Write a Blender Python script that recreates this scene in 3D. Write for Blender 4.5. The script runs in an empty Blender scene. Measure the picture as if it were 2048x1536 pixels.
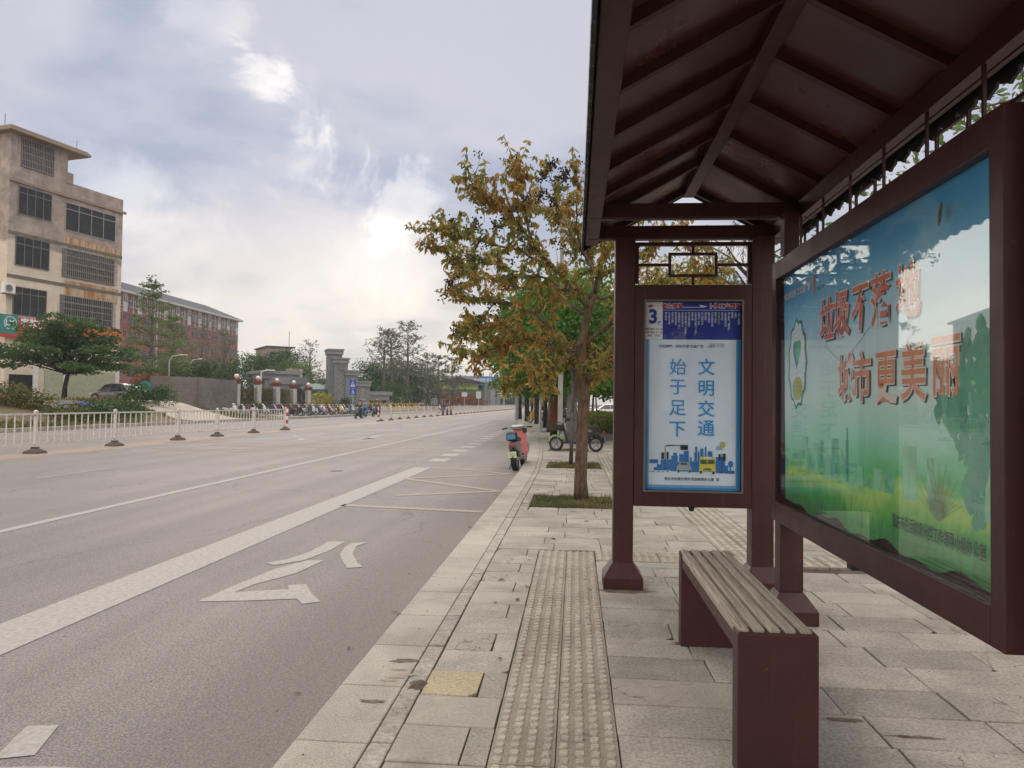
import bpy, bmesh, math, random
import numpy as np
from mathutils import Vector, Matrix
R_ = math.radians
SC = bpy.context.scene
COL = SC.collection
random.seed(7); rng = np.random.default_rng(7)
# ------------------------------------------------------------------ camera
F_PX, CH = 1480.0, 1.45            # focal length in photo pixels, eye height
def _basis():
    v = Vector((1150-1024, -(808-768), -F_PX)).normalized()      # road direction seen by the camera
    r = R_(0.6)
    u = Vector((math.sin(r), math.cos(r), 0)); u = (u - u.dot(v)*v).normalized()
    x = v.cross(u)
    return Matrix((x, v, u))       # camera -> world
CB = _basis()
cam = bpy.data.cameras.new('camera'); co = bpy.data.objects.new('camera', cam); COL.objects.link(co)
cam.sensor_width = 36.0; cam.lens = F_PX/2048*36.0; cam.clip_start = 0.05; cam.clip_end = 6000
co.matrix_world = Matrix.Translation((0, 0, CH)) @ CB.to_4x4()
SC.camera = co
def ray(px, py): return CB @ Vector((px-1024, -(py-768), -F_PX))
def G(px, py, z=0.0):              # where the photo's point lies on a level surface
    d = ray(px, py); t = (z-CH)/d.z; return Vector((d.x*t, d.y*t, z))
def A(px, py, Y):                  # the point at distance Y down the street
    d = ray(px, py); t = Y/d.y; return Vector((d.x*t, Y, CH+d.z*t))
# ------------------------------------------------------------------ render / view
SC.view_settings.view_transform = 'Standard'; SC.view_settings.look = 'None'
SC.view_settings.exposure = 0.53; SC.view_settings.gamma = 1.0
SC.cycles.max_bounces = 6; SC.cycles.transparent_max_bounces = 12
# ------------------------------------------------------------------ sky
SUN_DIR = ray(795, 395).normalized()
el = math.asin(SUN_DIR.z); az = math.atan2(SUN_DIR.x, SUN_DIR.y)
W = bpy.data.worlds.new('World'); SC.world = W; W.use_nodes = True
nt = W.node_tree; nt.nodes.clear()
def N(t, typ, **k):
    n = t.nodes.new(typ)
    for a, b in k.items(): setattr(n, a, b)
    return n
def L(t, a, b): t.links.new(a, b)
def MATH(t, op, a, b=None, c=None, clamp=False):
    n = N(t, 'ShaderNodeMath', operation=op, use_clamp=clamp)
    for i, x in enumerate((a, b, c)):
        if x is None: continue
        if isinstance(x, (int, float)): n.inputs[i].default_value = x
        else: L(t, x, n.inputs[i])
    return n.outputs[0]
def MIX(t, f, a, b, blend='MIX'):
    n = N(t, 'ShaderNodeMix', data_type='RGBA', blend_type=blend)
    for s, x in ((0, f), (6, a), (7, b)):
        if isinstance(x, (int, float)): n.inputs[s].default_value = x
        elif isinstance(x, (tuple, list)): n.inputs[s].default_value = (*x[:3], 1)
        else: L(t, x, n.inputs[s])
    return n.outputs[2]
def SMOOTH(t, x, a, b):
    n = N(t, 'ShaderNodeMapRange', interpolation_type='SMOOTHSTEP')
    L(t, x, n.inputs[0]); n.inputs[1].default_value = a; n.inputs[2].default_value = b
    return n.outputs[0]
tc = N(nt, 'ShaderNodeTexCoord'); D = tc.outputs['Generated']
sep = N(nt, 'ShaderNodeSeparateXYZ'); L(nt, D, sep.inputs[0])
dx, dy, dz = sep.outputs
zc = MATH(nt, 'MAXIMUM', dz, 0.0)
# flat cloud-layer coordinates: direction / (height + c)
den = MATH(nt, 'ADD', zc, 0.22)
cmb = N(nt, 'ShaderNodeCombineXYZ')
L(nt, MATH(nt, 'DIVIDE', dx, den), cmb.inputs[0]); L(nt, MATH(nt, 'DIVIDE', dy, den), cmb.inputs[1]); L(nt, MATH(nt, 'MULTIPLY', dz, 1.5), cmb.inputs[2])
def NOISE(t, vec, scale, detail=5, rough=.55, dist=0.0, w=None):
    n = N(t, 'ShaderNodeTexNoise'); L(t, vec, n.inputs['Vector'])
    n.inputs['Scale'].default_value = scale; n.inputs['Detail'].default_value = detail
    n.inputs['Roughness'].default_value = rough; n.inputs['Distortion'].default_value = dist
    return n.outputs['Fac']
n1 = NOISE(nt, cmb.outputs[0], 1.15, 6, .5, .35)
n2 = NOISE(nt, cmb.outputs[0], 3.2, 6, .5, .2)
n3 = NOISE(nt, D, 7.5, 10, .6, .5)
cl = MATH(nt, 'ADD', MATH(nt, 'MULTIPLY', n1, .75), MATH(nt, 'MULTIPLY', n2, .25))
cl = SMOOTH(nt, cl, .43, .58)
up = SMOOTH(nt, dz, .09, .29)
lowcol = MIX(nt, cl, (.545, .54, .56), (.73, .69, .655))
hicol = MIX(nt, cl, (.33, .385, .52), (.53, .53, .615))
skyc = MIX(nt, up, lowcol, hicol)
# openings in the cloud with the hidden sun behind them
def patch(px, py, rad_deg, soft, amt, nz):
    v = ray(px, py).normalized()
    c = N(nt, 'ShaderNodeVectorMath', operation='DOT_PRODUCT'); L(nt, D, c.inputs[0]); c.inputs[1].default_value = v
    ang = MATH(nt, 'ARCCOSINE', MATH(nt, 'MINIMUM', c.outputs['Value'], 1.0))
    ang = MATH(nt, 'ADD', ang, MATH(nt, 'MULTIPLY', MATH(nt, 'SUBTRACT', n3, .5), R_(nz)))
    m = N(nt, 'ShaderNodeMapRange', interpolation_type='SMOOTHSTEP'); L(nt, ang, m.inputs[0])
    m.inputs[1].default_value = R_(rad_deg+soft); m.inputs[2].default_value = R_(max(rad_deg-soft, 0)); 
    return MATH(nt, 'MULTIPLY', m.outputs[0], amt)
glow = None
for a in [(795, 405, 1.9, .9, .22, 15), (790, 500, 3.0, 3.4, .10, 17), (640, 520, 5.0, 5.0, .07, 18), (543, 165, .9, 1.0, .30, 15), (598, 250, .9, 1.5, .20, 16),
          (612, 325, 1.3, 1.8, .17, 16), (662, 372, 1.1, 1.4, .17, 16), (700, 380, 5.0, 5.0, .03, 18), (560, 200, 2.4, 2.4, .07, 14), (430, 5, 1.2, 2.0, .13, 12), (130, 15, 1.8, 2.6, .07, 12),
          (215, 365, 2.4, 2.4, .15, 18), (290, 450, 3.6, 3.6, .12, 18), (1385, 400, 2.2, 2.5, .2, 6), (800, 640, 5, 5, .03, 20)]:
    p = patch(*a); glow = p if glow is None else MATH(nt, 'ADD', glow, p)
warm = MIX(nt, 1.0, (0, 0, 0), (1.0, .90, .76))
gc = N(nt, 'ShaderNodeVectorMath', operation='SCALE'); gc.inputs[0].default_value = (1.0, .87, .66); L(nt, glow, gc.inputs['Scale'])
ad = N(nt, 'ShaderNodeVectorMath', operation='ADD'); L(nt, skyc, ad.inputs[0]); L(nt, gc.outputs[0], ad.inputs[1])
# overcast sky, brighter overhead; unseen zenith and rear raised as added fill light
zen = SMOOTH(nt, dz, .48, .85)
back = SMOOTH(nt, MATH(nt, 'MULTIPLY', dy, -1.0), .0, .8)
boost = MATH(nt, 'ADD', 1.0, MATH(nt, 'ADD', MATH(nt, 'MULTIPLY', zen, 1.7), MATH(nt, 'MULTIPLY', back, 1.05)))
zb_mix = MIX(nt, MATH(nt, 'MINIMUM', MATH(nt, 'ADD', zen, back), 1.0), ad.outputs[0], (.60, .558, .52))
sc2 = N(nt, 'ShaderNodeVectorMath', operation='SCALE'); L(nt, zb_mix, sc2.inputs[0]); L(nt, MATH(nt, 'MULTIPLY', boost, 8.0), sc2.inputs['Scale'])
sky = N(nt, 'ShaderNodeTexSky', sky_type='NISHITA', sun_disc=False); sky.sun_elevation = el; sky.sun_rotation = az
sky.dust_density = 1.0
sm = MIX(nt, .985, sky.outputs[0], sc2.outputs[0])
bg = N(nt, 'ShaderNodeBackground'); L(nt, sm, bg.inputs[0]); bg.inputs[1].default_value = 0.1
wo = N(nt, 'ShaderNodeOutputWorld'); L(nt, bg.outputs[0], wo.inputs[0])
# ------------------------------------------------------------------ sun (veiled)
sl = bpy.data.lights.new('sun', 'SUN'); so = bpy.data.objects.new('sun', sl); COL.objects.link(so)
sl.energy = .9; sl.angle = R_(45); sl.color = (1.0, .93, .82)
so.rotation_euler = (-SUN_DIR).to_track_quat('-Z', 'Y').to_euler(); so.location = (-8, 20, 30)

# ------------------------------------------------------------------ materials
MATS = {}
def mat(name, col, rough=.6, n=None, amt=.15, bump=0, bscale=None, metal=0, coat=0, col2=None, isl=0, spec=.5, trans=0, tex='Object', stretch=None, emis=None):
    """procedural surface: base colour broken up by noise, a bump, and a shade of its own per piece (isl)"""
    if name in MATS: return MATS[name]
    m = bpy.data.materials.new(name); m.use_nodes = True; MATS[name] = m
    t = m.node_tree; b = t.nodes['Principled BSDF']; out = t.nodes['Material Output']
    b.inputs['Roughness'].default_value = rough; b.inputs['Metallic'].default_value = metal
    b.inputs['Coat Weight'].default_value = coat; b.inputs['Coat Roughness'].default_value = .08
    b.inputs['Specular IOR Level'].default_value = spec
    c = N(t, 'ShaderNodeTexCoord').outputs[tex]
    if stretch:
        mp = N(t, 'ShaderNodeMapping'); L(t, c, mp.inputs[0]); mp.inputs['Scale'].default_value = stretch; c = mp.outputs[0]
    cc = tuple(col)
    out_c = None
    if n:
        f = NOISE(t, c, n, 6, .6)
        f = SMOOTH(t, f, .3, .7)
        c2 = col2 if col2 else tuple(x*(1-amt*1.6) for x in col)
        out_c = MIX(t, f, c2, cc)
        rr = N(t, 'ShaderNodeMapRange'); L(t, f, rr.inputs[0]); rr.inputs[3].default_value = min(1, rough+.08); rr.inputs[4].default_value = max(.02, rough-.05)
        L(t, rr.outputs[0], b.inputs['Roughness'])
    if isl:
        g = N(t, 'ShaderNodeNewGeometry').outputs['Random Per Island']
        k = N(t, 'ShaderNodeMapRange'); L(t, g, k.inputs[0]); k.inputs[3].default_value = 1-isl; k.inputs[4].default_value = 1+isl
        hv = N(t, 'ShaderNodeHueSaturation')
        if out_c is None: hv.inputs['Color'].default_value = (*cc, 1)
        else: L(t, out_c, hv.inputs['Color'])
        L(t, k.outputs[0], hv.inputs['Value']); out_c = hv.outputs[0]
    if out_c is None: b.inputs['Base Color'].default_value = (*cc, 1)
    else: L(t, out_c, b.inputs['Base Color'])
    if bump:
        bn = N(t, 'ShaderNodeBump'); bn.inputs['Strength'].default_value = 1; bn.inputs['Distance'].default_value = bump
        L(t, NOISE(t, c, bscale or (n or 10)*3, 5, .6), bn.inputs['Height']); L(t, bn.outputs[0], b.inputs['Normal'])
    if emis:
        b.inputs['Emission Color'].default_value = (*emis[0], 1); b.inputs['Emission Strength'].default_value = emis[1]
    return m
def leafmat(name, ramp, trans=.35, nscale=.6, rough=.5):
    m = bpy.data.materials.new(name); m.use_nodes = True; MATS[name] = m
    t = m.node_tree; b = t.nodes['Principled BSDF']; out = t.nodes['Material Output']
    g = N(t, 'ShaderNodeNewGeometry').outputs['Random Per Island']
    c = N(t, 'ShaderNodeTexCoord').outputs['Object']
    f = SMOOTH(t, NOISE(t, c, nscale, 3, .5), .3, .7)
    f = MATH(t, 'ADD', MATH(t, 'MULTIPLY', g, .6), MATH(t, 'MULTIPLY', f, .4))
    r = N(t, 'ShaderNodeValToRGB'); L(t, f, r.inputs[0])
    els = r.color_ramp.elements
    for i, (p, col) in enumerate(ramp):
        e = els[i] if i < 2 else els.new(p)
        e.position = p; e.color = (*col, 1)
    L(t, r.outputs[0], b.inputs['Base Color']); b.inputs['Roughness'].default_value = rough
    b.inputs['Specular IOR Level'].default_value = .3
    tr = N(t, 'ShaderNodeBsdfTranslucent')
    hs = N(t, 'ShaderNodeHueSaturation'); L(t, r.outputs[0], hs.inputs['Color']); hs.inputs['Value'].default_value = 1.5; hs.inputs['Saturation'].default_value = 1.1
    L(t, hs.outputs[0], tr.inputs[0])
    mx = N(t, 'ShaderNodeMixShader'); mx.inputs[0].default_value = trans
    L(t, b.outputs[0], mx.inputs[1]); L(t, tr.outputs[0], mx.inputs[2]); L(t, mx.outputs[0], out.inputs[0])
    return m
def glassmat(name, tint=(.8, .85, .85), amt=.12, fac=1.0, maxr=.5):
    """a real pane: lets the view through and mirrors by the angle it is seen at"""
    m = bpy.data.materials.new(name); m.use_nodes = True; MATS[name] = m
    t = m.node_tree; t.nodes.remove(t.nodes['Principled BSDF']); out = t.nodes['Material Output']
    tr = N(t, 'ShaderNodeBsdfTransparent'); tr.inputs[0].default_value = (*tint, 1)
    gl = N(t, 'ShaderNodeBsdfGlossy'); gl.inputs['Roughness'].default_value = .015; gl.inputs[0].default_value = (1, 1, 1, 1)
    fr = N(t, 'ShaderNodeFresnel'); fr.inputs[0].default_value = 1.5
    f = MATH(t, 'MINIMUM', MATH(t, 'ADD', MATH(t, 'MULTIPLY', fr.outputs[0], fac), amt), maxr)
    mx = N(t, 'ShaderNodeMixShader'); L(t, f, mx.inputs[0]); L(t, tr.outputs[0], mx.inputs[1]); L(t, gl.outputs[0], mx.inputs[2]); L(t, mx.outputs[0], out.inputs[0])
    return m
# ------------------------------------------------------------------ mesh helpers
REL = set()
def isrel(o):
    while o.parent is not None: o = o.parent
    return o.name in REL
class MB:
    def __init__(s): s.v = []; s.f = []; s.m = []; s.uv = None
    def add(s, vs, fs, mi=0):
        o = len(s.v); s.v += [tuple(x) for x in vs]; s.f += [tuple(i+o for i in f) for f in fs]; s.m += [mi]*len(fs); return s
    def box(s, c, d, rz=0, mi=0, M=None, taper=None):
        hx, hy, hz = d[0]/2, d[1]/2, d[2]/2
        vs = [Vector((x, y, z)) for z in (-hz, hz) for y in (-hy, hy) for x in (-hx, hx)]
        if taper:
            for i in range(4, 8): vs[i].x *= taper[0]; vs[i].y *= taper[1]
        if rz: rm = Matrix.Rotation(rz, 3, 'Z'); vs = [rm @ v for v in vs]
        if M is not None: vs = [M @ v for v in vs]
        c = Vector(c); vs = [v+c for v in vs]
        return s.add(vs, [(0, 2, 3, 1), (4, 5, 7, 6), (0, 1, 5, 4), (2, 6, 7, 3), (0, 4, 6, 2), (1, 3, 7, 5)], mi)
    def b2(s, lo, hi, mi=0):
        return s.box([(a+b)/2 for a, b in zip(lo, hi)], [abs(b-a) for a, b in zip(lo, hi)], mi=mi)
    def bar(s, p0, p1, w, h, mi=0, up=(0, 0, 1)):
        p0 = Vector(p0); p1 = Vector(p1); d = p1-p0; l = d.length; d.normalize()
        u = Vector(up); sx = d.cross(u)
        if sx.length < 1e-4: sx = d.cross(Vector((0, 1, 0)))
        sx.normalize(); u = sx.cross(d)
        M = Matrix((sx, d, u)).transposed()
        return s.box((p0+p1)/2, (w, l, h), M=M, mi=mi)
    def tube(s, pts, rad, n=8, mi=0, cap=True):
        pts = [Vector(p) for p in pts]
        if isinstance(rad, (int, float)): rad = [rad]*len(pts)
        vs = []; fs = []; ref = None
        for i, p in enumerate(pts):
            d = (pts[min(i+1, len(pts)-1)]-pts[max(i-1, 0)])
            if d.length < 1e-9: d = Vector((0, 0, 1))
            d.normalize()
            if ref is None: ref = d.orthogonal().normalized()
            a = (ref-ref.dot(d)*d)
            if a.length < 1e-4: a = d.orthogonal()
            a.normalize(); ref = a; b = d.cross(a)
            for k in range(n):
                t = 2*math.pi*k/n; vs.append(p+(a*math.cos(t)+b*math.sin(t))*rad[i])
        for i in range(len(pts)-1):
            for k in range(n):
                k2 = (k+1) % n; fs.append((i*n+k, i*n+k2, (i+1)*n+k2, (i+1)*n+k))
        if cap: fs.append(tuple(range(n-1, -1, -1))); fs.append(tuple((len(pts)-1)*n+k for k in range(n)))
        return s.add(vs, fs, mi)
    def cyl(s, p0, p1, r0, r1=None, n=12, mi=0): return s.tube([p0, p1], [r0, r0 if r1 is None else r1], n, mi)
    def lathe(s, prof, c=(0, 0, 0), n=16, mi=0):
        c = Vector(c); vs = []; fs = []
        for r, z in prof:
            for k in range(n): a = 2*math.pi*k/n; vs.append(c+Vector((r*math.cos(a), r*math.sin(a), z)))
        for i in range(len(prof)-1):
            for k in range(n): k2 = (k+1) % n; fs.append((i*n+k, i*n+k2, (i+1)*n+k2, (i+1)*n+k))
        fs.append(tuple(range(n-1, -1, -1))); fs.append(tuple((len(prof)-1)*n+k for k in range(n)))
        return s.add(vs, fs, mi)
    def ball(s, c, r, n=10, mi=0, sq=(1, 1, 1)):
        c = Vector(c); rings = max(4, n//2); vs = []; fs = []
        for i in range(rings+1):
            ph = math.pi*i/rings
            for k in range(n):
                a = 2*math.pi*k/n; vs.append(c+Vector((math.sin(ph)*math.cos(a)*r*sq[0], math.sin(ph)*math.sin(a)*r*sq[1], math.cos(ph)*r*sq[2])))
        for i in range(rings):
            for k in range(n): k2 = (k+1) % n; fs.append((i*n+k, (i+1)*n+k, (i+1)*n+k2, i*n+k2))
        return s.add(vs, fs, mi)
    def prism(s, poly, fn, t0, t1, mi=0):
        """poly of 2-D points, fn(u, v, t) -> 3-D"""
        n = len(poly); vs = [fn(u, v, t0) for u, v in poly]+[fn(u, v, t1) for u, v in poly]
        fs = [tuple(range(n-1, -1, -1)), tuple(range(n, 2*n))]+[(i, (i+1) % n, (i+1) % n+n, i+n) for i in range(n)]
        return s.add(vs, fs, mi)
    def quad(s, pts, mi=0): return s.add(pts, [tuple(range(len(pts)))], mi)
    def build(s, name, mats, parent=None, loc=None, smooth=False, bevel=0, sub=0, local=False, rz=0):
        me = bpy.data.meshes.new(name)
        vs = s.v
        if parent is not None and not local and not isrel(parent):
            o3 = root_loc(parent); vs = [(a-o3[0], b-o3[1], c-o3[2]) for a, b, c in vs]
        elif parent is None and loc is not None and not local:
            vs = [(a-loc[0], b-loc[1], c-loc[2]) for a, b, c in vs]
        me.from_pydata(vs, [], s.f); 
        if not isinstance(mats, (list, tuple)): mats = [mats]
        for m in mats: me.materials.append(m if not isinstance(m, str) else MATS[m])
        if any(s.m): me.polygons.foreach_set('material_index', s.m)
        bm = bmesh.new(); bm.from_mesh(me); bmesh.ops.recalc_face_normals(bm, faces=bm.faces); bm.to_mesh(me); bm.free()
        if smooth: me.polygons.foreach_set('use_smooth', [True]*len(me.polygons))
        me.update()
        o = bpy.data.objects.new(name, me); COL.objects.link(o)
        if parent is not None: o.parent = parent
        elif loc is not None: o.location = loc
        if rz: o.rotation_euler.z = rz
        if bevel:
            b = o.modifiers.new('bevel', 'BEVEL'); b.width = bevel; b.segments = 2; b.limit_method = 'ANGLE'; b.angle_limit = R_(40); b.harden_normals = False
        if sub:
            b = o.modifiers.new('sub', 'SUBSURF'); b.levels = sub; b.render_levels = sub
        return o
def root_loc(o):
    l = Vector(o.location); p = o.parent
    while p is not None: l = l+Vector(p.location); p = p.parent
    return l
def tag(o, label=None, cat=None, group=None, kind=None):
    if label: o['label'] = label
    if cat: o['category'] = cat
    if group: o['group'] = group
    if kind: o['kind'] = kind
    return o
def thing(name, loc, label, cat, group=None, rz=0, rel=False):
    o = bpy.data.objects.new(name, None); COL.objects.link(o); o.location = loc; o.rotation_euler.z = rz; o.empty_display_size = .2
    if rel: REL.add(o.name)
    return tag(o, label, cat, group)
def struct(mb, name, mats, **k): o = mb.build(name, mats, **k); o['kind'] = 'structure'; return o
def kids(o): return [c for c in bpy.data.objects if c.parent == o]
KID = {}
def snapshot(o):
    KID[o.name] = [(c, [(g) for g in kids(c)]) for c in kids(o)]
def dup(o, loc, rz, label, group=None, swap=None, scale=1):
    """a copy of a thing with its parts and sub-parts; swap maps a material to another"""
    r = o.copy(); COL.objects.link(r); r.location = loc; r.rotation_euler = (0, 0, rz); r.scale = (scale,)*3; r['label'] = label
    if group: r['group'] = group
    def fix(c):
        if swap:
            for sl_ in c.material_slots:
                if sl_.material and sl_.material.name in swap: 
                    new = MATS[swap[sl_.material.name]]; sl_.link = 'OBJECT'; sl_.material = new
    for c, gs in KID[o.name]:
        cc = c.copy(); COL.objects.link(cc); cc.parent = r; fix(cc)
        for g in gs: gg = g.copy(); COL.objects.link(gg); gg.parent = cc; fix(gg)
    return r
def text(body, size, m, parent, origin, ux=(1, 0, 0), uy=(0, 0, 1), off=0.0, align='CENTER', name='lettering', xs=1.0, shear=0, ls=None, z=0.0, ext=0.0, line=None, fitw=None):
    """flat lettering as a mesh; origin is its centre (or left end) in world coordinates"""
    cu = bpy.data.curves.new('t', 'FONT'); cu.body = body; cu.size = size; cu.align_x = align; cu.align_y = 'CENTER'; cu.offset = off; cu.shear = shear; cu.extrude = ext
    cu.resolution_u = 3
    if ls: cu.space_character = ls
    if line: cu.space_line = line
    to = bpy.data.objects.new('t', cu); COL.objects.link(to)
    dg = bpy.context.evaluated_depsgraph_get(); me = bpy.data.meshes.new_from_object(to.evaluated_get(dg))
    bpy.data.objects.remove(to); bpy.data.curves.remove(cu)
    if fitw: w_ = max(v.co.x for v in me.vertices)-min(v.co.x for v in me.vertices); k_ = fitw/w_; xs = k_; uy = Vector(uy)
    ux = Vector(ux).normalized(); uy = Vector(uy).normalized(); nn = ux.cross(uy)
    o0 = Vector(origin)-root_loc(parent) if not isrel(parent) else Vector(origin)
    for v in me.vertices: v.co = o0+ux*v.co.x*xs+uy*v.co.y+nn*(z+v.co.z)
    me.materials.clear(); me.materials.append(MATS[m] if isinstance(m, str) else m)
    for p in me.polygons: p.material_index = 0
    me.update(); me.name = name
    o = bpy.data.objects.new(name, me); COL.objects.link(o); o.parent = parent
    return o
def polys(items, parent, name, fn, z=0.0, dz=.0006):
    """flat printed shapes: [(material, [(u,v)...]), ...] laid one above the other; fn(u,v,h)->world"""
    mb = MB(); mats = []; h = z
    for m, pl in items:
        if m not in mats: mats.append(m)
        mb.add([fn(u, v, h) for u, v in pl], [tuple(range(len(pl)))], mats.index(m)); h += dz
    return mb.build(name, [MATS[m] for m in mats], parent)
def rect(a, b, c, d): return [(a, b), (c, b), (c, d), (a, d)]
def disc(x, y, r, n=20, ry=None): return [(x+r*math.cos(2*math.pi*k/n), y+(ry or r)*math.sin(2*math.pi*k/n)) for k in range(n)]

# general colours
def worn_paint():
    m = bpy.data.materials.new('brown_metal'); m.use_nodes = True; MATS['brown_metal'] = m
    t = m.node_tree; b = t.nodes['Principled BSDF']; c = N(t, 'ShaderNodeTexCoord').outputs['Object']
    f = SMOOTH(t, NOISE(t, c, 1.7, 6, .6), .3, .7)
    base = MIX(t, f, (.042, .0125, .0115), (.064, .0175, .0165))
    mp = N(t, 'ShaderNodeMapping'); L(t, c, mp.inputs[0]); mp.inputs['Scale'].default_value = (14, 14, .9)
    st = SMOOTH(t, NOISE(t, mp.outputs[0], 1, 6, .65), .55, .75)
    base = MIX(t, MATH(t, 'MULTIPLY', st, .35), base, (.105, .062, .055))
    du = SMOOTH(t, NOISE(t, c, 42, 6, .75, .6), .60, .72)
    base = MIX(t, MATH(t, 'MULTIPLY', du, .45), base, (.14, .09, .078))
    L(t, base, b.inputs['Base Color']); b.inputs['Specular IOR Level'].default_value = .4
    r = N(t, 'ShaderNodeMapRange'); L(t, NOISE(t, c, 5, 5, .7), r.inputs[0]); r.inputs[3].default_value = .28; r.inputs[4].default_value = .62; L(t, r.outputs[0], b.inputs['Roughness'])
    bn = N(t, 'ShaderNodeBump'); bn.inputs['Distance'].default_value = .0005; L(t, NOISE(t, c, 260, 4, .6), bn.inputs['Height']); L(t, bn.outputs[0], b.inputs['Normal'])
worn_paint()
mat('brown_dark', (.040, .016, .016), .5, 3.0, .25)
mat('soffit', (.105, .036, .029), .30, 1.5, .25, bump=.0015, bscale=2.2)
mat('roof_tile', (.03, .03, .034), .6, 6, .3)
mat('black', (.014, .014, .015), .5, 20, .2)
mat('rubber', (.02, .02, .021), .75, 30, .25)
mat('chrome', (.55, .55, .56), .25, 10, .1, metal=1)
mat('silver', (.45, .46, .48), .35, 12, .1, metal=.6)
mat('white_paint', (.74, .73, .71), .45, 8, .12, bump=.0004)
mat('white', (.78, .78, .76), .5, 8, .06)
mat('red', (.52, .035, .03), .45, 8, .12)
mat('red_light', (.5, .02, .02), .25)
mat('grey_plastic', (.23, .23, .24), .5, 12, .12)
mat('concrete', (.36, .34, .31), .85, 2.5, .16, bump=.004, bscale=14)
# ================================================================== THE SETTING
RZ = -0.12                         # road level; the pavement is 0
def sst(x, a, b):
    t = min(1, max(0, (x-a)/(b-a))); return t*t*(3-2*t)
FK = lambda y: -24.6+0.045*max(0, min(y, 110)-40)      # far kerb line
def hgt(x, y):                     # terrain height
    fk = FK(y)
    if x > fk: return RZ
    d = fk-x
    flat = sst(y, 53, 62)
    bank = 1.26*sst(d, 1.2, 7.5)*(1-flat)+flat*(0.0+.35*sst(d, 8.5, 9.5))
    far = 1.0*sst(d, 14, 60)
    bump_ = .10*math.sin(x*1.3+y*.7)*math.sin(y*.9-x*.4)*sst(d, 1.5, 4)*(1-sst(d, 6, 8))*(1-flat)
    return .03+bank+far+bump_
def T(px, py):                     # where a photo point meets the terrain beyond the far kerb
    d = ray(px, py).normalized(); t = 20.0
    while t < 400:
        p = Vector((0, 0, CH))+d*t
        if p.x < FK(p.y) and p.z <= hgt(p.x, p.y): return Vector((p.x, p.y, hgt(p.x, p.y)))
        t += .1
    return Vector((0, 0, CH))+d*60
def P(x, y): return Vector((x, y, hgt(x, y)))
# --- terrain beyond the far kerb (one sheet running to the horizon)
def asphalt():
    m = bpy.data.materials.new('asphalt'); m.use_nodes = True; MATS['asphalt'] = m
    t = m.node_tree; b = t.nodes['Principled BSDF']
    c = N(t, 'ShaderNodeTexCoord').outputs['Object']
    big = SMOOTH(t, NOISE(t, c, .22, 4, .6), .3, .7)
    mp = N(t, 'ShaderNodeMapping'); L(t, c, mp.inputs[0]); mp.inputs['Scale'].default_value = (1.3, .035, 1)
    lane = SMOOTH(t, NOISE(t, mp.outputs[0], 1.0, 4, .6), .3, .7)
    grit = NOISE(t, c, 85, 4, .8)
    g2 = N(t, 'ShaderNodeTexVoronoi'); L(t, c, g2.inputs['Vector']); g2.inputs['Scale'].default_value = 58
    grain = SMOOTH(t, grit, .36, .66)
    chips = SMOOTH(t, g2.outputs['Distance'], .28, .05)
    base = MIX(t, big, (.225, .204, .190), (.29, .265, .247))
    base = MIX(t, MATH(t, 'MULTIPLY', lane, .55), base, (.165, .147, .136))
    base = MIX(t, 1.0, base, MIX(t, grain, (.52, .52, .52), (1.38, 1.37, 1.36)), 'MULTIPLY')
    base = MIX(t, MATH(t, 'MULTIPLY', chips, .28), base, (.42, .40, .38))
    # dark dusty stain along the kerb and brown dust along the railing
    s = N(t, 'ShaderNodeSeparateXYZ'); L(t, c, s.inputs[0])
    kb = MATH(t, 'MULTIPLY', SMOOTH(t, MATH(t, 'ADD', s.outputs[0], MATH(t, 'MULTIPLY', big, .5)), -2.1, -1.2), .35)
    base = MIX(t, kb, base, (.15, .115, .10))
    dd = MATH(t, 'ABSOLUTE', MATH(t, 'ADD', s.outputs[0], 14.9))
    db = MATH(t, 'MULTIPLY', SMOOTH(t, MATH(t, 'ADD', dd, MATH(t, 'MULTIPLY', lane, .9)), 1.7, .3), .6)
    base = MIX(t, db, base, (.40, .28, .20))
    od = N(t, 'ShaderNodeTexVoronoi'); L(t, c, od.inputs['Vector']); od.inputs['Scale'].default_value = .8; spots = SMOOTH(t, MATH(t, 'ADD', od.outputs['Distance'], MATH(t, 'MULTIPLY', NOISE(t, c, 6, 5, .7), .12)), .13, .085)
    base = MIX(t, MATH(t, 'MULTIPLY', spots, .45), base, (.085, .075, .068))
    # fine cracks
    v = N(t, 'ShaderNodeTexVoronoi', feature='DISTANCE_TO_EDGE'); 
    mp2 = N(t, 'ShaderNodeMapping'); L(t, c, mp2.inputs[0]); mp2.inputs['Scale'].default_value = (.22, .12, 1)
    wv = N(t, 'ShaderNodeVectorMath', operation='ADD'); L(t, mp2.outputs[0], wv.inputs[0])
    nz = N(t, 'ShaderNodeTexNoise'); L(t, c, nz.inputs['Vector']); nz.inputs['Scale'].default_value = .9; nz.inputs['Detail'].default_value = 5
    sc_ = N(t, 'ShaderNodeVectorMath', operation='SCALE'); L(t, nz.outputs['Color'], sc_.inputs[0]); sc_.inputs['Scale'].default_value = .35
    L(t, sc_.outputs[0], wv.inputs[1]); L(t, wv.outputs[0], v.inputs['Vector']); v.inputs['Scale'].default_value = 1
    cr = MATH(t, 'MULTIPLY', SMOOTH(t, v.outputs['Distance'], .0045, .0008), .5)
    base = MIX(t, cr, base, (.07, .065, .06))
    L(t, base, b.inputs['Base Color']); b.inputs['Roughness'].default_value = .72; b.inputs['Specular IOR Level'].default_value = .38
    bn = N(t, 'ShaderNodeBump'); bn.inputs['Distance'].default_value = .004; L(t, grit, bn.inputs['Height']); L(t, bn.outputs[0], b.inputs['Normal'])
asphalt()
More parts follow.
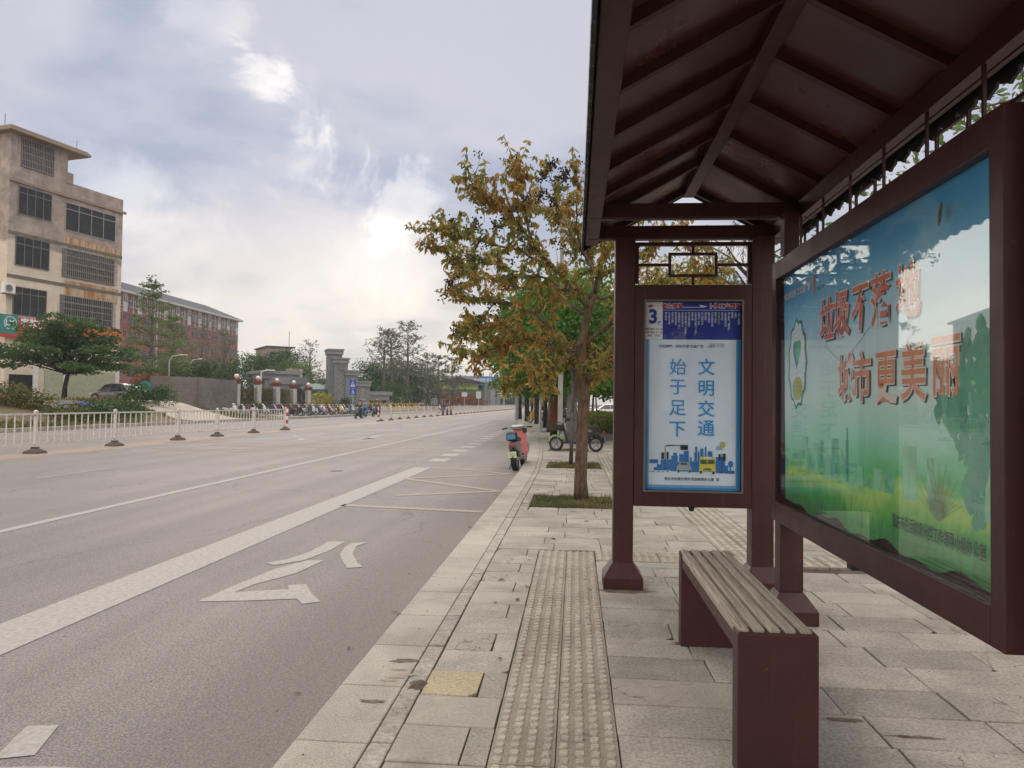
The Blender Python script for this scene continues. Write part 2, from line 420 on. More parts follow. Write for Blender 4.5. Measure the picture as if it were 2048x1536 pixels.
def stone(name, c1, c2, isl=.16, scale=2.2, rough=.72, bump=.007, grain=60, warm=None):
    """worn natural stone: each slab its own shade, blotches, grains, dirt"""
    m = bpy.data.materials.new(name); m.use_nodes = True; MATS[name] = m
    t = m.node_tree; b = t.nodes['Principled BSDF']; c = N(t, 'ShaderNodeTexCoord').outputs['Object']
    g = N(t, 'ShaderNodeNewGeometry').outputs['Random Per Island']
    f = SMOOTH(t, NOISE(t, c, scale, 6, .62, .3), .32, .68)
    base = MIX(t, f, c1, c2)
    gr = NOISE(t, c, grain, 4, .7)
    base = MIX(t, 1.0, base, MIX(t, SMOOTH(t, gr, .3, .7), (.70, .70, .69), (1.22, 1.22, 1.22)), 'MULTIPLY')
    if warm:
        w = SMOOTH(t, MATH(t, 'FRACT', MATH(t, 'MULTIPLY', g, 7.31)), .62, .95)
        base = MIX(t, MATH(t, 'MULTIPLY', w, .5), base, warm)
    hv = N(t, 'ShaderNodeHueSaturation'); L(t, base, hv.inputs['Color'])
    k = N(t, 'ShaderNodeMapRange'); L(t, g, k.inputs[0]); k.inputs[3].default_value = 1-isl; k.inputs[4].default_value = 1+isl
    L(t, k.outputs[0], hv.inputs['Value'])
    dirt = SMOOTH(t, NOISE(t, c, 1.1, 9, .75, 1.4), .50, .72)
    base = MIX(t, MATH(t, 'MULTIPLY', dirt, .38), hv.outputs[0], (.15, .115, .09))
    vo = N(t, 'ShaderNodeTexVoronoi', feature='DISTANCE_TO_EDGE'); wv = N(t, 'ShaderNodeVectorMath', operation='ADD'); L(t, c, wv.inputs[0])
    nz_ = N(t, 'ShaderNodeTexNoise'); L(t, c, nz_.inputs['Vector']); nz_.inputs['Scale'].default_value = 4; nz_.inputs['Detail'].default_value = 6
    sc_ = N(t, 'ShaderNodeVectorMath', operation='SCALE'); L(t, nz_.outputs['Color'], sc_.inputs[0]); sc_.inputs['Scale'].default_value = .45; L(t, sc_.outputs[0], wv.inputs[1]); L(t, wv.outputs[0], vo.inputs['Vector']); vo.inputs['Scale'].default_value = 1.7
    crk = MATH(t, 'MULTIPLY', SMOOTH(t, vo.outputs['Distance'], .008, .002), SMOOTH(t, MATH(t, 'FRACT', MATH(t, 'MULTIPLY', g, 3.7)), .62, .66))
    base = MIX(t, MATH(t, 'MULTIPLY', crk, .7), base, (.09, .07, .05))
    L(t, base, b.inputs['Base Color']); b.inputs['Roughness'].default_value = rough
    b.inputs['Specular IOR Level'].default_value = .4
    bn = N(t, 'ShaderNodeBump'); bn.inputs['Distance'].default_value = bump
    hh = MATH(t, 'ADD', NOISE(t, c, 9, 8, .7, 1.0), MATH(t, 'MULTIPLY', gr, .25)); L(t, hh, bn.inputs['Height']); L(t, bn.outputs[0], b.inputs['Normal'])
stone('paver_stone', (.28, .255, .215), (.40, .365, .315), .13, warm=(.36, .32, .27))
stone('kerb_stone', (.33, .30, .255), (.435, .40, .345), .09, 1.6, grain=95)
stone('kerb_rough', (.29, .268, .23), (.42, .385, .33), .10, 6, bump=.012, grain=40)
stone('tactile', (.25, .215, .17), (.35, .31, .25), .03, 1.8, grain=80); stone('tactile_stud', (.385, .345, .28), (.475, .43, .36), .10, 1.8, grain=80)
stone('ochre_stone', (.42, .325, .20), (.48, .385, .255), .02)
mat('joint_dirt', (.115, .085, .065), .95, 4, .35, bump=.006)
mat('marking_paint', (.385, .365, .345), .75, 26, .30, bump=.0006, col2=(.30, .278, .26))
mat('marking_worn', (.30, .285, .272), .6, 22, .30, col2=(.215, .198, .19))
mat('marking_yellow', (.335, .295, .235), .7, 22, .30, col2=(.265, .228, .19))

def verge_mat():
    m = bpy.data.materials.new('verge_soil'); m.use_nodes = True; MATS['verge_soil'] = m
    t = m.node_tree; b = t.nodes['Principled BSDF']; c = N(t, 'ShaderNodeTexCoord').outputs['Object']
    f = SMOOTH(t, NOISE(t, c, .45, 7, .65), .42, .6); g = SMOOTH(t, NOISE(t, c, 6, 5, .7), .35, .65)
    base = MIX(t, f, (.17, .105, .06), (.075, .085, .032)); base = MIX(t, MATH(t, 'MULTIPLY', g, .5), base, (.26, .185, .12))
    L(t, base, b.inputs['Base Color']); b.inputs['Roughness'].default_value = .95
    bn = N(t, 'ShaderNodeBump'); bn.inputs['Distance'].default_value = .06; L(t, NOISE(t, c, 5, 6, .7), bn.inputs['Height']); L(t, bn.outputs[0], b.inputs['Normal'])
verge_mat()
# terrain grid
mb = MB()
ys = [-60, -20, 0, 10, 18]+[20+1.0*i for i in range(60)]+[85, 95, 110, 140, 180, 240, 330, 480, 800, 1600, 3200]
offs = [0, .3, .9, 1.2]+[1.6+.6*i for i in range(22)]+[16, 20, 28, 40, 60, 90, 150, 300, 700, 1600, 3000]
for y in ys:
    for o_ in offs: x = FK(y)-.3-o_; mb.v.append((x, y, hgt(x, y)+.0))
nx = len(offs)
for j in range(len(ys)-1):
    for i in range(nx-1): a = j*nx+i; mb.f.append((a, a+1, a+1+nx, a+nx)); mb.m.append(0)
struct(mb, 'far_bank_ground', 'verge_soil', smooth=True)
# ground sheet under everything, to the horizon
mb = MB(); mb.quad([(-3500, -300, -.6), (3500, -300, -.6), (3500, 3500, -.6), (-3500, 3500, -.6)]); struct(mb, 'ground', 'verge_soil')
# road
mb = MB()
pts = [(-60, FK(0)), (40, FK(40)), (110, FK(110)), (400, FK(110)), (3300, FK(110))]
xr = 1.0
for (y0, x0), (y1, x1) in zip(pts, pts[1:]): mb.quad([(x0, y0, RZ), (xr, y0, RZ), (xr, y1, RZ), (x1, y1, RZ)])
struct(mb, 'road', 'asphalt')
# far kerb
mb = MB()
yy = 8.0
while yy < 240:
    l = 1.0 if yy < 130 else 4.0
    a = Vector((FK(yy)-.15, yy+.01, -.04)); b = Vector((FK(yy+l)-.15, yy+l-.01, -.04)); mb.bar(a, b, .3, .20); yy += l
struct(mb, 'far_kerb', 'kerb_stone')
# far footway of concrete by the driveway (a sheet on the bank)
def drape(poly_rows, name, m, dzz=.03):
    mb = MB(); n = len(poly_rows[0])
    for r in poly_rows:
        for x, y in r: mb.v.append((x, y, hgt(x, y)+dzz))
    for j in range(len(poly_rows)-1):
        for i in range(n-1): a = j*n+i; mb.f.append((a, a+1, a+1+n, a+n)); mb.m.append(0)
    return struct(mb, name, m, smooth=True)
mat('driveway_concrete', (.46, .40, .33), .85, 1.6, .16, bump=.004, bscale=20)
rows = []
for i in range(15):
    y = 46.5+i*.5; w = 0
    rows.append([(FK(y)-.35-.55*k+0*w, y+.22*k) for k in range(22)])
drape(rows, 'driveway', 'driveway_concrete', .035)
rows = [[(-31.8-.6*k, 44+.8*i) for k in range(22)] for i in range(18)]
drape(rows, 'forecourt', 'driveway_concrete', .03)
rows = [[(FK(62+i)-.32-.75*k, 62+i) for k in range(12)] for i in range(46)]
mat('far_paving', (.33, .30, .27), .85, 2.0, .2, bump=.003)
drape(rows, 'far_footway', 'far_paving', .025)

# --- near kerb: line follows the bus bay
KP = [(-8, -1.18), (11.9, -1.18), (16, -1.18), (19.3, -1.26), (23.5, -1.42), (28.6, -1.72), (32.9, -2.2), (36.8, -2.62), (42.5, -3.2), (55.7, -4.25), (62, -4.35), (400, -4.35), (3300, -4.35)]
def kx(y):
    for (y0, x0), (y1, x1) in zip(KP, KP[1:]):
        if y0 <= y <= y1: return x0+(x1-x0)*(y-y0)/(y1-y0)
    return KP[-1][1]
mk, mr = MB(), MB()
y = 1.23
r2 = random.Random(3)
while y < 130:
    l = .63 if y < 60 else 2.5
    g_ = .004
    a = Vector((kx(y)+.16, y+g_, -.15)); b = Vector((kx(y+l)+.16, y+l-g_, -.15)); mk.bar(a, b, .318, .30)
    if abs(kx(y+l)-kx(y)) < .02 or True:
        a = Vector((kx(y)+.371, y+g_+.02, -.151+r2.uniform(-.004, .003))); b = Vector((kx(y+l)+.371, y+l-g_+.02, -.151+r2.uniform(-.004, .003))); mr.bar(a, b, .096, .30)
    y += l
struct(mk, 'kerb', 'kerb_stone', bevel=.006)
struct(mr, 'kerb_backing_strip', 'kerb_rough', bevel=.006)
# --- pavement: bedding sheet, then every slab of it
PITS = [(-.62, 10.39, .56, 11.72), (-.62, 16.8, .60, 18.25), (-.80, 22.9, .44, 24.3), (-1.1, 30.2, .2, 31.4), (-1.75, 37.6, -.85, 38.8), (-2.2, 44.6, -.95, 45.7), (-3.0, 51.6, -1.9, 52.8)]
def inpit(x0, y0, x1, y1):
    for a, b, c, d in PITS:
        if x0 < c+.02 and x1 > a-.02 and y0 < d+.02 and y1 > b-.02: return True
    return False
mb = MB()
for (y0, x0), (y1, x1) in zip(KP, KP[1:]):
    mb.quad([(x0+.3, y0, -.022), (60, y0, -.022), (60, y1, -.022), (x1+.3, y1, -.022)])
struct(mb, 'pavement_bedding', 'joint_dirt')
TS = (-.337, -.0655, -.0645, .199)    # tactile strip columns
def slab(mb, x0, y0, x1, y1, z=0, g=.0035, skew=.0):
    j = lambda s=.0025: r2.uniform(-s, s)
    t = r2.uniform(-.0025, .0025); tx = r2.uniform(-.0018, .0018); ty = r2.uniform(-.0018, .0018)
    c = [(x0+g+j(), y0+g+j()), (x1-g+j(), y0+g+j()), (x1-g+j(), y1-g+j()), (x0+g+j(), y1-g+j())]
    # chipped corner now and then
    if r2.random() < .26:
        k = r2.randrange(4); p = c[k]; q = c[(k+1) % 4]; o = c[k-1]; e = r2.uniform(.02, .07)
        def to(p, q, e): d = math.hypot(q[0]-p[0], q[1]-p[1]); e = min(e, d*.4); return (p[0]+(q[0]-p[0])*e/d, p[1]+(q[1]-p[1])*e/d)
        c[k:k+1] = [to(p, o, e*r2.uniform(.5, 1.2)), to(p, q, e)]
    n = len(c); cx = (x0+x1)/2; cy = (y0+y1)/2
    zz = [z+t+tx*(1 if a > cx else -1)+ty*(1 if b > cy else -1) for a, b in c]
    vs = [(a, b, -.05) for a, b in c]+[(a, b, h-.004) for (a, b), h in zip(c, zz)]+[(a+(cx-a)*.012, b+(cy-b)*.018, h) for (a, b), h in zip(c, zz)]
    fs = [tuple(range(2*n, 3*n))]
    for k in range(n): k2 = (k+1) % n; fs += [(k, k2, k2+n, k+n), (k+n, k2+n, k2+2*n, k+2*n)]
    mb.add(vs, fs)
mp_, mo = MB(), MB()
ROW = .34
def free_right(y0, y1):            # x spans of slabs to the right of the tactile strip
    if y1 <= 7.42: return [(.205, 7.0)]
    return None
k = 0; y = 1.28
GUIDE = [(1.45, 7.42, 2.0, 11.5), (.66, 11.84, 1.2, 22.0), (.205, 6.94, 2.0, 7.42), (2.0, 6.94, 3.1, 7.42)]
def inguide(x0, y0, x1, y1):
    for a, b, c, d in GUIDE:
        if x0 < c-.01 and x1 > a+.01 and y0 < d-.01 and y1 > b+.01: return (a, c)
    return None
while y < 40:
    y1 = y+ROW
    kb = (kx(y)+kx(y1))/2+.425
    # left of the strip
    def fill(xa, xb, wmin=.42, wmax=.66):
        x = xa
        while x < xb-.01:
            w = r2.uniform(wmin, wmax)
            if xb-x-w < .2: w = xb-x
            w = min(w, xb-x)
            if not inpit(x, y, x+w, y1): slab(mp_, x, y, x+w, y1)
            else:
                for (a, b, c, d) in PITS:
                    if x < c and x+w > a and y < d and y1 > b:
                        if x < a-.03: slab(mp_, x, y, a-.01, y1)
                        if x+w > c+.03: slab(mp_, c+.01, y, x+w, y1)
                        if y < b-.03: slab(mp_, max(x, a), y, min(x+w, c), b-.01)
                        if y1 > d+.03: slab(mp_, max(x, a), d+.01, min(x+w, c), y1)
            x += w
    if y1 < 7.45:
        xb = -.339
        if k % 2 == 0: slab(mp_ if k != 6 else mp_, kb, y, xb, y1)
        else:
            s_ = xb-.125+r2.uniform(-.02, .02)
            slab(mo if k == 7 else mp_, kb, y, s_, y1); slab(mp_, s_, y, xb, y1)
        if y1 <= 6.96: fill(.201, 6.5)
        else: fill(3.1, 6.5); 
        if y1 > 6.96 and y < 6.94: slab(mp_, .205, y, 2.0, 6.93)
    else:
        segs = [(kb, 1.45), (2.0, 7.0)] if y1 < 11.7 else [(kb, .66), (1.2, 7.0)] if y1 < 22 else [(kb, 5.5)]
        for a, b in segs: fill(a, b, .4, .72)
    y = y1; k += 1
struct(mp_, 'pavement', 'paver_stone'); struct(mo, 'ochre_paving_slab', 'ochre_stone')
# pavement further on: one sheet with its joints in the material
def far_pave():
    m = bpy.data.materials.new('paving_sheet'); m.use_nodes = True; MATS['paving_sheet'] = m
    t = m.node_tree; b = t.nodes['Principled BSDF']; c = N(t, 'ShaderNodeTexCoord').outputs['Object']
    br = N(t, 'ShaderNodeTexBrick'); L(t, c, br.inputs['Vector']); br.inputs['Scale'].default_value = 1
    br.inputs['Brick Width'].default_value = .6; br.inputs['Row Height'].default_value = .34; br.inputs['Mortar Size'].default_value = .008
    br.inputs['Color1'].default_value = (.33, .295, .245, 1); br.inputs['Color2'].default_value = (.26, .225, .175, 1); br.inputs['Mortar'].default_value = (.14, .11, .09, 1)
    base = MIX(t, SMOOTH(t, NOISE(t, c, .8, 6, .6), .4, .7), br.outputs[0], (.27, .24, .2))
    L(t, base, b.inputs['Base Color']); b.inputs['Roughness'].default_value = .8
far_pave()
mb = MB()
for (y0, x0), (y1, x1) in zip([(40.04, kx(40.04))]+[q for q in KP if q[0] > 40.1 and q[0] < 401], [q for q in KP if q[0] > 40.1 and q[0] < 401]):
    mb.quad([(x0+.42, y0, -.003), (9, y0, -.003), (9, y1, -.003), (x1+.42, y1, -.003)])
mb.quad([(7.0, -8, -.003), (60, -8, -.003), (60, 40.0, -.003), (7.0, 40.0, -.003)])
mb.quad([(-1, -8, -.003), (7.0, -8, -.003), (7.0, 1.2, -.003), (-1, 1.2, -.003)])
struct(mb, 'pavement_far', 'paving_sheet')
# tactile paving
def stud(mb, x, y, sx, sy, h, n=8):
    b_ = [(math.copysign(abs(math.cos(a))**.6, math.cos(a)), math.copysign(abs(math.sin(a))**.6, math.sin(a))) for a in [2*math.pi*(i+.5)/n for i in range(n)]]
    jx, jy = r2.uniform(-.002, .002), r2.uniform(-.002, .002)
    vs = [(x+jx+a*sx, y+jy+b*sy, -.002) for a, b in b_]+[(x+jx+a*sx*.8, y+jy+b*sy*.8, h) for a, b in b_]
    mb.add(vs, [tuple(range(n, 2*n))]+[(i, (i+1) % n, (i+1) % n+n, i+n) for i in range(n)], 1)
def tile(mb, x0, y0, x1, y1, kind, nx_=4, ny_=5):
    g = .0018; z = r2.uniform(-.002, .001)
    mb.b2((x0+g, y0+g, -.05), (x1-g, y1-g, z))
    w = x1-x0-2*g; d = y1-y0-2*g
    if kind == 'dot':
        for i in range(nx_):
            for j in range(ny_): stud(mb, x0+g+w*(i+.5)/nx_, y0+g+d*(j+.5)/ny_, w/nx_*.32, d/ny_*.37, .008+z)
    else:
        for i in range(nx_):
            for j in range(ny_):
                cx = x0+g+w*(i+.5)/nx_; cy = y0+g+d*(j+.5)/ny_
                if kind == 'bar': mb.box((cx, cy, .001+z), (w/nx_*.55, d/ny_*.86, .013), taper=(.8, .95), mi=1)
                else: mb.box((cx, cy, .001+z), (w/nx_*.86, d/ny_*.55, .013), taper=(.95, .8), mi=1)
mb = MB(); y = 1.32
while y < 7.30:
    tile(mb, TS[0], y, TS[1], y+.335, 'dot', 4, 5); y += .335
y = 1.18
while y < 7.30:
    tile(mb, TS[2], y, TS[3], y+.34 if y+.34 < 7.36 else 7.34, 'dot', 4, 5); y += .34
x = .21
while x < 1.95: 
    for j in range(2): tile(mb, x, 6.95+j*.235, x+.295, 7.18+j*.235, 'dot', 4, 4)
    x += .3
while x < 3.05:
    for j in range(2): tile(mb, x, 6.95+j*.235, x+.295, 7.18+j*.235, 'bar', 3, 1)
    x += .3
y = 7.42
while y < 11.4:
    for i in range(2): tile(mb, 1.45+i*.275, y, 1.72+i*.275, y+.34, 'bar', 3, 2)
    y += .34
y = 11.86
while y < 21.8:
    for i in range(2): tile(mb, .66+i*.27, y, .925+i*.27, y+.34, 'bar', 3, 2)
    y += .34
struct(mb, 'tactile_paving', ['tactile', 'tactile_stud'])
# mortar smears and a mud lump on the kerb
mat('mortar', (.45, .37, .28), .9, 9, .3, bump=.004); mat('mud', (.19, .15, .115), .95, 14, .4, bump=.008)
def blob(mb, x, y, rx, ry, h, z=0, n=14, sd=1):
    q = random.Random(sd); ring = [q.uniform(.55, 1.15) for _ in range(n)]
    vs = [(x, y, z+h)]; 
    for s_, hh in ((.5, .75), (1.0, 0)):
        for i in range(n): a = 2*math.pi*i/n; vs.append((x+math.cos(a)*rx*ring[i]*s_, y+math.sin(a)*ry*ring[i]*s_, z+h*hh+.0004))
    fs = [(0, 1+i, 1+(i+1) % n) for i in range(n)]+[(1+i, 1+n+i, 1+n+(i+1) % n, 1+(i+1) % n) for i in range(n)]
    mb.add(vs, fs)
mb = MB()
p = G(838, 1370); blob(mb, p.x, p.y, .06, .07, .022, 0, 16, 3); p = G(810, 1322); blob(mb, p.x, p.y, .09, .035, .004, .0005, 14, 5)
p = G(745, 1403); blob(mb, p.x, p.y, .07, .03, .004, .0005, 14, 8); p = G(1135, 1103)
p = G(1280, 1185); blob(mb, p.x-.1, p.y+.02, .35, .10, .004, .001, 18, 9)
p = G(1410, 1288); blob(mb, p.x, p.y, .26, .05, .005, .001, 18, 10); p = G(1690, 1440); blob(mb, p.x, p.y, .09, .03, .002, .001, 18, 12); p = G(1830, 1475); blob(mb, p.x, p.y, .12, .02, .003, .001, 18, 15)
tag(mb.build('mud_patches', 'mud'), 'dark mud smears dried on the kerb and paving slabs', 'mud', kind='stuff')
mb = MB()
for i, (a, b_) in enumerate([(790, 1355), (800, 1340), (815, 1349), (772, 1362)]): p = G(a, b_); blob(mb, p.x, p.y, .05, .02, .002, .0008, 12, 20+i)
p = G(1010, 1525)
tag(mb.build('mortar_smears', 'mortar'), 'pale dried mortar smears on the kerb stone', 'mortar', kind='stuff')
# crumbs and grit lying about
mb = MB()
for i in range(420):
    yy_ = r2.uniform(1.5, 9)**1.0; xx_ = r2.uniform(-4.5, 3.2); zz_ = RZ if xx_ < -1.2 else 0.001
    s_ = r2.uniform(.002, .0065); mb.box((xx_, yy_, zz_+s_*.3), (s_, s_*r2.uniform(.5, 1.6), s_*.6), rz=r2.uniform(0, 3))
tag(mb.build('grit', 'mud'), 'loose dark grit and crumbs scattered on road and slabs', 'grit', kind='stuff')

# --- road markings, each a sheet 4 mm above the asphalt
MZ = RZ+.004
def mk_poly(pl, name, m='marking_paint', sub_=True, z=MZ):
    mb = MB(); mb.quad([(x, y, z) for x, y in pl]); return struct(mb, name, m)
def gp(*pts): return [tuple(G(a, b, MZ))[:2] for a, b in pts]
def stripmesh(mb, x0, y0, x1, y1, w0, w1=None, z=MZ):
    w1 = w0 if w1 is None else w1
    mb.quad([(x0-w0/2, y0, z), (x0+w0/2, y0, z), (x1+w1/2, y1, z), (x1-w1/2, y1, z)])
mb = MB(); mb.quad([(-4.02, -6, MZ), (-3.50, -6, MZ), (-3.40, 17.55, MZ), (-3.83, 17.55, MZ)]); struct(mb, 'bay_edge_line', 'marking_paint')
mb = MB()
y = 19.4
while y < 62:
    x = -3.62-.018*(y-17.5); mb.quad([(x-.24, y, MZ), (x+.24, y, MZ), (x+.24, y+1.0, MZ), (x-.24, y+1.0, MZ)]); y += 2.05
struct(mb, 'bay_dashes', 'marking_paint')
mb = MB(); mb.quad([(-6.58, -6, MZ), (-6.43, -6, MZ), (-6.95, 45, MZ), (-7.10, 45, MZ)]); struct(mb, 'lane_line', 'marking_paint')
mb = MB()
for (a, b) in [(46, 52), (58, 64), (70, 76), (82, 88)]: stripmesh(mb, -7.1, a, -7.15, b, .14)
p = G(70, 957, MZ); q = G(215, 937, MZ)
stripmesh(mb, p.x, p.y, q.x, q.y, .12)
for (a, b) in [(24, 30), (36, 42), (48, 54), (60, 66), (72, 78), (84, 90)]: stripmesh(mb, -10.9, a, -10.95, b, .12)
for (a, b) in [(20, 140)]: stripmesh(mb, -14.1, a, -14.6, b, .13)
struct(mb, 'lane_dashes', 'marking_worn')
mb = MB()
def seg(mb, p, q, w, z=MZ):
    p = Vector(p[:2]); q = Vector(q[:2]); d = (q-p).normalized(); n_ = Vector((-d.y, d.x))*w/2
    mb.quad([(*(p+n_), z), (*(q+n_), z), (*(q-n_), z), (*(p-n_), z)])
seg(mb, (-3.48, 10.95), (-1.30, 10.62), .20); seg(mb, (-3.36, 17.5), (-1.3, 17.15), .16)
zg = [(790, 991), (1000, 982), (808, 957), (1018, 948), (900, 936)]
zg = [G(a, b, MZ) for a, b in zg]
for i in range(4): seg(mb, zg[i], zg[i+1], .16, MZ+.0003*(i+1))
struct(mb, 'bay_zigzag', 'marking_yellow')
# the painted characters in the bay
mb = MB()
for i, pl in enumerate([
    [(395, 1203), (468, 1171), (552, 1137), (612, 1121), (650, 1120), (590, 1147), (510, 1168), (470, 1184), (578, 1178), (575, 1170), (612, 1168), (622, 1185), (641, 1203), (604, 1208), (594, 1197), (500, 1201)],
    [(530, 1126), (575, 1118), (620, 1103), (657, 1083), (690, 1083), (662, 1100), (610, 1120), (550, 1130)],
    [(736, 1084), (712, 1093), (706, 1108), (714, 1124), (726, 1134), (694, 1136), (683, 1119), (680, 1107), (690, 1094), (703, 1086)],
    [(36, 1468), (55, 1452), (118, 1450), (95, 1478), (70, 1510), (-10, 1518), (0, 1505)],
    [(-60, 1535), (110, 1533), (230, 1540), (250, 1560), (-60, 1560)]]):
    mb.quad([(*q, MZ+.0002*i) for q in gp(*pl)])
struct(mb, 'bay_lettering', 'marking_paint')
mb = MB()
# faint worn arrows and crossing bars further down the road
for (a, b, c, d) in [(540, 878, 680, 871), (590, 872, 606, 880), (690, 873, 760, 878), (700, 880, 760, 876), (760, 870, 730, 879)]:
    seg(mb, G(a, b, MZ), G(c, d, MZ), .22, MZ+.0004)
struct(mb, 'worn_arrows', 'marking_worn')
mb = MB()
for i, (a, b, c, d) in enumerate([(300, 896, 880, 903), (330, 884, 840, 891), (300, 899, 700, 905), (420, 890, 860, 897)]):
    seg(mb, G(a, b, MZ), G(c, d, MZ), .16, MZ+.0006+.0003*i)
struct(mb, 'worn_crossing_lines', 'marking_yellow')
# manhole cover
mb = MB(); p = G(674, 942, RZ); mb.lathe([(0.0, -.01), (.14, -.01), (.14, .006), (0, .006)], (p.x, p.y, RZ), 20)
mat('iron', (.05, .04, .038), .6, 30, .3, bump=.003)
tag(mb.build('manhole_cover', 'iron'), 'small dark round iron cover in the middle of the road', 'manhole cover')
# tree-pit soil and grass
mb = MB(); gr = MB(); r3 = random.Random(11)
mat('pit_soil', (.14, .09, .055), .95, 5, .35, bump=.02, bscale=30)
for i, (a, b, c, d) in enumerate(PITS):
    mb.quad([(a, b, -.018), (c, b, -.018), (c, d, -.018), (a, d, -.018)])
struct(mb, 'pit_soil', 'pit_soil')
leafmat('pit_grass', [(0, (.05, .075, .02)), (.35, (.085, .11, .03)), (.62, (.17, .15, .06)), (1, (.25, .14, .06))], .2, 1.6)
for i, (a, b, c, d) in enumerate(PITS):
    n_ = [7500, 4200, 1200, 500, 400, 300, 300][i]
    for _ in range(n_):
        x = r3.uniform(a, c); y = r3.uniform(b, d); h = r3.uniform(.02, .075)*(1.2 if i < 2 else .6); w = .0028 if i == 0 else .006
        if math.sin(x*9+1.3)*math.sin(y*8) > .55: h *= .4
        an = r3.uniform(0, 6.28); lx, ly = math.cos(an)*h*r3.uniform(.2, 1.2), math.sin(an)*h*r3.uniform(.2, 1.2)
        px_, py_ = -math.sin(an)*w, math.cos(an)*w
        gr.add([(x-px_, y-py_, -.018), (x+px_, y+py_, -.018), (x+lx*.5+px_*.8, y+ly*.5+py_*.8, h*.6-.018), (x+lx, y+ly, h-.018), (x+lx*.5-px_*.8, y+ly*.5-py_*.8, h*.6-.018)], [(0, 1, 2, 4), (4, 2, 3)])
tag(gr.build('pit_grass', 'pit_grass'), 'short green and straw coloured grass growing in the tree pits', 'grass', kind='stuff')
# ================================================================== BUS SHELTER
RX, RZT = .93, 3.235               # ridge position; underside of the rafters at the ridge
def roof_z(x, o=0): return RZT-.55*abs(x-RX)+o
Y0, Y1 = -2.3, 6.28
sh = thing('bus_shelter', (.93, 2.0, 0), 'dark brown metal bus shelter with a pitched roof standing on the pavement', 'bus shelter')
def column(x, y, w, d, top):
    mb = MB(); mb.box((x, y, (top+.12)/2), (w, d, top-.12)); c = mb.build('column', 'brown_metal', sh, bevel=.006)
    mb = MB(); s_ = .155
    mb.box((x, y, .045), (s_*2, s_*2, .09)); 
    b = [(-s_, -s_), (s_, -s_), (s_, s_), (-s_, s_)]; t_ = [(-w/2-.004, -d/2-.004), (w/2+.004, -d/2-.004), (w/2+.004, d/2+.004), (-w/2-.004, d/2+.004)]
    mb.add([(x+a, y+b_, .09) for a, b_ in b]+[(x+a, y+b_, .20) for a, b_ in t_], [(0, 1, 5, 4), (1, 2, 6, 5), (2, 3, 7, 6), (3, 0, 4, 7), (4, 5, 6, 7)])
    mb.build('plinth', 'brown_metal', c, bevel=.004)
column(.390, 6.03, .158, .17, 2.80); column(1.47, 6.03, .17, .17, 2.80)
column(.390, -1.75, .158, .17, 2.80); column(1.47, -1.75, .17, .17, 2.80)
# tie beams across, each a box section with a small return under it
for y, z in ((6.03, 2.84), (5.36, 2.84), (1.4, 2.84), (-1.75, 2.84)):
    mb = MB(); mb.box((.88, y, z), (1.60, .10, .10)); mb.box((.88, y, z-.0525), (1.56, .07, .008)); mb.build('tie_beam', 'brown_metal', sh, bevel=.004)
for x in (.125, 1.60):
    mb = MB(); mb.box((x, (Y0+Y1)/2, 2.84), (.11, Y1-Y0-.02, .105)); mb.build('eave_beam', 'brown_metal', sh, bevel=.004)
mb = MB(); mb.box((RX, (Y0+Y1)/2, RZT-.01), (.09, Y1-Y0-.03, .07)); mb.build('ridge_beam', 'brown_metal', sh, bevel=.004)
yr = [6.2, 5.45, 4.88, 4.33, 3.78, 3.23, 2.68, 2.13, 1.58, 1.03, .48, -.07, -.62, -1.17, -1.72, -2.2]
for y in yr:
    mb = MB()
    for s_, xe in ((-1, .13), (1, 1.60)):
        z0 = RZT+.012; 
        p = Vector((RX+s_*.046, y, roof_z(RX+.046)+.018)); q = Vector((xe, y, roof_z(xe)+.018)); mb.bar(p, q, .042, .05)
    mb.build('rafter', 'brown_metal', sh)
# roof deck (soffit sheet) with tiles on top
mb = MB()
for s_, xe in ((-1, .062), (1, 1.70)):
    a = [(RX, roof_z(RX)+.046), (xe, roof_z(xe)+.046), (xe, roof_z(xe)+.060), (RX, roof_z(RX)+.060)]
    mb.prism(a, lambda u, v, t: (u, t, v), Y0, Y1)
deck = mb.build('roof_deck', 'soffit', sh)
mb = MB()
ny = int((Y1-Y0)/.16)
for s_, xe in ((-1, .062), (1, 1.715)):
    for i in range(ny):
        y = Y0+.08+i*.16
        p = Vector((RX+s_*.0, y, roof_z(RX)+.108)); q = Vector((xe, y, roof_z(xe)+.108)); mb.tube([p, q], .036, 8)
    for j in range(7):
        f0, f1 = j/7, (j+1)/7+.02; xa, xb = RX+(xe-RX)*f0, RX+(xe-RX)*min(f1, 1)
        mb.prism([(xa, roof_z(xa)+.063), (xb, roof_z(xb)+.070), (xb, roof_z(xb)+.082), (xa, roof_z(xa)+.068)], lambda u, v, t: (u, t, v), Y0, Y1)
mb.tube([(RX, Y0-.03, RZT+.12), (RX, Y1+.03, RZT+.12)], .07, 10)
mb.build('roof_tiles', 'roof_tile', sh)
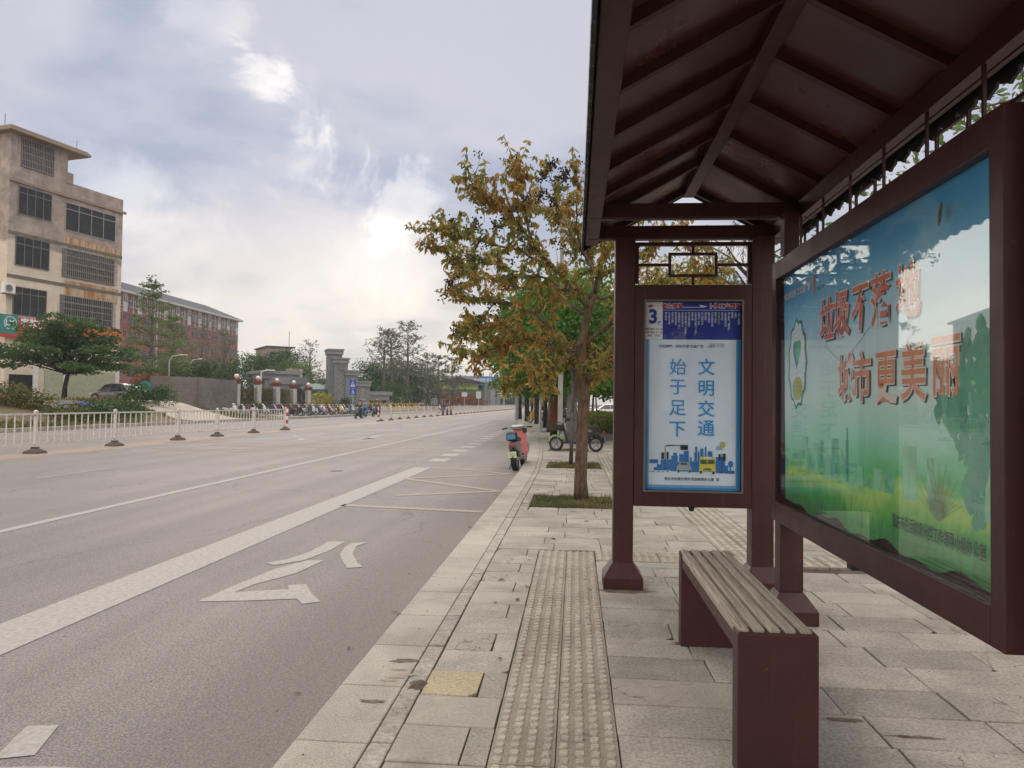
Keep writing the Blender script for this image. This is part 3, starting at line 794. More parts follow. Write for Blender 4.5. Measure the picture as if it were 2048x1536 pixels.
# eave fascias with the scalloped drip tiles
for s_, xe, dpt in ((-1, .050, .05), (1, 1.71, .10)):
    mb = MB(); zt = roof_z(xe)+.075; kk = .04 if s_ < 0 else -.005
    mb.box((xe, (Y0+Y1)/2, zt-dpt/2-kk/2), (.018, Y1-Y0, dpt+kk))
    n_ = int((Y1-Y0)/.16)
    for i in range(n_):
        y = Y0+.08+i*.16; zb = zt-dpt-kk
        if s_ > 0:
            mb.prism([(y-.07, zb), (y+.07, zb), (y+.06, zb-.020), (y+.02, zb-.03), (y, zb-.045), (y-.02, zb-.03), (y-.06, zb-.020)], lambda u, v, t: (t, u, v), xe-.008, xe+.008)
        else:
            mb.prism([(y-.055, zb), (y+.055, zb), (y+.04, zb-.012), (y, zb-.022), (y-.04, zb-.012)], lambda u, v, t: (t, u, v), xe-.008, xe+.008)
    mb.build('fascia', 'roof_tile', sh)
# bargeboards on the far gable
mb = MB()
for s_, xe in ((-1, .05), (1, 1.71)):
    mb.prism([(RX, RZT-.01), (xe, roof_z(xe)-.01), (xe, roof_z(xe)+.09), (RX, RZT+.10)], lambda u, v, t: (u, t, v), Y1, Y1+.02)
mb.build('bargeboard', 'brown_dark', sh)
# lattice frieze hanging below the right eave beam
mb = MB(); fx = 1.545; zt, zb = 2.775, 2.545
mb.box((fx, 2.0, zt), (.016, 6.5, .016)); mb.box((fx, 2.0, zb), (.016, 6.5, .016)); mb.box((fx, 2.0, zt-.055), (.012, 6.5, .010))
y = -1.2; i = 0
while y < 5.25:
    mb.box((fx, y, (zt+zb)/2), (.013, .014, zt-zb)); 
    if i % 2: mb.box((fx, y+.24, zb+.085), (.014, .27, .013)); mb.box((fx, y+.11, zb+.045), (.014, .013, .085)); mb.box((fx, y+.37, zb+.045), (.014, .013, .085))
    y += .46; i += 1
mb.build('lattice_frieze', 'brown_metal', sh)
# hangers from the roof to the board posts
for y in (5.24,):
    mb = MB(); mb.box((1.47, y, 2.645), (.10, .10, .30)); mb.build('hanger', 'brown_metal', sh, bevel=.003)
# ------------------------------------------------------------------ the route sign between the far columns
SY = 5.95
ns = thing('route_sign', (.93, SY, 0), 'brown framed bus route sign with a pale blue poster, hung between two shelter columns', 'route sign')
X0, X1, ZB, ZT = .472, 1.383, .648, 2.408
mb = MB()
def frame(mb, x0, x1, z0, z1, ix0, ix1, iz0, iz1, ya, yb):
    mb.b2((x0, ya, z0), (ix0, yb, z1)); mb.b2((ix1, ya, z0), (x1, yb, z1)); mb.b2((ix0, ya, z0), (ix1, yb, iz0)); mb.b2((ix0, ya, iz1), (ix1, yb, z1))
frame(mb, X0, X1, ZB, ZT, .548, 1.316, .768, 2.285, SY, SY+.13)
mb.build('frame', 'brown_metal', ns, bevel=.003)
mb = MB(); mb.b2((.55, SY+.06, .772), (1.314, SY+.12, 2.283)); mb.build('backing', 'brown_dark', ns)
mb = MB(); frame(mb, .545, 1.319, .764, 2.289, .557, 1.307, .776, 2.277, SY-.004, SY+.012); mb.build('bead', 'aluminium_edge' if 'aluminium_edge' in MATS else mat('aluminium_edge', (.16, .13, .12), .4), ns)
mb = MB()
z1_, z2_ = 2.408, 2.742
mb.box(((X0+X1)/2, SY+.05, z2_-.0), (X1-X0, .03, .03)); mb.box((X0+.014, SY+.05, (z1_+z2_)/2), (.028, .03, z2_-z1_-.03)); mb.box((X1-.014, SY+.05, (z1_+z2_)/2), (.028, .03, z2_-z1_-.03))
cxs = (X0+X1)/2; mb.box((cxs, SY+.05, 2.698), (.022, .024, .06)); mb.box((cxs, SY+.05, 2.445), (.022, .024, .072))
mb.box((cxs, SY+.05, 2.662), (.385, .024, .022)); mb.box((cxs, SY+.05, 2.488), (.385, .024, .022)); mb.box((cxs-.182, SY+.05, 2.575), (.022, .024, .152)); mb.box((cxs+.182, SY+.05, 2.575), (.022, .024, .152))
mb.box((X0+.145, SY+.05, 2.575), (.234, .022, .022)); mb.box((X1-.145, SY+.05, 2.575), (.234, .022, .022))
mb.build('lattice', 'brown_metal', ns)
mb = MB(); mb.lathe([(.012, 0), (.022, .01), (.022, .03), (.012, .04)], (.93, SY+.05, .61), 10); mb.box((.93, SY+.05, .642), (.05, .02, .012)); mb.build('lock', 'black', ns)
# printed colours
mat('print_pale', (.42, .50, .56), .45, 3, .10); mat('print_blue', (.03, .30, .72), .4, 8, .06); mat('print_lightblue', (.20, .42, .62), .4)
mat('print_char', (.03, .30, .66), .45); mat('print_city', (.03, .18, .50), .4); mat('print_black', (.02, .02, .03), .45); mat('print_ink', (.05, .05, .07), .5)
mat('print_sun', (.50, .44, .12), .45); mat('print_bus', (.70, .60, .08), .45); mat('print_busdark', (.08, .12, .08), .4); mat('print_car', (.34, .46, .44), .45); mat('print_cloud', (.25, .48, .60), .45)
mat('print_navy', (.014, .035, .30), .35, 9, .1); mat('print_white', (.80, .82, .82), .45); mat('print_redtext', (.55, .04, .05), .45); mat('print_green', (.30, .55, .12), .45)
mat('print_whiteline', (.75, .80, .90), .45)
mat('paper', (.76, .87, .98), .5, 2.5, .06)
# wrinkled poster sheet
def posterfn(u, v, h): return (.557+u*.75, SY+.055-h, .776+v*1.20)
pm = MB(); nu, nv = 46, 74; q4 = random.Random(5)
lines = []
for _ in range(9):
    x = q4.uniform(.02, .98); pts = []
    for k in range(9): pts.append((x, k/8)); x += q4.uniform(-.07, .07)
    lines.append(pts)
def wr(u, v):
    s_ = 0
    for pts in lines:
        k = min(7, int(v*8)); f = v*8-k; x = pts[k][0]*(1-f)+pts[k+1][0]*f; d = abs(u-x); s_ += max(0, 1-d/.011)*.0022*(.4+.6*abs(math.sin(v*7+x*9)))
    return s_
nu, nv = 150, 60
for j in range(nv+1):
    for i in range(nu+1):
        u, v = i/nu, j/nv; pm.v.append(posterfn(u, v, wr(u, v)))
for j in range(nv):
    for i in range(nu):
        a = j*(nu+1)+i; u, v = (i+.5)/nu, (j+.5)/nv
        e = min(u*.75, (1-u)*.75, v*1.2); k = 1 if e < .026 else 2 if e < .034 else 0
        pm.f.append((a, a+1, a+nu+2, a+nu+1)); pm.m.append(k)
po = pm.build('poster', ['paper', 'print_blue', 'print_lightblue'], ns, smooth=True)
def pz(v): return .776+v*1.20
# poster picture measured from the photo (x, y in its own crop 0..1)
def pc(px, py):                    # from a photo point near the poster to poster u, v
    return ((px-1291)/(1482-1291), (981-py)/(981-677.))
def pl(*pts): return [pc(*p) for p in pts]
city = []
def B(x0, y0, x1, y1): city.append(('print_city', pl((x0, y1), (x1, y1), (x1, y0), (x0, y0))))
for b in [(1301, 920, 1319, 928), (1310, 936, 1345, 942), (1316, 930, 1345, 942), (1324, 920, 1345, 942), (1345, 912, 1358, 943), (1349, 906, 1356, 943), (1361, 909, 1372, 943), (1370, 902, 1380, 943), (1383, 914, 1386, 943), (1391, 905, 1394, 943), (1393, 893, 1396.5, 943), (1398, 903, 1401, 943), (1403, 897, 1409, 943), (1412, 893, 1415, 943), (1418, 902, 1427, 943), (1382, 923, 1400, 944), (1434, 913, 1452, 945), (1450, 930, 1458, 945), (1458, 940, 1471, 946), (1358, 925, 1372, 943)]: B(*b)
city += [('print_city', [pc(1463+5*math.cos(t*.6), 927+7*math.sin(t*.6)) for t in range(11)][::-1]), ('print_city', pl((1462, 943), (1464, 943), (1464, 932), (1462, 932))), ('print_city', pl((1391, 896), (1398, 896), (1395, 892))),
  ('print_sun', [pc(1447+6*math.cos(t*.45), 888-6*math.sin(t*.45)) for t in range(14)]), ('print_cloud', pl((1433, 899), (1449, 899), (1444, 893), (1438, 890), (1435, 893))),
  ('print_black', pl((1363, 900), (1378, 900), (1378, 890), (1363, 890))), ('print_black', pl((1325, 919), (1330.5, 919), (1330.5, 906), (1325, 906))), ('print_black', pl((1335.5, 919), (1339.5, 919), (1339.5, 905), (1335.5, 905))),
  ('print_black', pl((1439, 920), (1443, 920), (1443, 907), (1439, 907))), ('print_black', pl((1448, 921), (1453, 921), (1453, 906), (1448, 906))), ('print_ink', pl((1332, 942), (1333.2, 942), (1333.2, 892), (1332, 892))), ('print_ink', pl((1333, 893), (1363, 892), (1363, 890.6), (1336, 890.6))), ('print_ink', pl((1445, 946), (1446.3, 946), (1446.3, 906), (1445, 906))),
  ('print_car', pl((1356, 941), (1385, 941), (1385, 933), (1381, 930), (1378, 924), (1362, 924), (1360, 930), (1356, 933))), ('print_busdark', pl((1362.5, 930.5), (1378, 930.5), (1376, 925.5), (1364, 925.5))), ('print_black', pl((1358, 946), (1361, 946), (1361, 941), (1358, 941))), ('print_black', pl((1380, 946), (1383, 946), (1383, 941), (1380, 941))),
  ('print_bus', pl((1400, 942), (1433, 942), (1433, 934), (1431, 913), (1403, 913), (1401, 934))), ('print_busdark', pl((1403, 927), (1416, 928), (1416, 919), (1403, 919))), ('print_busdark', pl((1417.5, 928), (1431, 927), (1431, 919), (1417.5, 919))), ('print_busdark', pl((1407, 940), (1427, 940), (1422, 936), (1412, 936))), ('print_white', pl((1410, 917), (1425, 917), (1425, 914), (1410, 914))), ('print_black', pl((1402, 947), (1406, 947), (1406, 942), (1402, 942))), ('print_black', pl((1427, 948), (1431, 948), (1431, 942), (1427, 942)))]
for i, x in enumerate([1301, 1307, 1317, 1326, 1336, 1440, 1452, 1463]): city.append(('print_ink', pl((x, 945.5), (x+4.5, 945.5), (x+4.5, 944), (x, 944))))
polys(city, ns, 'printed_picture', posterfn, z=.0032, dz=.00012)
def ptext(s_, px, py, size, m, name='lettering', **k):
    u, v = pc(px, py); p = posterfn(u, v, .0046); return text(s_, size, m, ns, p, (1, 0, 0), (0, 0, 1), name=name, **k)
for s_, py in zip('始于足下', (735, 775, 817, 860)): ptext(s_, 1357, py, .138, 'print_char', off=.0016)
for s_, py in zip('文明交通', (735, 777, 819, 858)): ptext(s_, 1414, py, .138, 'print_char', off=.0016)
ptext('“文明健康，绿色环保”公益广告', 1362, 691, .026, 'print_ink', off=.0004)
ptext('崇左市创建文明城市指挥部办公室  宣', 1386, 959, .026, 'print_ink', off=.0004)
ptext('监督电话：0771-7968315\n投诉电话：0771-7968110\n咨询热线：0771-7968299', 1435, 689, .011, 'print_ink')
ptext('讲文明', 1420, 691, .011, 'print_ink')
# the route strip above
def rf(px, py, h=0): return (.557+(px-1291)/191*.75, SY+.050-h, .776+1.2*(981-py)/304.)
mb = MB(); mb.b2((.557, SY+.052, 1.977), (.694, SY+.060, 2.277)); mb.build('route_number_plate', 'print_white', ns)
mb = MB(); mb.b2((.694, SY+.052, 1.979), (1.307, SY+.060, 2.277), 0); mb.build('route_stops_plate', 'print_navy', ns)
TY = SY+.0512
text('3', .155, 'print_navy', ns, (.618, TY, 2.155), off=.006, xs=.95); text('路', .033, 'print_navy', ns, (.667, TY, 2.105), off=.001)
text('首班时间：07：00', .0185, 'print_ink', ns, (.626, TY, 2.058), off=.0004, xs=.88); text('末班时间：21：00', .0185, 'print_ink', ns, (.626, TY, 2.032), off=.0004, xs=.88); text('票价：1元/人', .0185, 'print_ink', ns, (.626, TY, 2.006), off=.0004)
polys([('print_redtext', [(0, 0), (.03, .0), (.035, .022), (.018, .030), (.004, .018)]), ('print_black', [(-.012, .002), (.01, .001), (.006, .018), (-.006, .022)])], ns, 'logo', lambda u, v, h: (.588+u*.8, TY-h, 2.235+v*.8))
text('崇左公交', .014, 'print_redtext', ns, (.638, TY, 2.246))
for dz_, m_, of in ((0, 'print_whiteline', .0042), (.0006, 'print_redtext', .0010)):
    text('崇左南站', .042, m_, ns, (.770, TY-dz_, 2.243), off=of); text('卜寨工业园区', .042, m_, ns, (1.180, TY-dz_, 2.243), off=of)
polys([('print_whiteline', [(.858, 2.238), (.99, 2.238), (.985, 2.256), (1.045, 2.243), (1.02, 2.234), (.858, 2.232)])], ns, 'arrow', lambda u, v, h: (u, TY-h, v))
polys([('print_whiteline', rect(.70, 2.210, 1.30, 2.213))], ns, 'rule', lambda u, v, h: (u, TY-h, v))
stops = ["崇左南站", "城市职业大学", "金鸡山公园", "崇左市图书馆", "东盟国际城（东）", "市政务服务中心", "花山新城路口（汇金城）", "花山龙峡山路口", "东盟大道", "友谊龙峡山路口（工行）", "君临天下小区", "华门锦都小区", "锦绣君悦", "独军华通站", "江州区第四中学", "崇左一码头", "崇左高中北门", "太平古城", "大桥仙岭交叉口", "理工学院（旧校区）", "鸭场屯", "卜寨村", "卜寨工业园区"]
for i, s_ in enumerate(stops):
    x = .720+i*(1.292-.720)/22
    st = s_.replace('（', '︵').replace('）', '︶') if False else s_
    text('\n'.join(st), .0178, 'print_green' if i == 16 else 'print_whiteline', ns, (x, TY, 2.198-len(st)*.0089), off=.0003, line=1.0*.0178/.0178*.95)
glassmat('sign_glass', (.98, .99, 1.0), .0, .25, .12)
mb = MB(); mb.b2((.557, SY+.018, .776), (1.307, SY+.022, 2.277)); mb.build('glass_pane', 'sign_glass', ns)

# ================================================================== BENCH
be = thing('bench', (.80, 3.8, 0), 'low brown metal bench with weathered grey wooden slats in the shelter', 'bench')
bx0, bx1, by0, by1, bz = .648, .958, 3.0, 4.66, .556
for a, b in ((by0, by0+.10), (by1-.10, by1)):
    mb = MB(); mb.b2((bx0, a, 0), (bx1, b, bz)); mb.build('leg', 'brown_metal', be, bevel=.004)
for x in (bx0+.006, bx1-.018):
    mb = MB(); mb.b2((x, by0+.10, bz-.085), (x+.012, by1-.10, bz-.030)); mb.build('side_rail', 'brown_metal', be)
def woodm():
    m = bpy.data.materials.new('weathered_wood'); m.use_nodes = True; MATS['weathered_wood'] = m
    t = m.node_tree; b = t.nodes['Principled BSDF']; c = N(t, 'ShaderNodeTexCoord').outputs['Object']
    mp = N(t, 'ShaderNodeMapping'); L(t, c, mp.inputs[0]); mp.inputs['Scale'].default_value = (60, 2.0, 60)
    g = NOISE(t, mp.outputs[0], 1.0, 7, .6, 1.6)
    mp2 = N(t, 'ShaderNodeMapping'); L(t, c, mp2.inputs[0]); mp2.inputs['Scale'].default_value = (9, 1.2, 9)
    g2 = NOISE(t, mp2.outputs[0], 1, 4, .5, .5)
    base = MIX(t, SMOOTH(t, g, .3, .68), (.21, .165, .125), (.50, .425, .345)); base = MIX(t, SMOOTH(t, g2, .4, .7), base, MIX(t, .5, base, (.37, .32, .26)))
    L(t, base, b.inputs['Base Color']); b.inputs['Roughness'].default_value = .75
    bn = N(t, 'ShaderNodeBump'); bn.inputs['Distance'].default_value = .0022; L(t, g, bn.inputs['Height']); L(t, bn.outputs[0], b.inputs['Normal'])
woodm()
for i in range(5):
    x = bx0+.006+i*.0608; mb = MB()
    ends = [(by0+.026, by1-.03)]
    sp = [None, 3.9, 3.72, 4.12, None][i]
    if sp: ends = [(by0+.026, sp-.0015), (sp+.0015, by1-.03)]
    for k, (a, b) in enumerate(ends): mb.b2((x+(.001 if k else 0), a, bz-.030+.003*k), (x+.042, b, bz+.012+(.0015 if k else 0)))
    mb.build('slat', 'weathered_wood', be, bevel=.004)

# ================================================================== ADVERTISING BOARD
BX = 1.38
ab = thing('advertising_board', (BX+.08, 3.95, 0), 'large brown framed advertising board with a faded blue and green poster behind glass', 'advertising board')
ya, yb, za, zb2 = 2.515, 5.345, .665, 2.452
def frameY(mb, y0, y1, z0, z1, iy0, iy1, iz0, iz1, xa, xb):
    mb.b2((xa, y0, z0), (xb, iy0, z1)); mb.b2((xa, iy1, z0), (xb, y1, z1)); mb.b2((xa, iy0, z0), (xb, iy1, iz0)); mb.b2((xa, iy0, iz1), (xb, iy1, z1))
gy0, gy1, gz0, gz1 = 2.60, 5.255, .80, 2.33
mb = MB(); frameY(mb, ya, yb, za, zb2, gy0, gy1, gz0, gz1, BX, BX+.15); mb.build('frame', 'brown_metal', ab, bevel=.003)
mb = MB(); mb.b2((BX+.06, gy0, gz0), (BX+.145, gy1, gz1)); mb.build('backing', 'brown_dark', ab)
for y in (5.235, 2.44, ):
    mb = MB(); ox = .012 if y > 3 else .085; mb.b2((BX+ox, y-.07, .20), (BX+ox+.153, y+.07, .663 if y > 3 else 2.75)); pp = mb.build('post', 'brown_metal', ab, bevel=.004)
    mb = MB(); cx, cy = BX+ox+.076, y; s_ = .155
    mb.box((cx, cy, .045), (s_*2, s_*2, .09)); b = [(-s_, -s_), (s_, -s_), (s_, s_), (-s_, s_)]; t_ = [(-.08, -.075), (.08, -.075), (.08, .075), (-.08, .075)]
    mb.add([(cx+a, cy+b_, .09) for a, b_ in b]+[(cx+a, cy+b_, .20) for a, b_ in t_], [(0, 1, 5, 4), (1, 2, 6, 5), (2, 3, 7, 6), (3, 0, 4, 7), (4, 5, 6, 7)]); mb.build('plinth', 'brown_metal', pp, bevel=.004)
mb = MB(); mb.b2((BX+.03, 3.92, .62), (BX+.10, 3.99, .664)); mb.build('lock', 'black', ab, bevel=.004)
# poster: print colours follow the artwork (blue top, pale middle, green foot)
def artwork():
    m = bpy.data.materials.new('artwork'); m.use_nodes = True; MATS['artwork'] = m
    t = m.node_tree; b = t.nodes['Principled BSDF']; c = N(t, 'ShaderNodeTexCoord').outputs['UV']
    s = N(t, 'ShaderNodeSeparateXYZ'); L(t, c, s.inputs[0]); u, v = s.outputs[0], s.outputs[1]
    nz = NOISE(t, c, 3.0, 5, .55, .4)
    vv = MATH(t, 'ADD', v, MATH(t, 'MULTIPLY', MATH(t, 'SUBTRACT', nz, .5), .30))
    vv = MATH(t, 'SUBTRACT', vv, MATH(t, 'MULTIPLY', u, .04))
    r = N(t, 'ShaderNodeValToRGB'); L(t, vv, r.inputs[0]); e = r.color_ramp.elements
    cols = [(0, (.06, .26, .08)), (.06, (.07, .42, .08)), (.13, (.48, .70, .16)), (.18, (.12, .55, .18)), (.30, (.42, .80, .58)), (.44, (.74, .90, .80)), (.62, (.70, .88, .90)), (.78, (.28, .62, .82)), (.90, (.07, .38, .66)), (1, (.045, .29, .56))]
    for i, (p, cc) in enumerate(cols):
        q = e[i] if i < 2 else e.new(p); q.position = p; q.color = (*cc, 1)
    cloud = SMOOTH(t, NOISE(t, c, 4.5, 7, .6, .5), .5, .66)
    top = SMOOTH(t, v, .45, .7)
    base = MIX(t, MATH(t, 'MULTIPLY', MATH(t, 'MULTIPLY', cloud, top), .25), r.outputs[0], (.55, .62, .65))
    # grass blades at the foot
    mp = N(t, 'ShaderNodeMapping'); L(t, c, mp.inputs[0]); mp.inputs['Scale'].default_value = (60, 9, 1)
    gb = NOISE(t, mp.outputs[0], 1, 4, .7, .8)
    base = MIX(t, MATH(t, 'MULTIPLY', SMOOTH(t, v, .2, .05), MATH(t, 'MULTIPLY', SMOOTH(t, gb, .4, .7), .7)), base, (.035, .15, .035))
    L(t, base, b.inputs['Base Color']); b.inputs['Roughness'].default_value = .5
artwork()
def bf(u, v, h): return (BX+.05-h, gy1-u*(gy1-gy0), gz0+v*(gz1-gz0))
# sheet with a rippled lower edge
mb = MB(); NU, NV = 60, 30
q5 = [.012+.009*math.sin(i*.37)+.006*math.sin(i*.83+1) for i in range(NU+1)]
for j in range(NV+1):
    for i in range(NU+1):
        u = i/NU; v0 = q5[i]*(1.2 if i > 8 else 1); v = v0+(1-v0)*j/NV; u2 = .012+u*.976+.02*(1-v)*(1-u)
        mb.v.append(bf(u2, v, .005*(math.sin(u*11+v*2)+.6*math.sin(u*23))*(1-v)**14*.5+.002))
for j in range(NV):
    for i in range(NU): a = j*(NU+1)+i; mb.f.append((a, a+1, a+NU+2, a+NU+1)); mb.m.append(0)
ps = mb.build('poster', 'artwork', ab, smooth=True)
uvl = ps.data.uv_layers.new(name='UVMap'); o3 = root_loc(ab)
for lp in ps.data.loops:
    w_ = ps.data.vertices[lp.vertex_index].co+o3; uvl.data[lp.index].uv = ((gy1-w_.y)/(gy1-gy0), (w_.z-gz0)/(gz1-gz0))
mat('art_green', (.20, .62, .34), .5, 20, .25); mat('art_palegreen', (.34, .74, .42), .5, 6, .2); mat('art_darkgreen', (.09, .34, .22), .5, 8, .35, col2=(.16, .48, .28)); mat('art_white', (.85, .92, .90), .5); mat('art_red', (.85, .17, .10), .45, 4, .18); mat('art_orange', (.92, .32, .16), .45, 4, .15)
mat('art_outline', (.90, .74, .64), .5); mat('art_shadow', (.05, .08, .08), .5); mat('art_teal', (.04, .30, .20), .5); mat('art_yellow', (.55, .55, .10), .5); mat('art_blue', (.05, .25, .45), .5); mat('art_twig', (.16, .26, .13), .5)
def bc(px, py):                    # photo point -> board u, v
    d = ray(px, py); t = (BX+.05)/d.x; return ((gy1-d.y*t)/(gy1-gy0), (CH+d.z*t-gz0)/(gz1-gz0))
items = []; q6 = random.Random(9)
def Rb(x0, y0, x1, m, yb_=1000):
    u0, v0 = bc(x0, y0); u1, _ = bc(x1, y0); items.append((m, rect(u0, .17, u1, v0)))
for x0, w, y0, m in [(1572, 9, 915, 'art_palegreen'), (1590, 10, 905, 'art_palegreen'), (1605, 12, 872, 'art_palegreen'), (1628, 9, 885, 'art_palegreen'), (1640, 8, 880, 'art_green'), (1652, 10, 905, 'art_palegreen'), (1664, 14, 876, 'art_green'), (1683, 5, 900, 'art_palegreen'), (1703, 8, 930, 'art_green'), (1716, 10, 930, 'art_palegreen'), (1729, 16, 955, 'art_green'), (1748, 18, 935, 'art_palegreen'), (1770, 20, 945, 'art_green'), (1806, 28, 890, 'art_palegreen'), (1855, 18, 915, 'art_palegreen')]:
    Rb(x0, y0, x0+w, m)
# television tower
for (x0, x1, y0) in [(1694, 1696.5, 855), (1693, 1698, 880)]:
    Rb(x0, y0, x1, 'art_teal')
for px, py, r in [(1695, 893, .011), (1695, 925, .016)]:
    u, v = bc(px, py); items.append(('art_teal', disc(u, v, r*.55, 12, r)))
# big tree on the right
for k in range(300):
    t_ = q6.random(); a = q6.uniform(0, 6.28)
    cu_, cv_, ru, rv = [(.955, .53, .10, .10), (.93, .42, .11, .10), (.865, .43, .07, .045), (.94, .33, .09, .09), (.95, .24, .08, .08), (.985, .47, .07, .18)][k % 6]
    rr = math.sqrt(q6.random()); u = min(.978, cu_+ru*.62*rr*math.cos(a)); v = cv_+rv*rr*math.sin(a); s_ = q6.uniform(.010, .022)
    n_ = 9; pl_ = [(min(.985, u+s_*.62*q6.uniform(.6, 1.3)*math.cos(2*math.pi*i/n_)), v+s_*1.2*q6.uniform(.6, 1.3)*math.sin(2*math.pi*i/n_)) for i in range(n_)]
    items.append(('art_darkgreen', pl_))
# dead bush beside it
for k in range(26):
    a = math.pi*(.12+.76*k/25); l = q6.uniform(.07, .13); u0, v0 = .83, .135
    u1, v1 = u0+math.cos(a)*l*.62, v0+math.sin(a)*l*1.3; w = .0012
    items.append(('art_twig', [(u0-w, v0), (u0+w, v0), (u1+w*.4, v1), (u1-w*.4, v1)]))
items.append(('art_palegreen', [(.955, .17), (.985, .17), (.985, .25), (.977, .28), (.972, .33), (.967, .28), (.957, .24)]))
# round emblem with a heart
u, v = bc(1596, 727); 
em = [(math.cos(2*math.pi*k/40)*(1+.06*math.cos(2*math.pi*k/40*11)), math.sin(2*math.pi*k/40)*(1+.06*math.cos(2*math.pi*k/40*11))) for k in range(40)]
eu, ev = .073, .185
items.append(('art_teal', [(u+a*eu, v+b*ev) for a, b in em])); items.append(('art_white', [(u+a*eu*.86, v+b*ev*.93) for a, b in em]))
heart = [(16*math.sin(t_)**3/17, (13*math.cos(t_)-5*math.cos(2*t_)-2*math.cos(3*t_)-math.cos(4*t_))/17) for t_ in [2*math.pi*k/30 for k in range(30)]]
items.append(('art_blue', [(u-.004+a*.032, v+.045+b*.075) for a, b in heart])); items.append(('art_green', [(u+.006+a*.026, v+.055+b*.062) for a, b in heart]))
items.append(('art_yellow', [(u+.004+a*.040, v-.105+b*.05) for a, b in disc(0, 0, 1, 16)]))
polys(items, ab, 'printed_picture', bf, z=.0024, dz=.000008)
UX, UZ = (0, -1, 0), (0, 0, 1)
def btext(s_, px, py, size, m, h, **k):
    u, v = bc(px, py); p = bf(u, v, h); return text(s_, size, m, ab, p, UX, UZ, **k)
HB = .0045
def red(s_, pts, size, m):
    for ch, (px, py) in zip(s_, pts):
        sz = size
        btext(ch, px+3, py+3, sz, 'art_shadow', HB, off=.009, xs=.92); btext(ch, px, py, sz, 'art_outline', HB+.0003, off=.010, xs=.92); btext(ch, px, py, sz, m, HB+.0006, off=.003, xs=.92)
red('垃圾不落地', [(1655, 646), (1684, 632), (1722, 620), (1763, 606), (1817, 590)], .262, 'art_red')
red('城市更美丽', [(1693, 762), (1725, 762), (1773, 760), (1828, 752), (1893, 738)], .262, 'art_orange')
btext('“讲文明 树新风”公益广告', 1594, 586, .052, 'art_outline', HB, off=.001)
btext('党', 1627, 572, .075, 'art_red', HB) if False else None
btext('崇左文明网', 1643, 575, .026, 'art_shadow', HB); items2 = [('art_red', [(0, 0), (.02, .01), (.012, .06), (.022, .08), (.004, .11), (-.012, .07), (0, .05)])]
u, v = bc(1628, 590); polys(items2, ab, 'logo', lambda a, b, h: bf(u+a*.6, v+b*.8, HB+h))
u, v = bc(1786, 1046); u2_, v2_ = bc(1974, 1104); text('崇左市生活垃圾分类工作领导小组办公室', .068, 'art_shadow', ab, bf((u+u2_)/2, (v+v2_)/2, HB), UX, UZ, off=.001, fitw=(u2_-u)*(gy1-gy0))
# peeling transparent tape crossing behind the glass
mat('tape', (.40, .42, .42), .3)
u0, v0 = bc(1650, 690); u1, v1 = bc(1690, 730); u2, v2 = bc(1745, 650); u3, v3 = bc(1690, 725); u4, v4 = bc(1623, 842)
def tp(a, b, w=.0035): return [(a[0]-w*.6, a[1]), (a[0]+w*.6, a[1]), (b[0]+w*.6, b[1]), (b[0]-w*.6, b[1])]
polys([('tape', tp((u0, v0), (u1, v1))), ('tape', tp((u3, v3), (u2, v2)))], ab, 'tape', bf, z=.0058)
glassmat('board_glass', (.96, .98, .98), .0, .2, .125)
mb = MB(); mb.b2((BX+.018, gy0, gz0), (BX+.022, gy1, gz1)); mb.build('glass_pane', 'board_glass', ab)
# dead leaf caught on the board
mat('dead_leaf', (.10, .11, .05), .6, 20, .3)
pt = bf(*bc(1899, 428), .034); mb = MB()
lf = [(0, .05), (.012, .03), (.016, .0), (.010, -.03), (0, -.045), (-.010, -.03), (-.013, 0), (-.009, .03)]
mb.prism(lf, lambda u, v, t: (pt[0]-t+.1*v, pt[1]-u, pt[2]+v), 0, .002)
tag(mb.build('dead_leaf', 'dead_leaf', loc=pt), 'small dead leaf stuck near the top right of the board glass', 'leaf')
# ================================================================== RAILING IN THE MIDDLE OF THE ROAD
mat('rail_white', (.66, .65, .63), .4, 9, .18, col2=(.50, .46, .41)); mat('rubber_base', (.07, .055, .05), .85, 14, .35, col2=(.13, .10, .08)); mat('reflector', (.40, .05, .03), .3)
def railing(name, pts, label, ends=(None, None), group='railings along the middle of the road', nb=12):
    """posts at pts (x, y); a barred panel between each two"""
    r = thing(name, (pts[0][0], pts[0][1], RZ), label, 'railing', group)
    for i, (x, y) in enumerate(pts):
        far = y > 70
        mb = MB(); d = .075
        mb.box((x, y, RZ+.10+.53), (d, d, 1.06)); mb.box((x, y, RZ+1.175), (d+.015, d+.015, .03)); mb.box((x, y, RZ+1.20), (d, d, .03), taper=(.4, .4))
        if y < 45: mb.box((x+.01, y-d/2-.006, RZ+1.07), (.03, .014, .07), mi=1)
        p = mb.build('post', ['rail_white', 'reflector'], r)
        mb = MB(); mb.box((x, y, RZ+.035), (.42, .46, .07), taper=(.86, .86)); mb.box((x, y, RZ+.10), (.36, .38, .07), taper=(.42, .42)); mb.box((x, y, RZ+.155), (.15, .15, .06))
        mb.build('rubber_foot', 'rubber_base', p)
        if i+1 < len(pts):
            x2, y2 = pts[i+1]; a = Vector((x, y, 0)); b = Vector((x2, y2, 0)); dr = (b-a); l = dr.length; dr.normalize(); a = a+dr*.045; b = b-dr*.045
            mb = MB(); up = Vector((0, 0, 1))
            mb.bar(a+up*(RZ+1.10), b+up*(RZ+1.10), .05, .045); mb.bar(a+up*(RZ+.27), b+up*(RZ+.27), .035, .035)
            n_ = nb if not far else 8
            for k in range(n_):
                q = a+(b-a)*((k+.5)/n_); mb.bar(q+up*(RZ+.285), q+up*(RZ+1.08), .030 if not far else .045, .018, up=dr)
            mb.build('panel', 'rail_white', r)
    return r
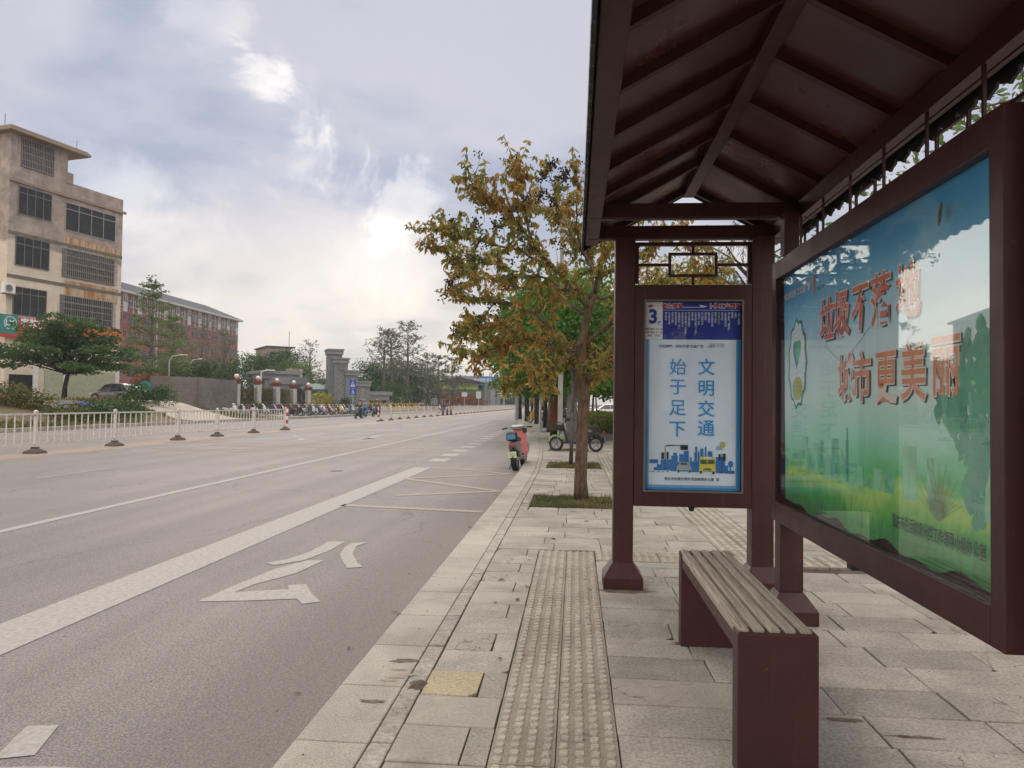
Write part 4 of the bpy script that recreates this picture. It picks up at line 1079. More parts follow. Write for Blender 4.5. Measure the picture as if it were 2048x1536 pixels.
f1 = [(-15.02+.0*i, y) for i, y in enumerate([5.0, 8.6, 12.2, 15.8, 19.47, 23.13, 27.1, 30.3, 34.0, 37.95])]
f1 = [(-14.98-.0135*(y-19), y) for _, y in f1]
railing('median_railing', f1, 'white barred metal railing on black rubber feet, nearest stretch on the left')
f2 = [(-15.45, 58.2), (-15.52, 61.7), (-15.6, 65.2), (-15.65, 68.8), (-15.7, 72.6), (-15.72, 76.5), (-15.72, 80.2), (-15.7, 84.0)]
railing('median_railing', f2, 'white railing stretch between the two striped bollards, in front of the far parked scooters')
f3 = [(-15.6-.0*i, 93.0+3.6*i) for i in range(36)]
railing('median_railing', f3, 'long white railing running away to the horizon past the traffic cones')
def bollard(x, y, label):
    t = thing('striped_bollard', (x, y, RZ), label, 'bollard', 'striped bollards ending the railings', rel=True)
    mb = MB(); 
    for i in range(5): mb.cyl((0, 0, .12+i*.2), (0, 0, .12+(i+1)*.2), .06, n=12, mi=i % 2)
    mb.lathe([(.06, 1.12), (.05, 1.15), (.0, 1.165)], n=12, mi=1); mb.build('pole', ['white', 'red'], t, smooth=False)
    mb = MB(); mb.lathe([(.17, 0), (.17, .04), (.09, .08), (.07, .12)], n=14); mb.build('base', 'rubber_base', t)
bollard(-15.45, 38.75, 'red and white striped bollard at the end of the nearest railing')
bollard(-15.45, 57.3, 'red and white striped bollard at the near end of the middle railing stretch')
bollard(-15.7, 84.9, 'red and white striped bollard at the far end of the middle railing stretch')
def cone(x, y, label, m):
    t = thing('traffic_cone', (x, y, RZ), label, 'traffic cone', 'cones between the railings', rel=True)
    mb = MB(); mb.box((0, 0, .02), (.42, .42, .04)); mb.build('base', 'rubber_base', t)
    mb = MB(); mb.lathe([(.17, .04), (.035, .95), (0, .96)], n=14); mb.build('cone', m, t, smooth=True)
cone(-15.7, 87.4, 'dark traffic cone beside the far striped bollard', 'rubber_base'); cone(-15.5, 89.2, 'dark traffic cone in the middle of the gap between railings', 'rubber_base'); cone(-15.5, 92.0, 'dark traffic cone at the start of the long far railing', 'rubber_base')
def board_(t): pass
bs = thing('bin_box', (-15.6, 90.4, RZ), 'small grey box standing between the dark traffic cones', 'box')
mb = MB(); mb.box((-15.6, 90.4, RZ+.75), (.6, .4, .5)); mb.build('body', 'silver', bs, bevel=.02); mb = MB(); mb.box((-15.6, 90.4, RZ+.25), (.07, .07, .5)); mb.build('post', 'silver', bs)
# ================================================================== SCOOTERS
for n_, c_ in dict(paint_pink=(.76, .25, .24), paint_white=(.62, .61, .58), paint_cream=(.55, .50, .38), paint_black=(.022, .022, .026), paint_navy=(.03, .05, .16), paint_blue=(.06, .20, .42), paint_red=(.34, .03, .03), paint_yellow=(.66, .36, .02), paint_green=(.15, .25, .05), paint_grey=(.18, .19, .20), paint_maroon=(.13, .03, .04), paint_teal=(.08, .28, .28), paint_lime=(.33, .45, .10)).items():
    mat(n_, c_, .3, 6, .08, coat=.5)
mat('seat_vinyl', (.03, .028, .028), .55, 25, .25); mat('plate_cream', (.60, .62, .40), .5); mat('plate_blue', (.04, .12, .45), .5); mat('lens', (.75, .78, .8), .15, coat=1)
def wheel(t, y, r, w, kind='spoke', x=0):
    mb = MB(); n = 20; vs = []; fs = []; prof = [(-w/2, r-.065), (-w/2*.95, r-.014), (0, r), (w/2*.95, r-.014), (w/2, r-.065)]; m_ = len(prof)
    for i in range(n):
        a = 2*math.pi*i/n
        for px_, pr in prof: vs.append((x+px_, y+math.cos(a)*pr, r+math.sin(a)*pr))
    for i in range(n):
        i2 = (i+1) % n
        for k in range(m_): k2 = (k+1) % m_; fs.append((i*m_+k, i*m_+k2, i2*m_+k2, i2*m_+k))
    mb.add(vs, fs); wh = mb.build('wheel', 'rubber', t, smooth=True)
    mb = MB(); mb.cyl((x-w*.35, y, r), (x+w*.35, y, r), .055, n=10)
    for i in range(5):
        a = 2*math.pi*i/5+.3; p = Vector((x, y+math.cos(a)*.05, r+math.sin(a)*.05)); q = Vector((x, y+math.cos(a)*(r-.055), r+math.sin(a)*(r-.055))); mb.bar(p, q, .03, .02, up=(1, 0, 0))
    vs = []; fs = []
    for i in range(16):
        a = 2*math.pi*i/16
        for px_, pr in ((-w*.38, r-.062), (-w*.38, r-.085), (w*.38, r-.085), (w*.38, r-.062)): vs.append((x+px_, y+math.cos(a)*pr, r+math.sin(a)*pr))
    for i in range(16):
        i2 = (i+1) % 16
        for k in range(3): fs.append((i*4+k, i*4+k+1, i2*4+k+1, i2*4+k))
    mb.add(vs, fs); mb.build('rim', 'silver' if kind != 'dark' else 'grey_plastic', wh)
def side(pts, w0, w1=None):
    pass
def slabp(mb, prof, w, mi=0, inset=.82):
    """profile in (y, z), width across x, with rounded flanks"""
    n = len(prof); cy = sum(p[0] for p in prof)/n; cz = sum(p[1] for p in prof)/n
    ring = lambda x, s_: [(x, cy+(a-cy)*s_, cz+(b-cz)*s_) for a, b in prof]
    rs = ring(-w/2, inset)+ring(-w/2*.8, 1)+ring(w/2*.8, 1)+ring(w/2, inset)
    fs = [tuple(range(n-1, -1, -1)), tuple(range(3*n, 4*n))]
    for k in range(3):
        for i in range(n): j = (i+1) % n; fs.append((k*n+i, k*n+j, (k+1)*n+j, (k+1)*n+i))
    mb.add(rs, fs, mi)
def scooter(name, loc, rz, label, body='paint_white', group=None, style=0, basket=False, box=False, lean=0, cat='scooter'):
    t = thing(name, loc, label, cat, group, rz, rel=True); r = .235 if style != 2 else .225
    t.rotation_euler = (0, lean, rz)
    yf, yb_ = .62, -.60
    kd = 'dark' if style else 'spoke'; wheel(t, yf, r, .11, kd); wheel(t, yb_, r, .13, kd)
    # front mudguard, fork, leg shield
    mb = MB(); vs = []; 
    arc = [(yf+math.cos(a)*(r+.03), r+math.sin(a)*(r+.03)) for a in [R_(q) for q in (5, 35, 65, 95, 125, 150)]]
    inn = [(yf+math.cos(a)*(r+.012), r+math.sin(a)*(r+.012)) for a in [R_(q) for q in (150, 125, 95, 65, 35, 5)]]
    
    if style == 2: arc = [(yf+math.cos(a)*(r+.075), r+math.sin(a)*(r+.06)) for a in [R_(q) for q in (10, 40, 70, 100, 130, 150)]]
    slabp(mb, arc+inn, .16); mb.build('front_mudguard', body, t, smooth=False)
    mb = MB()
    for x in (-.065, .065): mb.cyl((x, yf, r), (x, yf-.12, .62), .018, n=6)
    mb.cyl((0, yf-.12, .55), (0, yf-.24, .93), .028, n=8); mb.build('fork', 'grey_plastic' if style else 'black', t)
    mb = MB()
    if style == 1:                 # the pink one: a tall flat leg shield
        slabp(mb, [(.50, .30), (.44, .28), (.33, .62), (.27, .90), (.33, .94), (.42, .80)], .34, inset=.9)
        slabp(mb, [(.44, .28), (.50, .30), (.47, .20), (.38, .20)], .26, inset=.9)
    elif style == 2:               # open black frame
        mb.tube([(0, .42, .82), (0, .36, .55), (0, .25, .30), (0, .0, .24), (0, -.35, .26), (0, -.45, .40)], .035, 8)
    else:
        slabp(mb, [(.56, .34), (.46, .26), (.36, .26), (.34, .60), (.33, .86), (.40, .90), (.50, .76), (.60, .52)], .38, inset=.8)
    mb.build('leg_shield', body if style != 2 else 'black', t, bevel=.01)
    mb = MB(); slabp(mb, [(.40, .30), (.40, .24), (-.10, .22), (-.10, .29), (.2, .285)], .30, inset=.95); mb.build('floorboard', 'black' if style != 1 else 'grey_plastic', t)
    mb = MB()
    if style == 2: slabp(mb, [(-.12, .26), (-.05, .30), (-.12, .48), (-.30, .60), (-.62, .60), (-.70, .54), (-.45, .44), (-.32, .30)], .20, inset=.85)
    elif style == 1: slabp(mb, [(-.14, .24), (-.08, .28), (-.14, .52), (-.20, .66), (-.66, .68), (-.74, .60), (-.66, .48), (-.45, .42), (-.34, .28)], .22, inset=.85)
    else: slabp(mb, [(-.14, .22), (-.08, .27), (-.14, .50), (-.22, .66), (-.66, .70), (-.84, .66), (-.80, .56), (-.55, .50), (-.38, .40), (-.32, .24)], .30, inset=.8)
    bd = mb.build('body', 'grey_plastic' if style == 1 else body if style != 2 else 'black', t, bevel=.012)
    mb = MB(); slabp(mb, [(-.10, .66), (-.12, .73), (-.30, .77), (-.60, .80), (-.70, .78), (-.68, .70), (-.40, .68)], .24, inset=.85); mb.build('seat', 'seat_vinyl', t, bevel=.01)
    mb = MB(); arc = [(yb_+math.cos(a)*(r+.035), r+math.sin(a)*(r+.035)) for a in [R_(q) for q in (60, 90, 120, 150, 172)]]; inn = [(yb_+math.cos(a)*(r+.015), r+math.sin(a)*(r+.015)) for a in [R_(q) for q in (172, 150, 120, 90, 60)]]
    slabp(mb, arc+inn, .14); mb.build('rear_mudguard', 'black', t)
    # handlebar
    hb = MB(); hb.tube([(-.33, .13, .98), (-.16, .20, 1.0), (0, .25, .98), (.16, .20, 1.0), (.33, .13, .98)], [.016, .02, .026, .02, .016], 7)
    hbo = hb.build('handlebar', 'grey_plastic' if style != 2 else 'black', t)
    mb = MB()
    for s_ in (-1, 1): mb.cyl((s_*.25, .155, .99), (s_*.37, .11, .975), .021, n=8)
    mb.build('grip', 'black', hbo)
    mb = MB(); slabp(mb, [(.22, .93), (.18, 1.01), (.26, 1.05), (.38, 1.0), (.36, .92)], .30 if style == 1 else .22, inset=.75); mb.build('headlamp_cowl', 'silver' if style == 1 else body if style != 2 else 'black', t, bevel=.01)
    mb = MB(); mb.ball((0, .37, .965), .055, 10, sq=(1.1, .5, .8)); mb.build('headlight', 'lens', t)
    if style != 1:
        for s_ in (-1, 1):
            mb = MB(); mb.cyl((s_*.22, .17, 1.0), (s_*.27, .17, 1.16), .007, n=5); mb.ball((s_*.28, .17, 1.18), .05, 8, sq=(1.1, .3, .8)); mb.build('mirror', 'black', t)
    # tail
    mb = MB(); mb.box((0, -.745 if style == 1 else -.83, .60), (.17, .03, .045)); mb.build('tail_light', 'red_light', t, bevel=.008)
    mb = MB(); mb.tube([(0, -.62, .55), (0, -.80, .42), (0, -.86, .30)], [.05, .035, .03], 6); mb.build('plate_bracket', 'black', t)
    mb = MB(); mb.box((0, -.865, .385), (.19, .008, .14)); pl_ = mb.build('number_plate', 'plate_cream' if style == 1 else 'plate_blue', t)
    mb = MB(); mb.cyl((-.12, -.20, .24), (-.20, -.30, .03), .012, n=5); mb.build('kickstand', 'black', t)
    mb = MB(); mb.cyl((.09, -.38, .26), (.10, -.80, .30), .035, .045, 8); mb.build('side_cover' if style else 'exhaust', 'grey_plastic', t)
    if basket:
        mb = MB(); 
        mb.b2((-.15, .45, .635), (.15, .69, .80))
        for z in (.62, .70, .78, .86): mb.tube([(-.16, .44, z), (.16, .44, z), (.16, .70, z+.03), (-.16, .70, z+.03), (-.16, .44, z)], .006, 4)
        for i in range(9):
            x = -.16+.04*i; mb.bar((x, .44, .62), (x, .44, .86), .006, .006); mb.bar((x, .70, .65), (x, .70, .89), .006, .006); mb.bar((x, .44, .62), (x, .70, .65), .006, .006)
        for i in range(6):
            y = .46+.045*i
            for s_ in (-.16, .16): mb.bar((s_, y, .63), (s_, y, .88), .006, .006)
        mb.build('basket', 'black', t)
    if box:
        mb = MB(); mb.b2((-.17, -.98, .78), (.17, -.66, 1.06)); mb.build('top_box', body, t, bevel=.03)
    return t
# pink scooter by the kerb
p = Vector((-1.31, 17.85, RZ))
pk = scooter('scooter', p, R_(-5), 'pink electric scooter with a grey cowl parked on the road edge beside the kerb', 'paint_pink', None, style=1, lean=R_(-6))
REL.add(pk.name)
mb = MB(); slabp(mb, [(-.60, .70), (-.58, .86), (-.66, .92), (-.76, .88), (-.80, .72)], .25, inset=.9); mb.build('backrest', 'black', pk, bevel=.02)
mb = MB(); mb.box((0, -.795, .79), (.19, .012, .11)); mb.build('rear_badge', 'paint_blue', pk, bevel=.01)
mb = MB(); mb.box((.17, .22, .90), (.10, .05, .12)); mb.build('phone_holder', 'black', pk, bevel=.01)
text('崇左A\n7R286', .05, 'print_ink', pk, (0, -.871, .385), (1, 0, 0), (0, 0, 1))
# green and black scooter parked across the pavement
gs = scooter('scooter', (.05, 22.75, 0), R_(83), 'black scooter with a lime green front mudguard and a basket, parked across the pavement', 'paint_green', None, style=2, basket=True, lean=R_(4))
ys_ = scooter('scooter', (-2.75, 54.9, 0), R_(70), 'yellow scooter parked at the kerb end by the row of trunks', 'paint_yellow', None, basket=True)
base = {}
def sc_set(key, body, **k):
    o = scooter('parked_scooter', (0, -500, 0), 0, 'x', body, None, **k); snapshot(o); base[key] = o; return o
ROWG = 'scooters parked in the row across the road'
ordn = ['first', 'second', 'third', 'fourth', 'fifth', 'sixth', 'seventh', 'eighth', 'ninth', 'tenth', 'eleventh', 'twelfth', 'thirteenth', 'fourteenth', 'fifteenth', 'sixteenth', 'seventeenth', 'eighteenth', 'nineteenth', 'twentieth', 'twenty-first', 'twenty-second', 'twenty-third', 'twenty-fourth', 'twenty-fifth', 'twenty-sixth', 'twenty-seventh', 'twenty-eighth', 'twenty-ninth', 'thirtieth', 'thirty-first', 'thirty-second', 'thirty-third', 'thirty-fourth', 'thirty-fifth', 'thirty-sixth', 'thirty-seventh', 'thirty-eighth', 'thirty-ninth', 'fortieth', 'forty-first', 'forty-second']
cols = ['black', 'black', 'grey', 'black', 'white', 'navy', 'black', 'cream', 'maroon', 'white', 'grey', 'yellow', 'white', 'black', 'blue', 'white', 'lime', 'black', 'white', 'navy', 'grey', 'blue', 'black', 'white', 'black', 'teal', 'black', 'white', 'cream', 'black', 'red', 'white', 'black']
def row(n, fpos, rzf, where, group, cs, scale=1, jit=True):
    global first_sc
    for i in range(n):
        c = cs[i % len(cs)]; x, y = fpos(i)
        lab = f'{c} scooter, {ordn[i]} from left in {where}'
        if first_sc is None:
            first_sc = scooter('parked_scooter', (x, y, hgt(x, y)+.02), rzf(i), lab, 'paint_'+c, group); snapshot(first_sc); first_sc['_b'] = 'paint_'+c; continue
        o = dup(first_sc, (x, y, hgt(x, y)+.02), rzf(i), lab, group, {FB: 'paint_'+c}, scale)
first_sc = None; FB = 'paint_black'
rs = random.Random(21)
row(30, lambda i: (FK(64+i*.95)-1.6-rs.uniform(0, .35), 64.5+i*.95), lambda i: R_(-75)+rs.uniform(-.3, .3), 'the front row parked across the road', ROWG, cols)
del first_sc['_b']
row(16, lambda i: (FK(60+i*2.0)-5.6-rs.uniform(0, .4), 61+i*1.9), lambda i: R_(-90)+rs.uniform(-.35, .35), 'the back row beside the red footing', 'scooters parked in the row behind', ['white', 'white', 'black', 'white', 'navy', 'black', 'maroon', 'white', 'grey', 'black', 'white', 'red', 'black', 'cream', 'white', 'black'])
row(14, lambda i: (FK(95+i)-2.6-rs.uniform(0, .4), 95+i*1.25), lambda i: R_(-80)+rs.uniform(-.2, .2), 'the hire row beyond the gate tower', 'yellow hire scooters', ['yellow'])
row(9, lambda i: (FK(116+i*5)-2.2, 116+i*5.2), lambda i: R_(-80)+rs.uniform(-.3, .3), 'the row below the notice wall', 'scooters parked below the notice wall', ['white', 'black', 'white', 'navy', 'black', 'yellow', 'white', 'black', 'white'])
for x, y, a, c, lab in [(-1.3, 57.0, 60, 'black', 'black scooter parked behind the yellow one by the kerb'), (-.7, 60.5, 75, 'grey', 'grey scooter parked between the far trunks on the pavement'), (-1.6, 64.0, 70, 'black', 'black scooter furthest along the pavement under the trees'), (-.2, 58.5, 100, 'navy', 'navy scooter parked on the right of the far trunks')]:
    dup(first_sc, (x, y, .0), R_(a), lab, 'scooters parked on the near pavement', {FB: 'paint_'+c})
# ================================================================== RIDERS
mat('skin', (.42, .24, .16), .55, 20, .08); mat('hair', (.012, .01, .009), .6, 30, .2); mat('cloth_dark', (.025, .027, .035), .8, 20, .25); mat('cloth_blue', (.14, .26, .42), .8, 20, .2); mat('cloth_grey', (.09, .10, .13), .8, 20, .2); mat('cloth_jeans', (.05, .07, .12), .85, 20, .2); mat('helmet_black', (.02, .02, .022), .25, coat=.6); mat('helmet_blue', (.05, .16, .40), .25, coat=.6); mat('shoe', (.03, .03, .03), .6)
def skin_mesh(name, joints, edges, root, m, parent, lv=2):
    me = bpy.data.meshes.new(name); me.from_pydata([j[:3] for j in joints], edges, []); o = bpy.data.objects.new(name, me); COL.objects.link(o)
    md = o.modifiers.new('skin', 'SKIN'); md.use_smooth_shade = True
    for i, j in enumerate(joints):
        sv = me.skin_vertices[0].data[i]; sv.radius = (j[3], j[4] if len(j) > 4 else j[3]); sv.use_root = (i == root)
    md2 = o.modifiers.new('sub', 'SUBSURF'); md2.levels = lv; md2.render_levels = lv
    dg = bpy.context.evaluated_depsgraph_get(); me2 = bpy.data.meshes.new_from_object(o.evaluated_get(dg)); bpy.data.objects.remove(o)
    me2.materials.clear(); me2.materials.append(MATS[m]); me2.polygons.foreach_set('material_index', [0]*len(me2.polygons)); me2.polygons.foreach_set('use_smooth', [True]*len(me2.polygons))
    o = bpy.data.objects.new(name, me2); COL.objects.link(o); o.parent = parent; return o
def rider(loc, rz, label, top, helmet):
    """a seated figure holding the handlebar; local axes as the scooter's"""
    t = thing('person', loc, label, 'person', 'riders on the road', rz, rel=True)
    J = [(0, -.30, .84, .13, .11), (0, -.28, 1.02, .13, .10), (0, -.24, 1.20, .15, .11), (0, -.21, 1.36, .12, .085), (0, -.20, 1.45, .055), (0, -.18, 1.53, .075), (0, -.17, 1.62, .085), (0, -.18, 1.68, .06),
         (.17, -.22, 1.34, .062), (.24, -.04, 1.14, .045), (.27, .13, 1.02, .034), (.28, .19, 1.0, .032),
         (-.17, -.22, 1.34, .062), (-.24, -.04, 1.14, .045), (-.27, .13, 1.02, .034), (-.28, .19, 1.0, .032),
         (.10, -.24, .82, .095), (.14, .12, .80, .07), (.13, .17, .52, .05), (.13, .12, .34, .04), (.13, .26, .32, .035),
         (-.10, -.24, .82, .095), (-.14, .12, .80, .07), (-.13, .17, .52, .05), (-.13, .12, .34, .04), (-.13, .26, .32, .035)]
    E = [(0, 1), (1, 2), (2, 3), (3, 4), (4, 5), (5, 6), (6, 7), (3, 8), (8, 9), (9, 10), (10, 11), (3, 12), (12, 13), (13, 14), (14, 15), (0, 16), (16, 17), (17, 18), (18, 19), (19, 20), (0, 21), (21, 22), (22, 23), (23, 24), (24, 25)]
    skin_mesh('body', J, E, 0, 'skin', t)
    g = .013
    jk = [(x, y, z, r[0]+g, (r[1] if len(r) > 1 else r[0])+g) for x, y, z, *r in [J[i] for i in (0, 1, 2, 3, 8, 9, 10, 12, 13, 14)]]
    skin_mesh('jacket', jk, [(0, 1), (1, 2), (2, 3), (3, 4), (4, 5), (5, 6), (3, 7), (7, 8), (8, 9)], 0, top, t)
    tr = [(x, y, z, r[0]+g, (r[1] if len(r) > 1 else r[0])+g) for x, y, z, *r in [J[i] for i in (0, 16, 17, 18, 19, 21, 22, 23, 24)]]
    skin_mesh('trousers', tr, [(0, 1), (1, 2), (2, 3), (3, 4), (0, 5), (5, 6), (6, 7), (7, 8)], 0, 'cloth_jeans', t)
    for s_ in (-1, 1): mb = MB(); mb.box((s_*.13, .21, .315), (.095, .25, .075), taper=(.8, .85)); mb.build('shoe', 'shoe', t, bevel=.015)
    mb = MB(); mb.ball((0, -.185, 1.655), .135, 14, sq=(1, 1.12, .98)); mb.v = [(x, y, max(z, 1.60+.35*max(0, y+.12))) for x, y, z in mb.v]; mb.build('helmet', helmet, t, smooth=True)
    mb = MB(); mb.ball((0, -.075, 1.585), .012, 6, sq=(1.2, 1, 1.6)); 
    for s_ in (-1, 1): mb.ball((s_*.03, -.088, 1.605), .008, 6)
    mb.build('face_features', 'hair', t)
for (x, y, a, c, top, hm, lab, l2) in [(-19.6, 66.0, 172, 'black', 'cloth_dark', 'helmet_black', 'rider in dark clothes and black helmet on the nearest oncoming scooter', 'black scooter carrying the rider in dark clothes'),
      (-21.1, 72.5, 170, 'blue', 'cloth_blue', 'helmet_blue', 'rider in a light blue jacket on the middle oncoming scooter', 'blue scooter carrying the rider in a light blue jacket'),
      (-20.6, 75.5, 168, 'black', 'cloth_grey', 'helmet_black', 'rider in grey clothes on the rearmost oncoming scooter', 'black scooter carrying the rider in grey clothes')]:
    dup(first_sc, (x, y, RZ), R_(a), l2, 'scooters being ridden on the road', {FB: 'paint_'+c}); rider((x, y, RZ), R_(a), lab, top, hm)

# ================================================================== CARS
mat('car_grey', (.20, .165, .155), .3, 3, .05, metal=.35, coat=1); mat('car_white', (.68, .68, .68), .3, coat=1); mat('car_glass', (.02, .024, .026), .06, spec=.8); mat('car_trim', (.02, .02, .02), .5)
def car(name, loc, rz, label, m, suv=False, sc_=1.0, group=None, plate=None):
    """length along +y (front), profile lofted across its width"""
    t = thing(name, loc, label, 'car', group, rz, rel=True); L2 = 2.3; h = 1.46 if not suv else 1.72; b = .92 if not suv else 1.05
    # stations: y, half width, underside z, shoulder z
    S = [(-2.30, .70, .42, b-.05), (-2.24, .80, .30, b+.03), (-1.9, .875, .24, b+.06), (-1.2, .895, .20, b+.02), (-.3, .90, .19, b-.01), (.6, .90, .19, b-.04), (1.2, .885, .20, b-.06), (1.8, .86, .22, b-.16), (2.15, .80, .27, b-.26), (2.30, .66, .36, b-.36)]
    mb = MB(); n = 9
    for y, w, zb, zs in S:
        r = [(w*.86, zb), (w*.97, zb+.10), (w, (zb+zs)/2), (w*.985, zs-.10), (w*.90, zs), (0, zs+.025)]
        ring = [(x, y, z) for x, z in r]+[(-x, y, z) for x, z in r[-2::-1]]
        mb.v += ring
    k = 11
    for i in range(len(S)-1):
        for j in range(k): j2 = (j+1) % k; mb.f.append((i*k+j, i*k+j2, (i+1)*k+j2, (i+1)*k+j)); mb.m.append(0)
    mb.f.append(tuple(range(k))); mb.m.append(0); mb.f.append(tuple((len(S)-1)*k+j for j in range(k))); mb.m.append(0)
    bd = mb.build('body', m, t, smooth=True, sub=1)
    # cabin: glass house then roof skin
    G_ = ([(-2.0, .62, b+.03, b+.05), (-1.45, .66, b, h-.14), (-.9, .66, b, h-.02), (0, .66, b-.02, h), (.55, .65, b-.03, h-.06), (1.25, .64, b-.06, b+.0)] if not suv else
          [(-2.2, .66, b, b+.08), (-2.0, .68, b, h-.16), (-1.0, .68, b, h-.01), (0, .68, b-.02, h), (.5, .66, b-.03, h-.08), (1.15, .64, b-.06, b+.0)])
    mb = MB()
    for y, w, z0, z1 in G_:
        wb = w+.17; r = [(wb, z0), ((w+wb)/2, (z0+z1)/2), (w, z1-.03), (w*.85, z1), (0, z1+.015)]
        mb.v += [(x, y, z) for x, z in r]+[(-x, y, z) for x, z in r[-2::-1]]
    k = 9
    for i in range(len(G_)-1):
        for j in range(k-1): mb.f.append((i*k+j, i*k+j+1, (i+1)*k+j+1, (i+1)*k+j)); mb.m.append(0)
    mb.build('windows', 'car_glass', t, smooth=True)
    mb = MB(); gs_ = [g for g in G_ if g[3] > h-.2]
    for y, w, z0, z1 in gs_:
        r = [(w+.012, z1-.05), (w*.86, z1+.012), (0, z1+.028)]; mb.v += [(x, y, z) for x, z in r]+[(-x, y, z) for x, z in r[-2::-1]]
    for i in range(len(gs_)-1):
        for j in range(4): mb.f.append((i*5+j, i*5+j+1, (i+1)*5+j+1, (i+1)*5+j)); mb.m.append(0)
    mb.build('roof', m, t, smooth=True)
    mb = MB()
    for s_ in (-1, 1):
        def at_(i, f): y, w, z0, z1 = G_[i]; return Vector((s_*(w+.17-.17*f+.008), y, z0+(z1-z0)*f))
        mb.bar(at_(1, 0), at_(1, .97), .05, .07); mb.bar(at_(3, 0)+Vector((0, -.2, 0)), at_(3, .97)+Vector((0, -.2, 0)), .04, .07)
        mb.bar(at_(len(G_)-1, 0), at_(len(G_)-2, .97), .05, .05); mb.bar(at_(0, .0), at_(1, .97), .06, .08)
    mb.build('pillars', m, t)
    for y in (-1.42, 1.38):
        for s_ in (-1, 1):
            rr = .325 if not suv else .36
            mb = MB(); mb.cyl((s_*.70, y, rr), (s_*.905, y, rr), rr, n=24); w_ = mb.build('wheel', 'rubber', t, bevel=.03)
            mb = MB(); mb.cyl((s_*.88, y, rr), (s_*.912, y, rr), rr*.64, n=20)
            mb.build('hubcap', 'silver', w_); 
            mb = MB()
            for i in range(5): a = i*1.2566; mb.bar((s_*.916, y+math.cos(a)*rr*.2, rr+math.sin(a)*rr*.2), (s_*.916, y+math.cos(a)*rr*.58, rr+math.sin(a)*rr*.58), .012, .05, up=(1, 0, 0))
            mb.build('spokes', 'grey_plastic', w_)
            mb = MB(); mb.cyl((s_*.60, y, rr+.02), (s_*.897, y, rr+.02), rr+.055, n=24); mb.build('wheel_arch', 'car_trim', t)
    for s_ in (-1, 1):
        mb = MB(); mb.box((s_*.62, -2.25, b-.12), (.34, .12, .14), rz=s_*.25); mb.build('tail_light', 'red_light', t, bevel=.03)
        mb = MB(); mb.box((s_*.64, 2.16, .64), (.30, .16, .13), rz=-s_*.35); mb.build('headlight', 'lens', t, bevel=.03)
        mb = MB(); mb.box((s_*1.0, .78, b+.04), (.16, .10, .11)); mb.build('mirror', m, t, bevel=.03)
        mb = MB(); 
        for y in (-.05, -1.0): mb.box((s_*.905, y, b-.10), (.02, .16, .025))
        mb.build('door_handle', 'chrome', t)
        mb = MB()
        for y in (-1.05, -.15, .95): mb.box((s_*.899, y, .58), (.008, .008, .55))
        mb.build('door_seam', 'car_trim', t)
    mb = MB(); mb.box((0, -2.335, b-.22), (.46, .012, .14)); mb.build('number_plate', 'plate_blue', t)
    mb = MB(); mb.box((0, -2.28, .36), (1.3, .10, .10)); mb.box((0, 2.26, .40), (1.1, .12, .16)); mb.build('bumper_trim', 'car_trim', t, bevel=.02)
    return t
c1 = car('parked_car', (-36.0, 55.6, hgt(-36.0, 55.6)+.03), R_(72), 'grey brown saloon car parked behind the broad tree on the forecourt', 'car_grey')
text('桂F·M2038', .115, 'print_white', c1, (0, -2.343, .70), (1, 0, 0), (0, 0, 1))
car('parked_car', (-29.0, 205, .1), R_(-70), 'white off-road car parked in front of the green shop', 'car_white', suv=True)
for x, y, a, lab in [(0.3, 118, 80, 'white car seen between the trunks on the near side, left one'), (4.4, 100, 95, 'white car beyond the hedge on the right of the big trunk'), (-9.5, 250, 0, 'white car far down the road near the horizon'), (-12.5, 262, 0, 'second white car far down the road beside the railing end')]:
    car('distant_car', (x, y, RZ+.1), R_(a), lab, 'car_white', group='white cars in the distance')
# ================================================================== TREES
leafmat('leaf_autumn', [(0, (.045, .07, .02)), (.30, (.14, .165, .045)), (.48, (.23, .20, .06)), (.68, (.39, .265, .07)), (.84, (.34, .16, .055)), (1, (.12, .065, .04))], .42, 1.3)
leafmat('leaf_deep', [(0, (.03, .07, .018)), (.5, (.065, .145, .03)), (1, (.14, .27, .055))], .35, .5)
leafmat('leaf_dark', [(0, (.016, .038, .014)), (.5, (.03, .07, .022)), (1, (.06, .12, .03))], .3, .5)
leafmat('leaf_broad', [(0, (.02, .05, .018)), (.5, (.045, .095, .03)), (1, (.10, .16, .045))], .35, .4)
leafmat('leaf_pale', [(0, (.07, .10, .045)), (.5, (.12, .17, .06)), (1, (.20, .26, .09))], .35, .3)
leafmat('leaf_olive', [(0, (.06, .075, .05)), (.5, (.10, .115, .07)), (1, (.16, .17, .10))], .3, .3)
leafmat('leaf_red', [(0, (.05, .09, .03)), (.42, (.12, .08, .035)), (.6, (.32, .05, .045)), (1, (.13, .13, .05))], .3, .6)
leafmat('leaf_yellow', [(0, (.22, .20, .02)), (.5, (.40, .34, .04)), (1, (.15, .20, .03))], .3, .6)
leafmat('leaf_hedge', [(0, (.05, .07, .018)), (.5, (.11, .14, .03)), (1, (.24, .24, .06))], .3, .8)
leafmat('weeds', [(0, (.05, .07, .02)), (.55, (.10, .12, .035)), (.8, (.22, .15, .07)), (1, (.28, .17, .08))], .25, .7)
mat('bark_brown', (.17, .115, .075), .9, 9, .5, bump=.02, bscale=30, col2=(.075, .045, .03), stretch=(2.2, 2.2, .8))
mat('bark_grey', (.17, .155, .135), .9, 5, .4, bump=.012, bscale=22); mat('bark_dark', (.055, .045, .036), .95, 6, .4, bump=.01); mat('bark_pale', (.26, .25, .22), .85, 4, .25, bump=.01)
mat('seed_dark', (.025, .015, .012), .8, 30, .3)
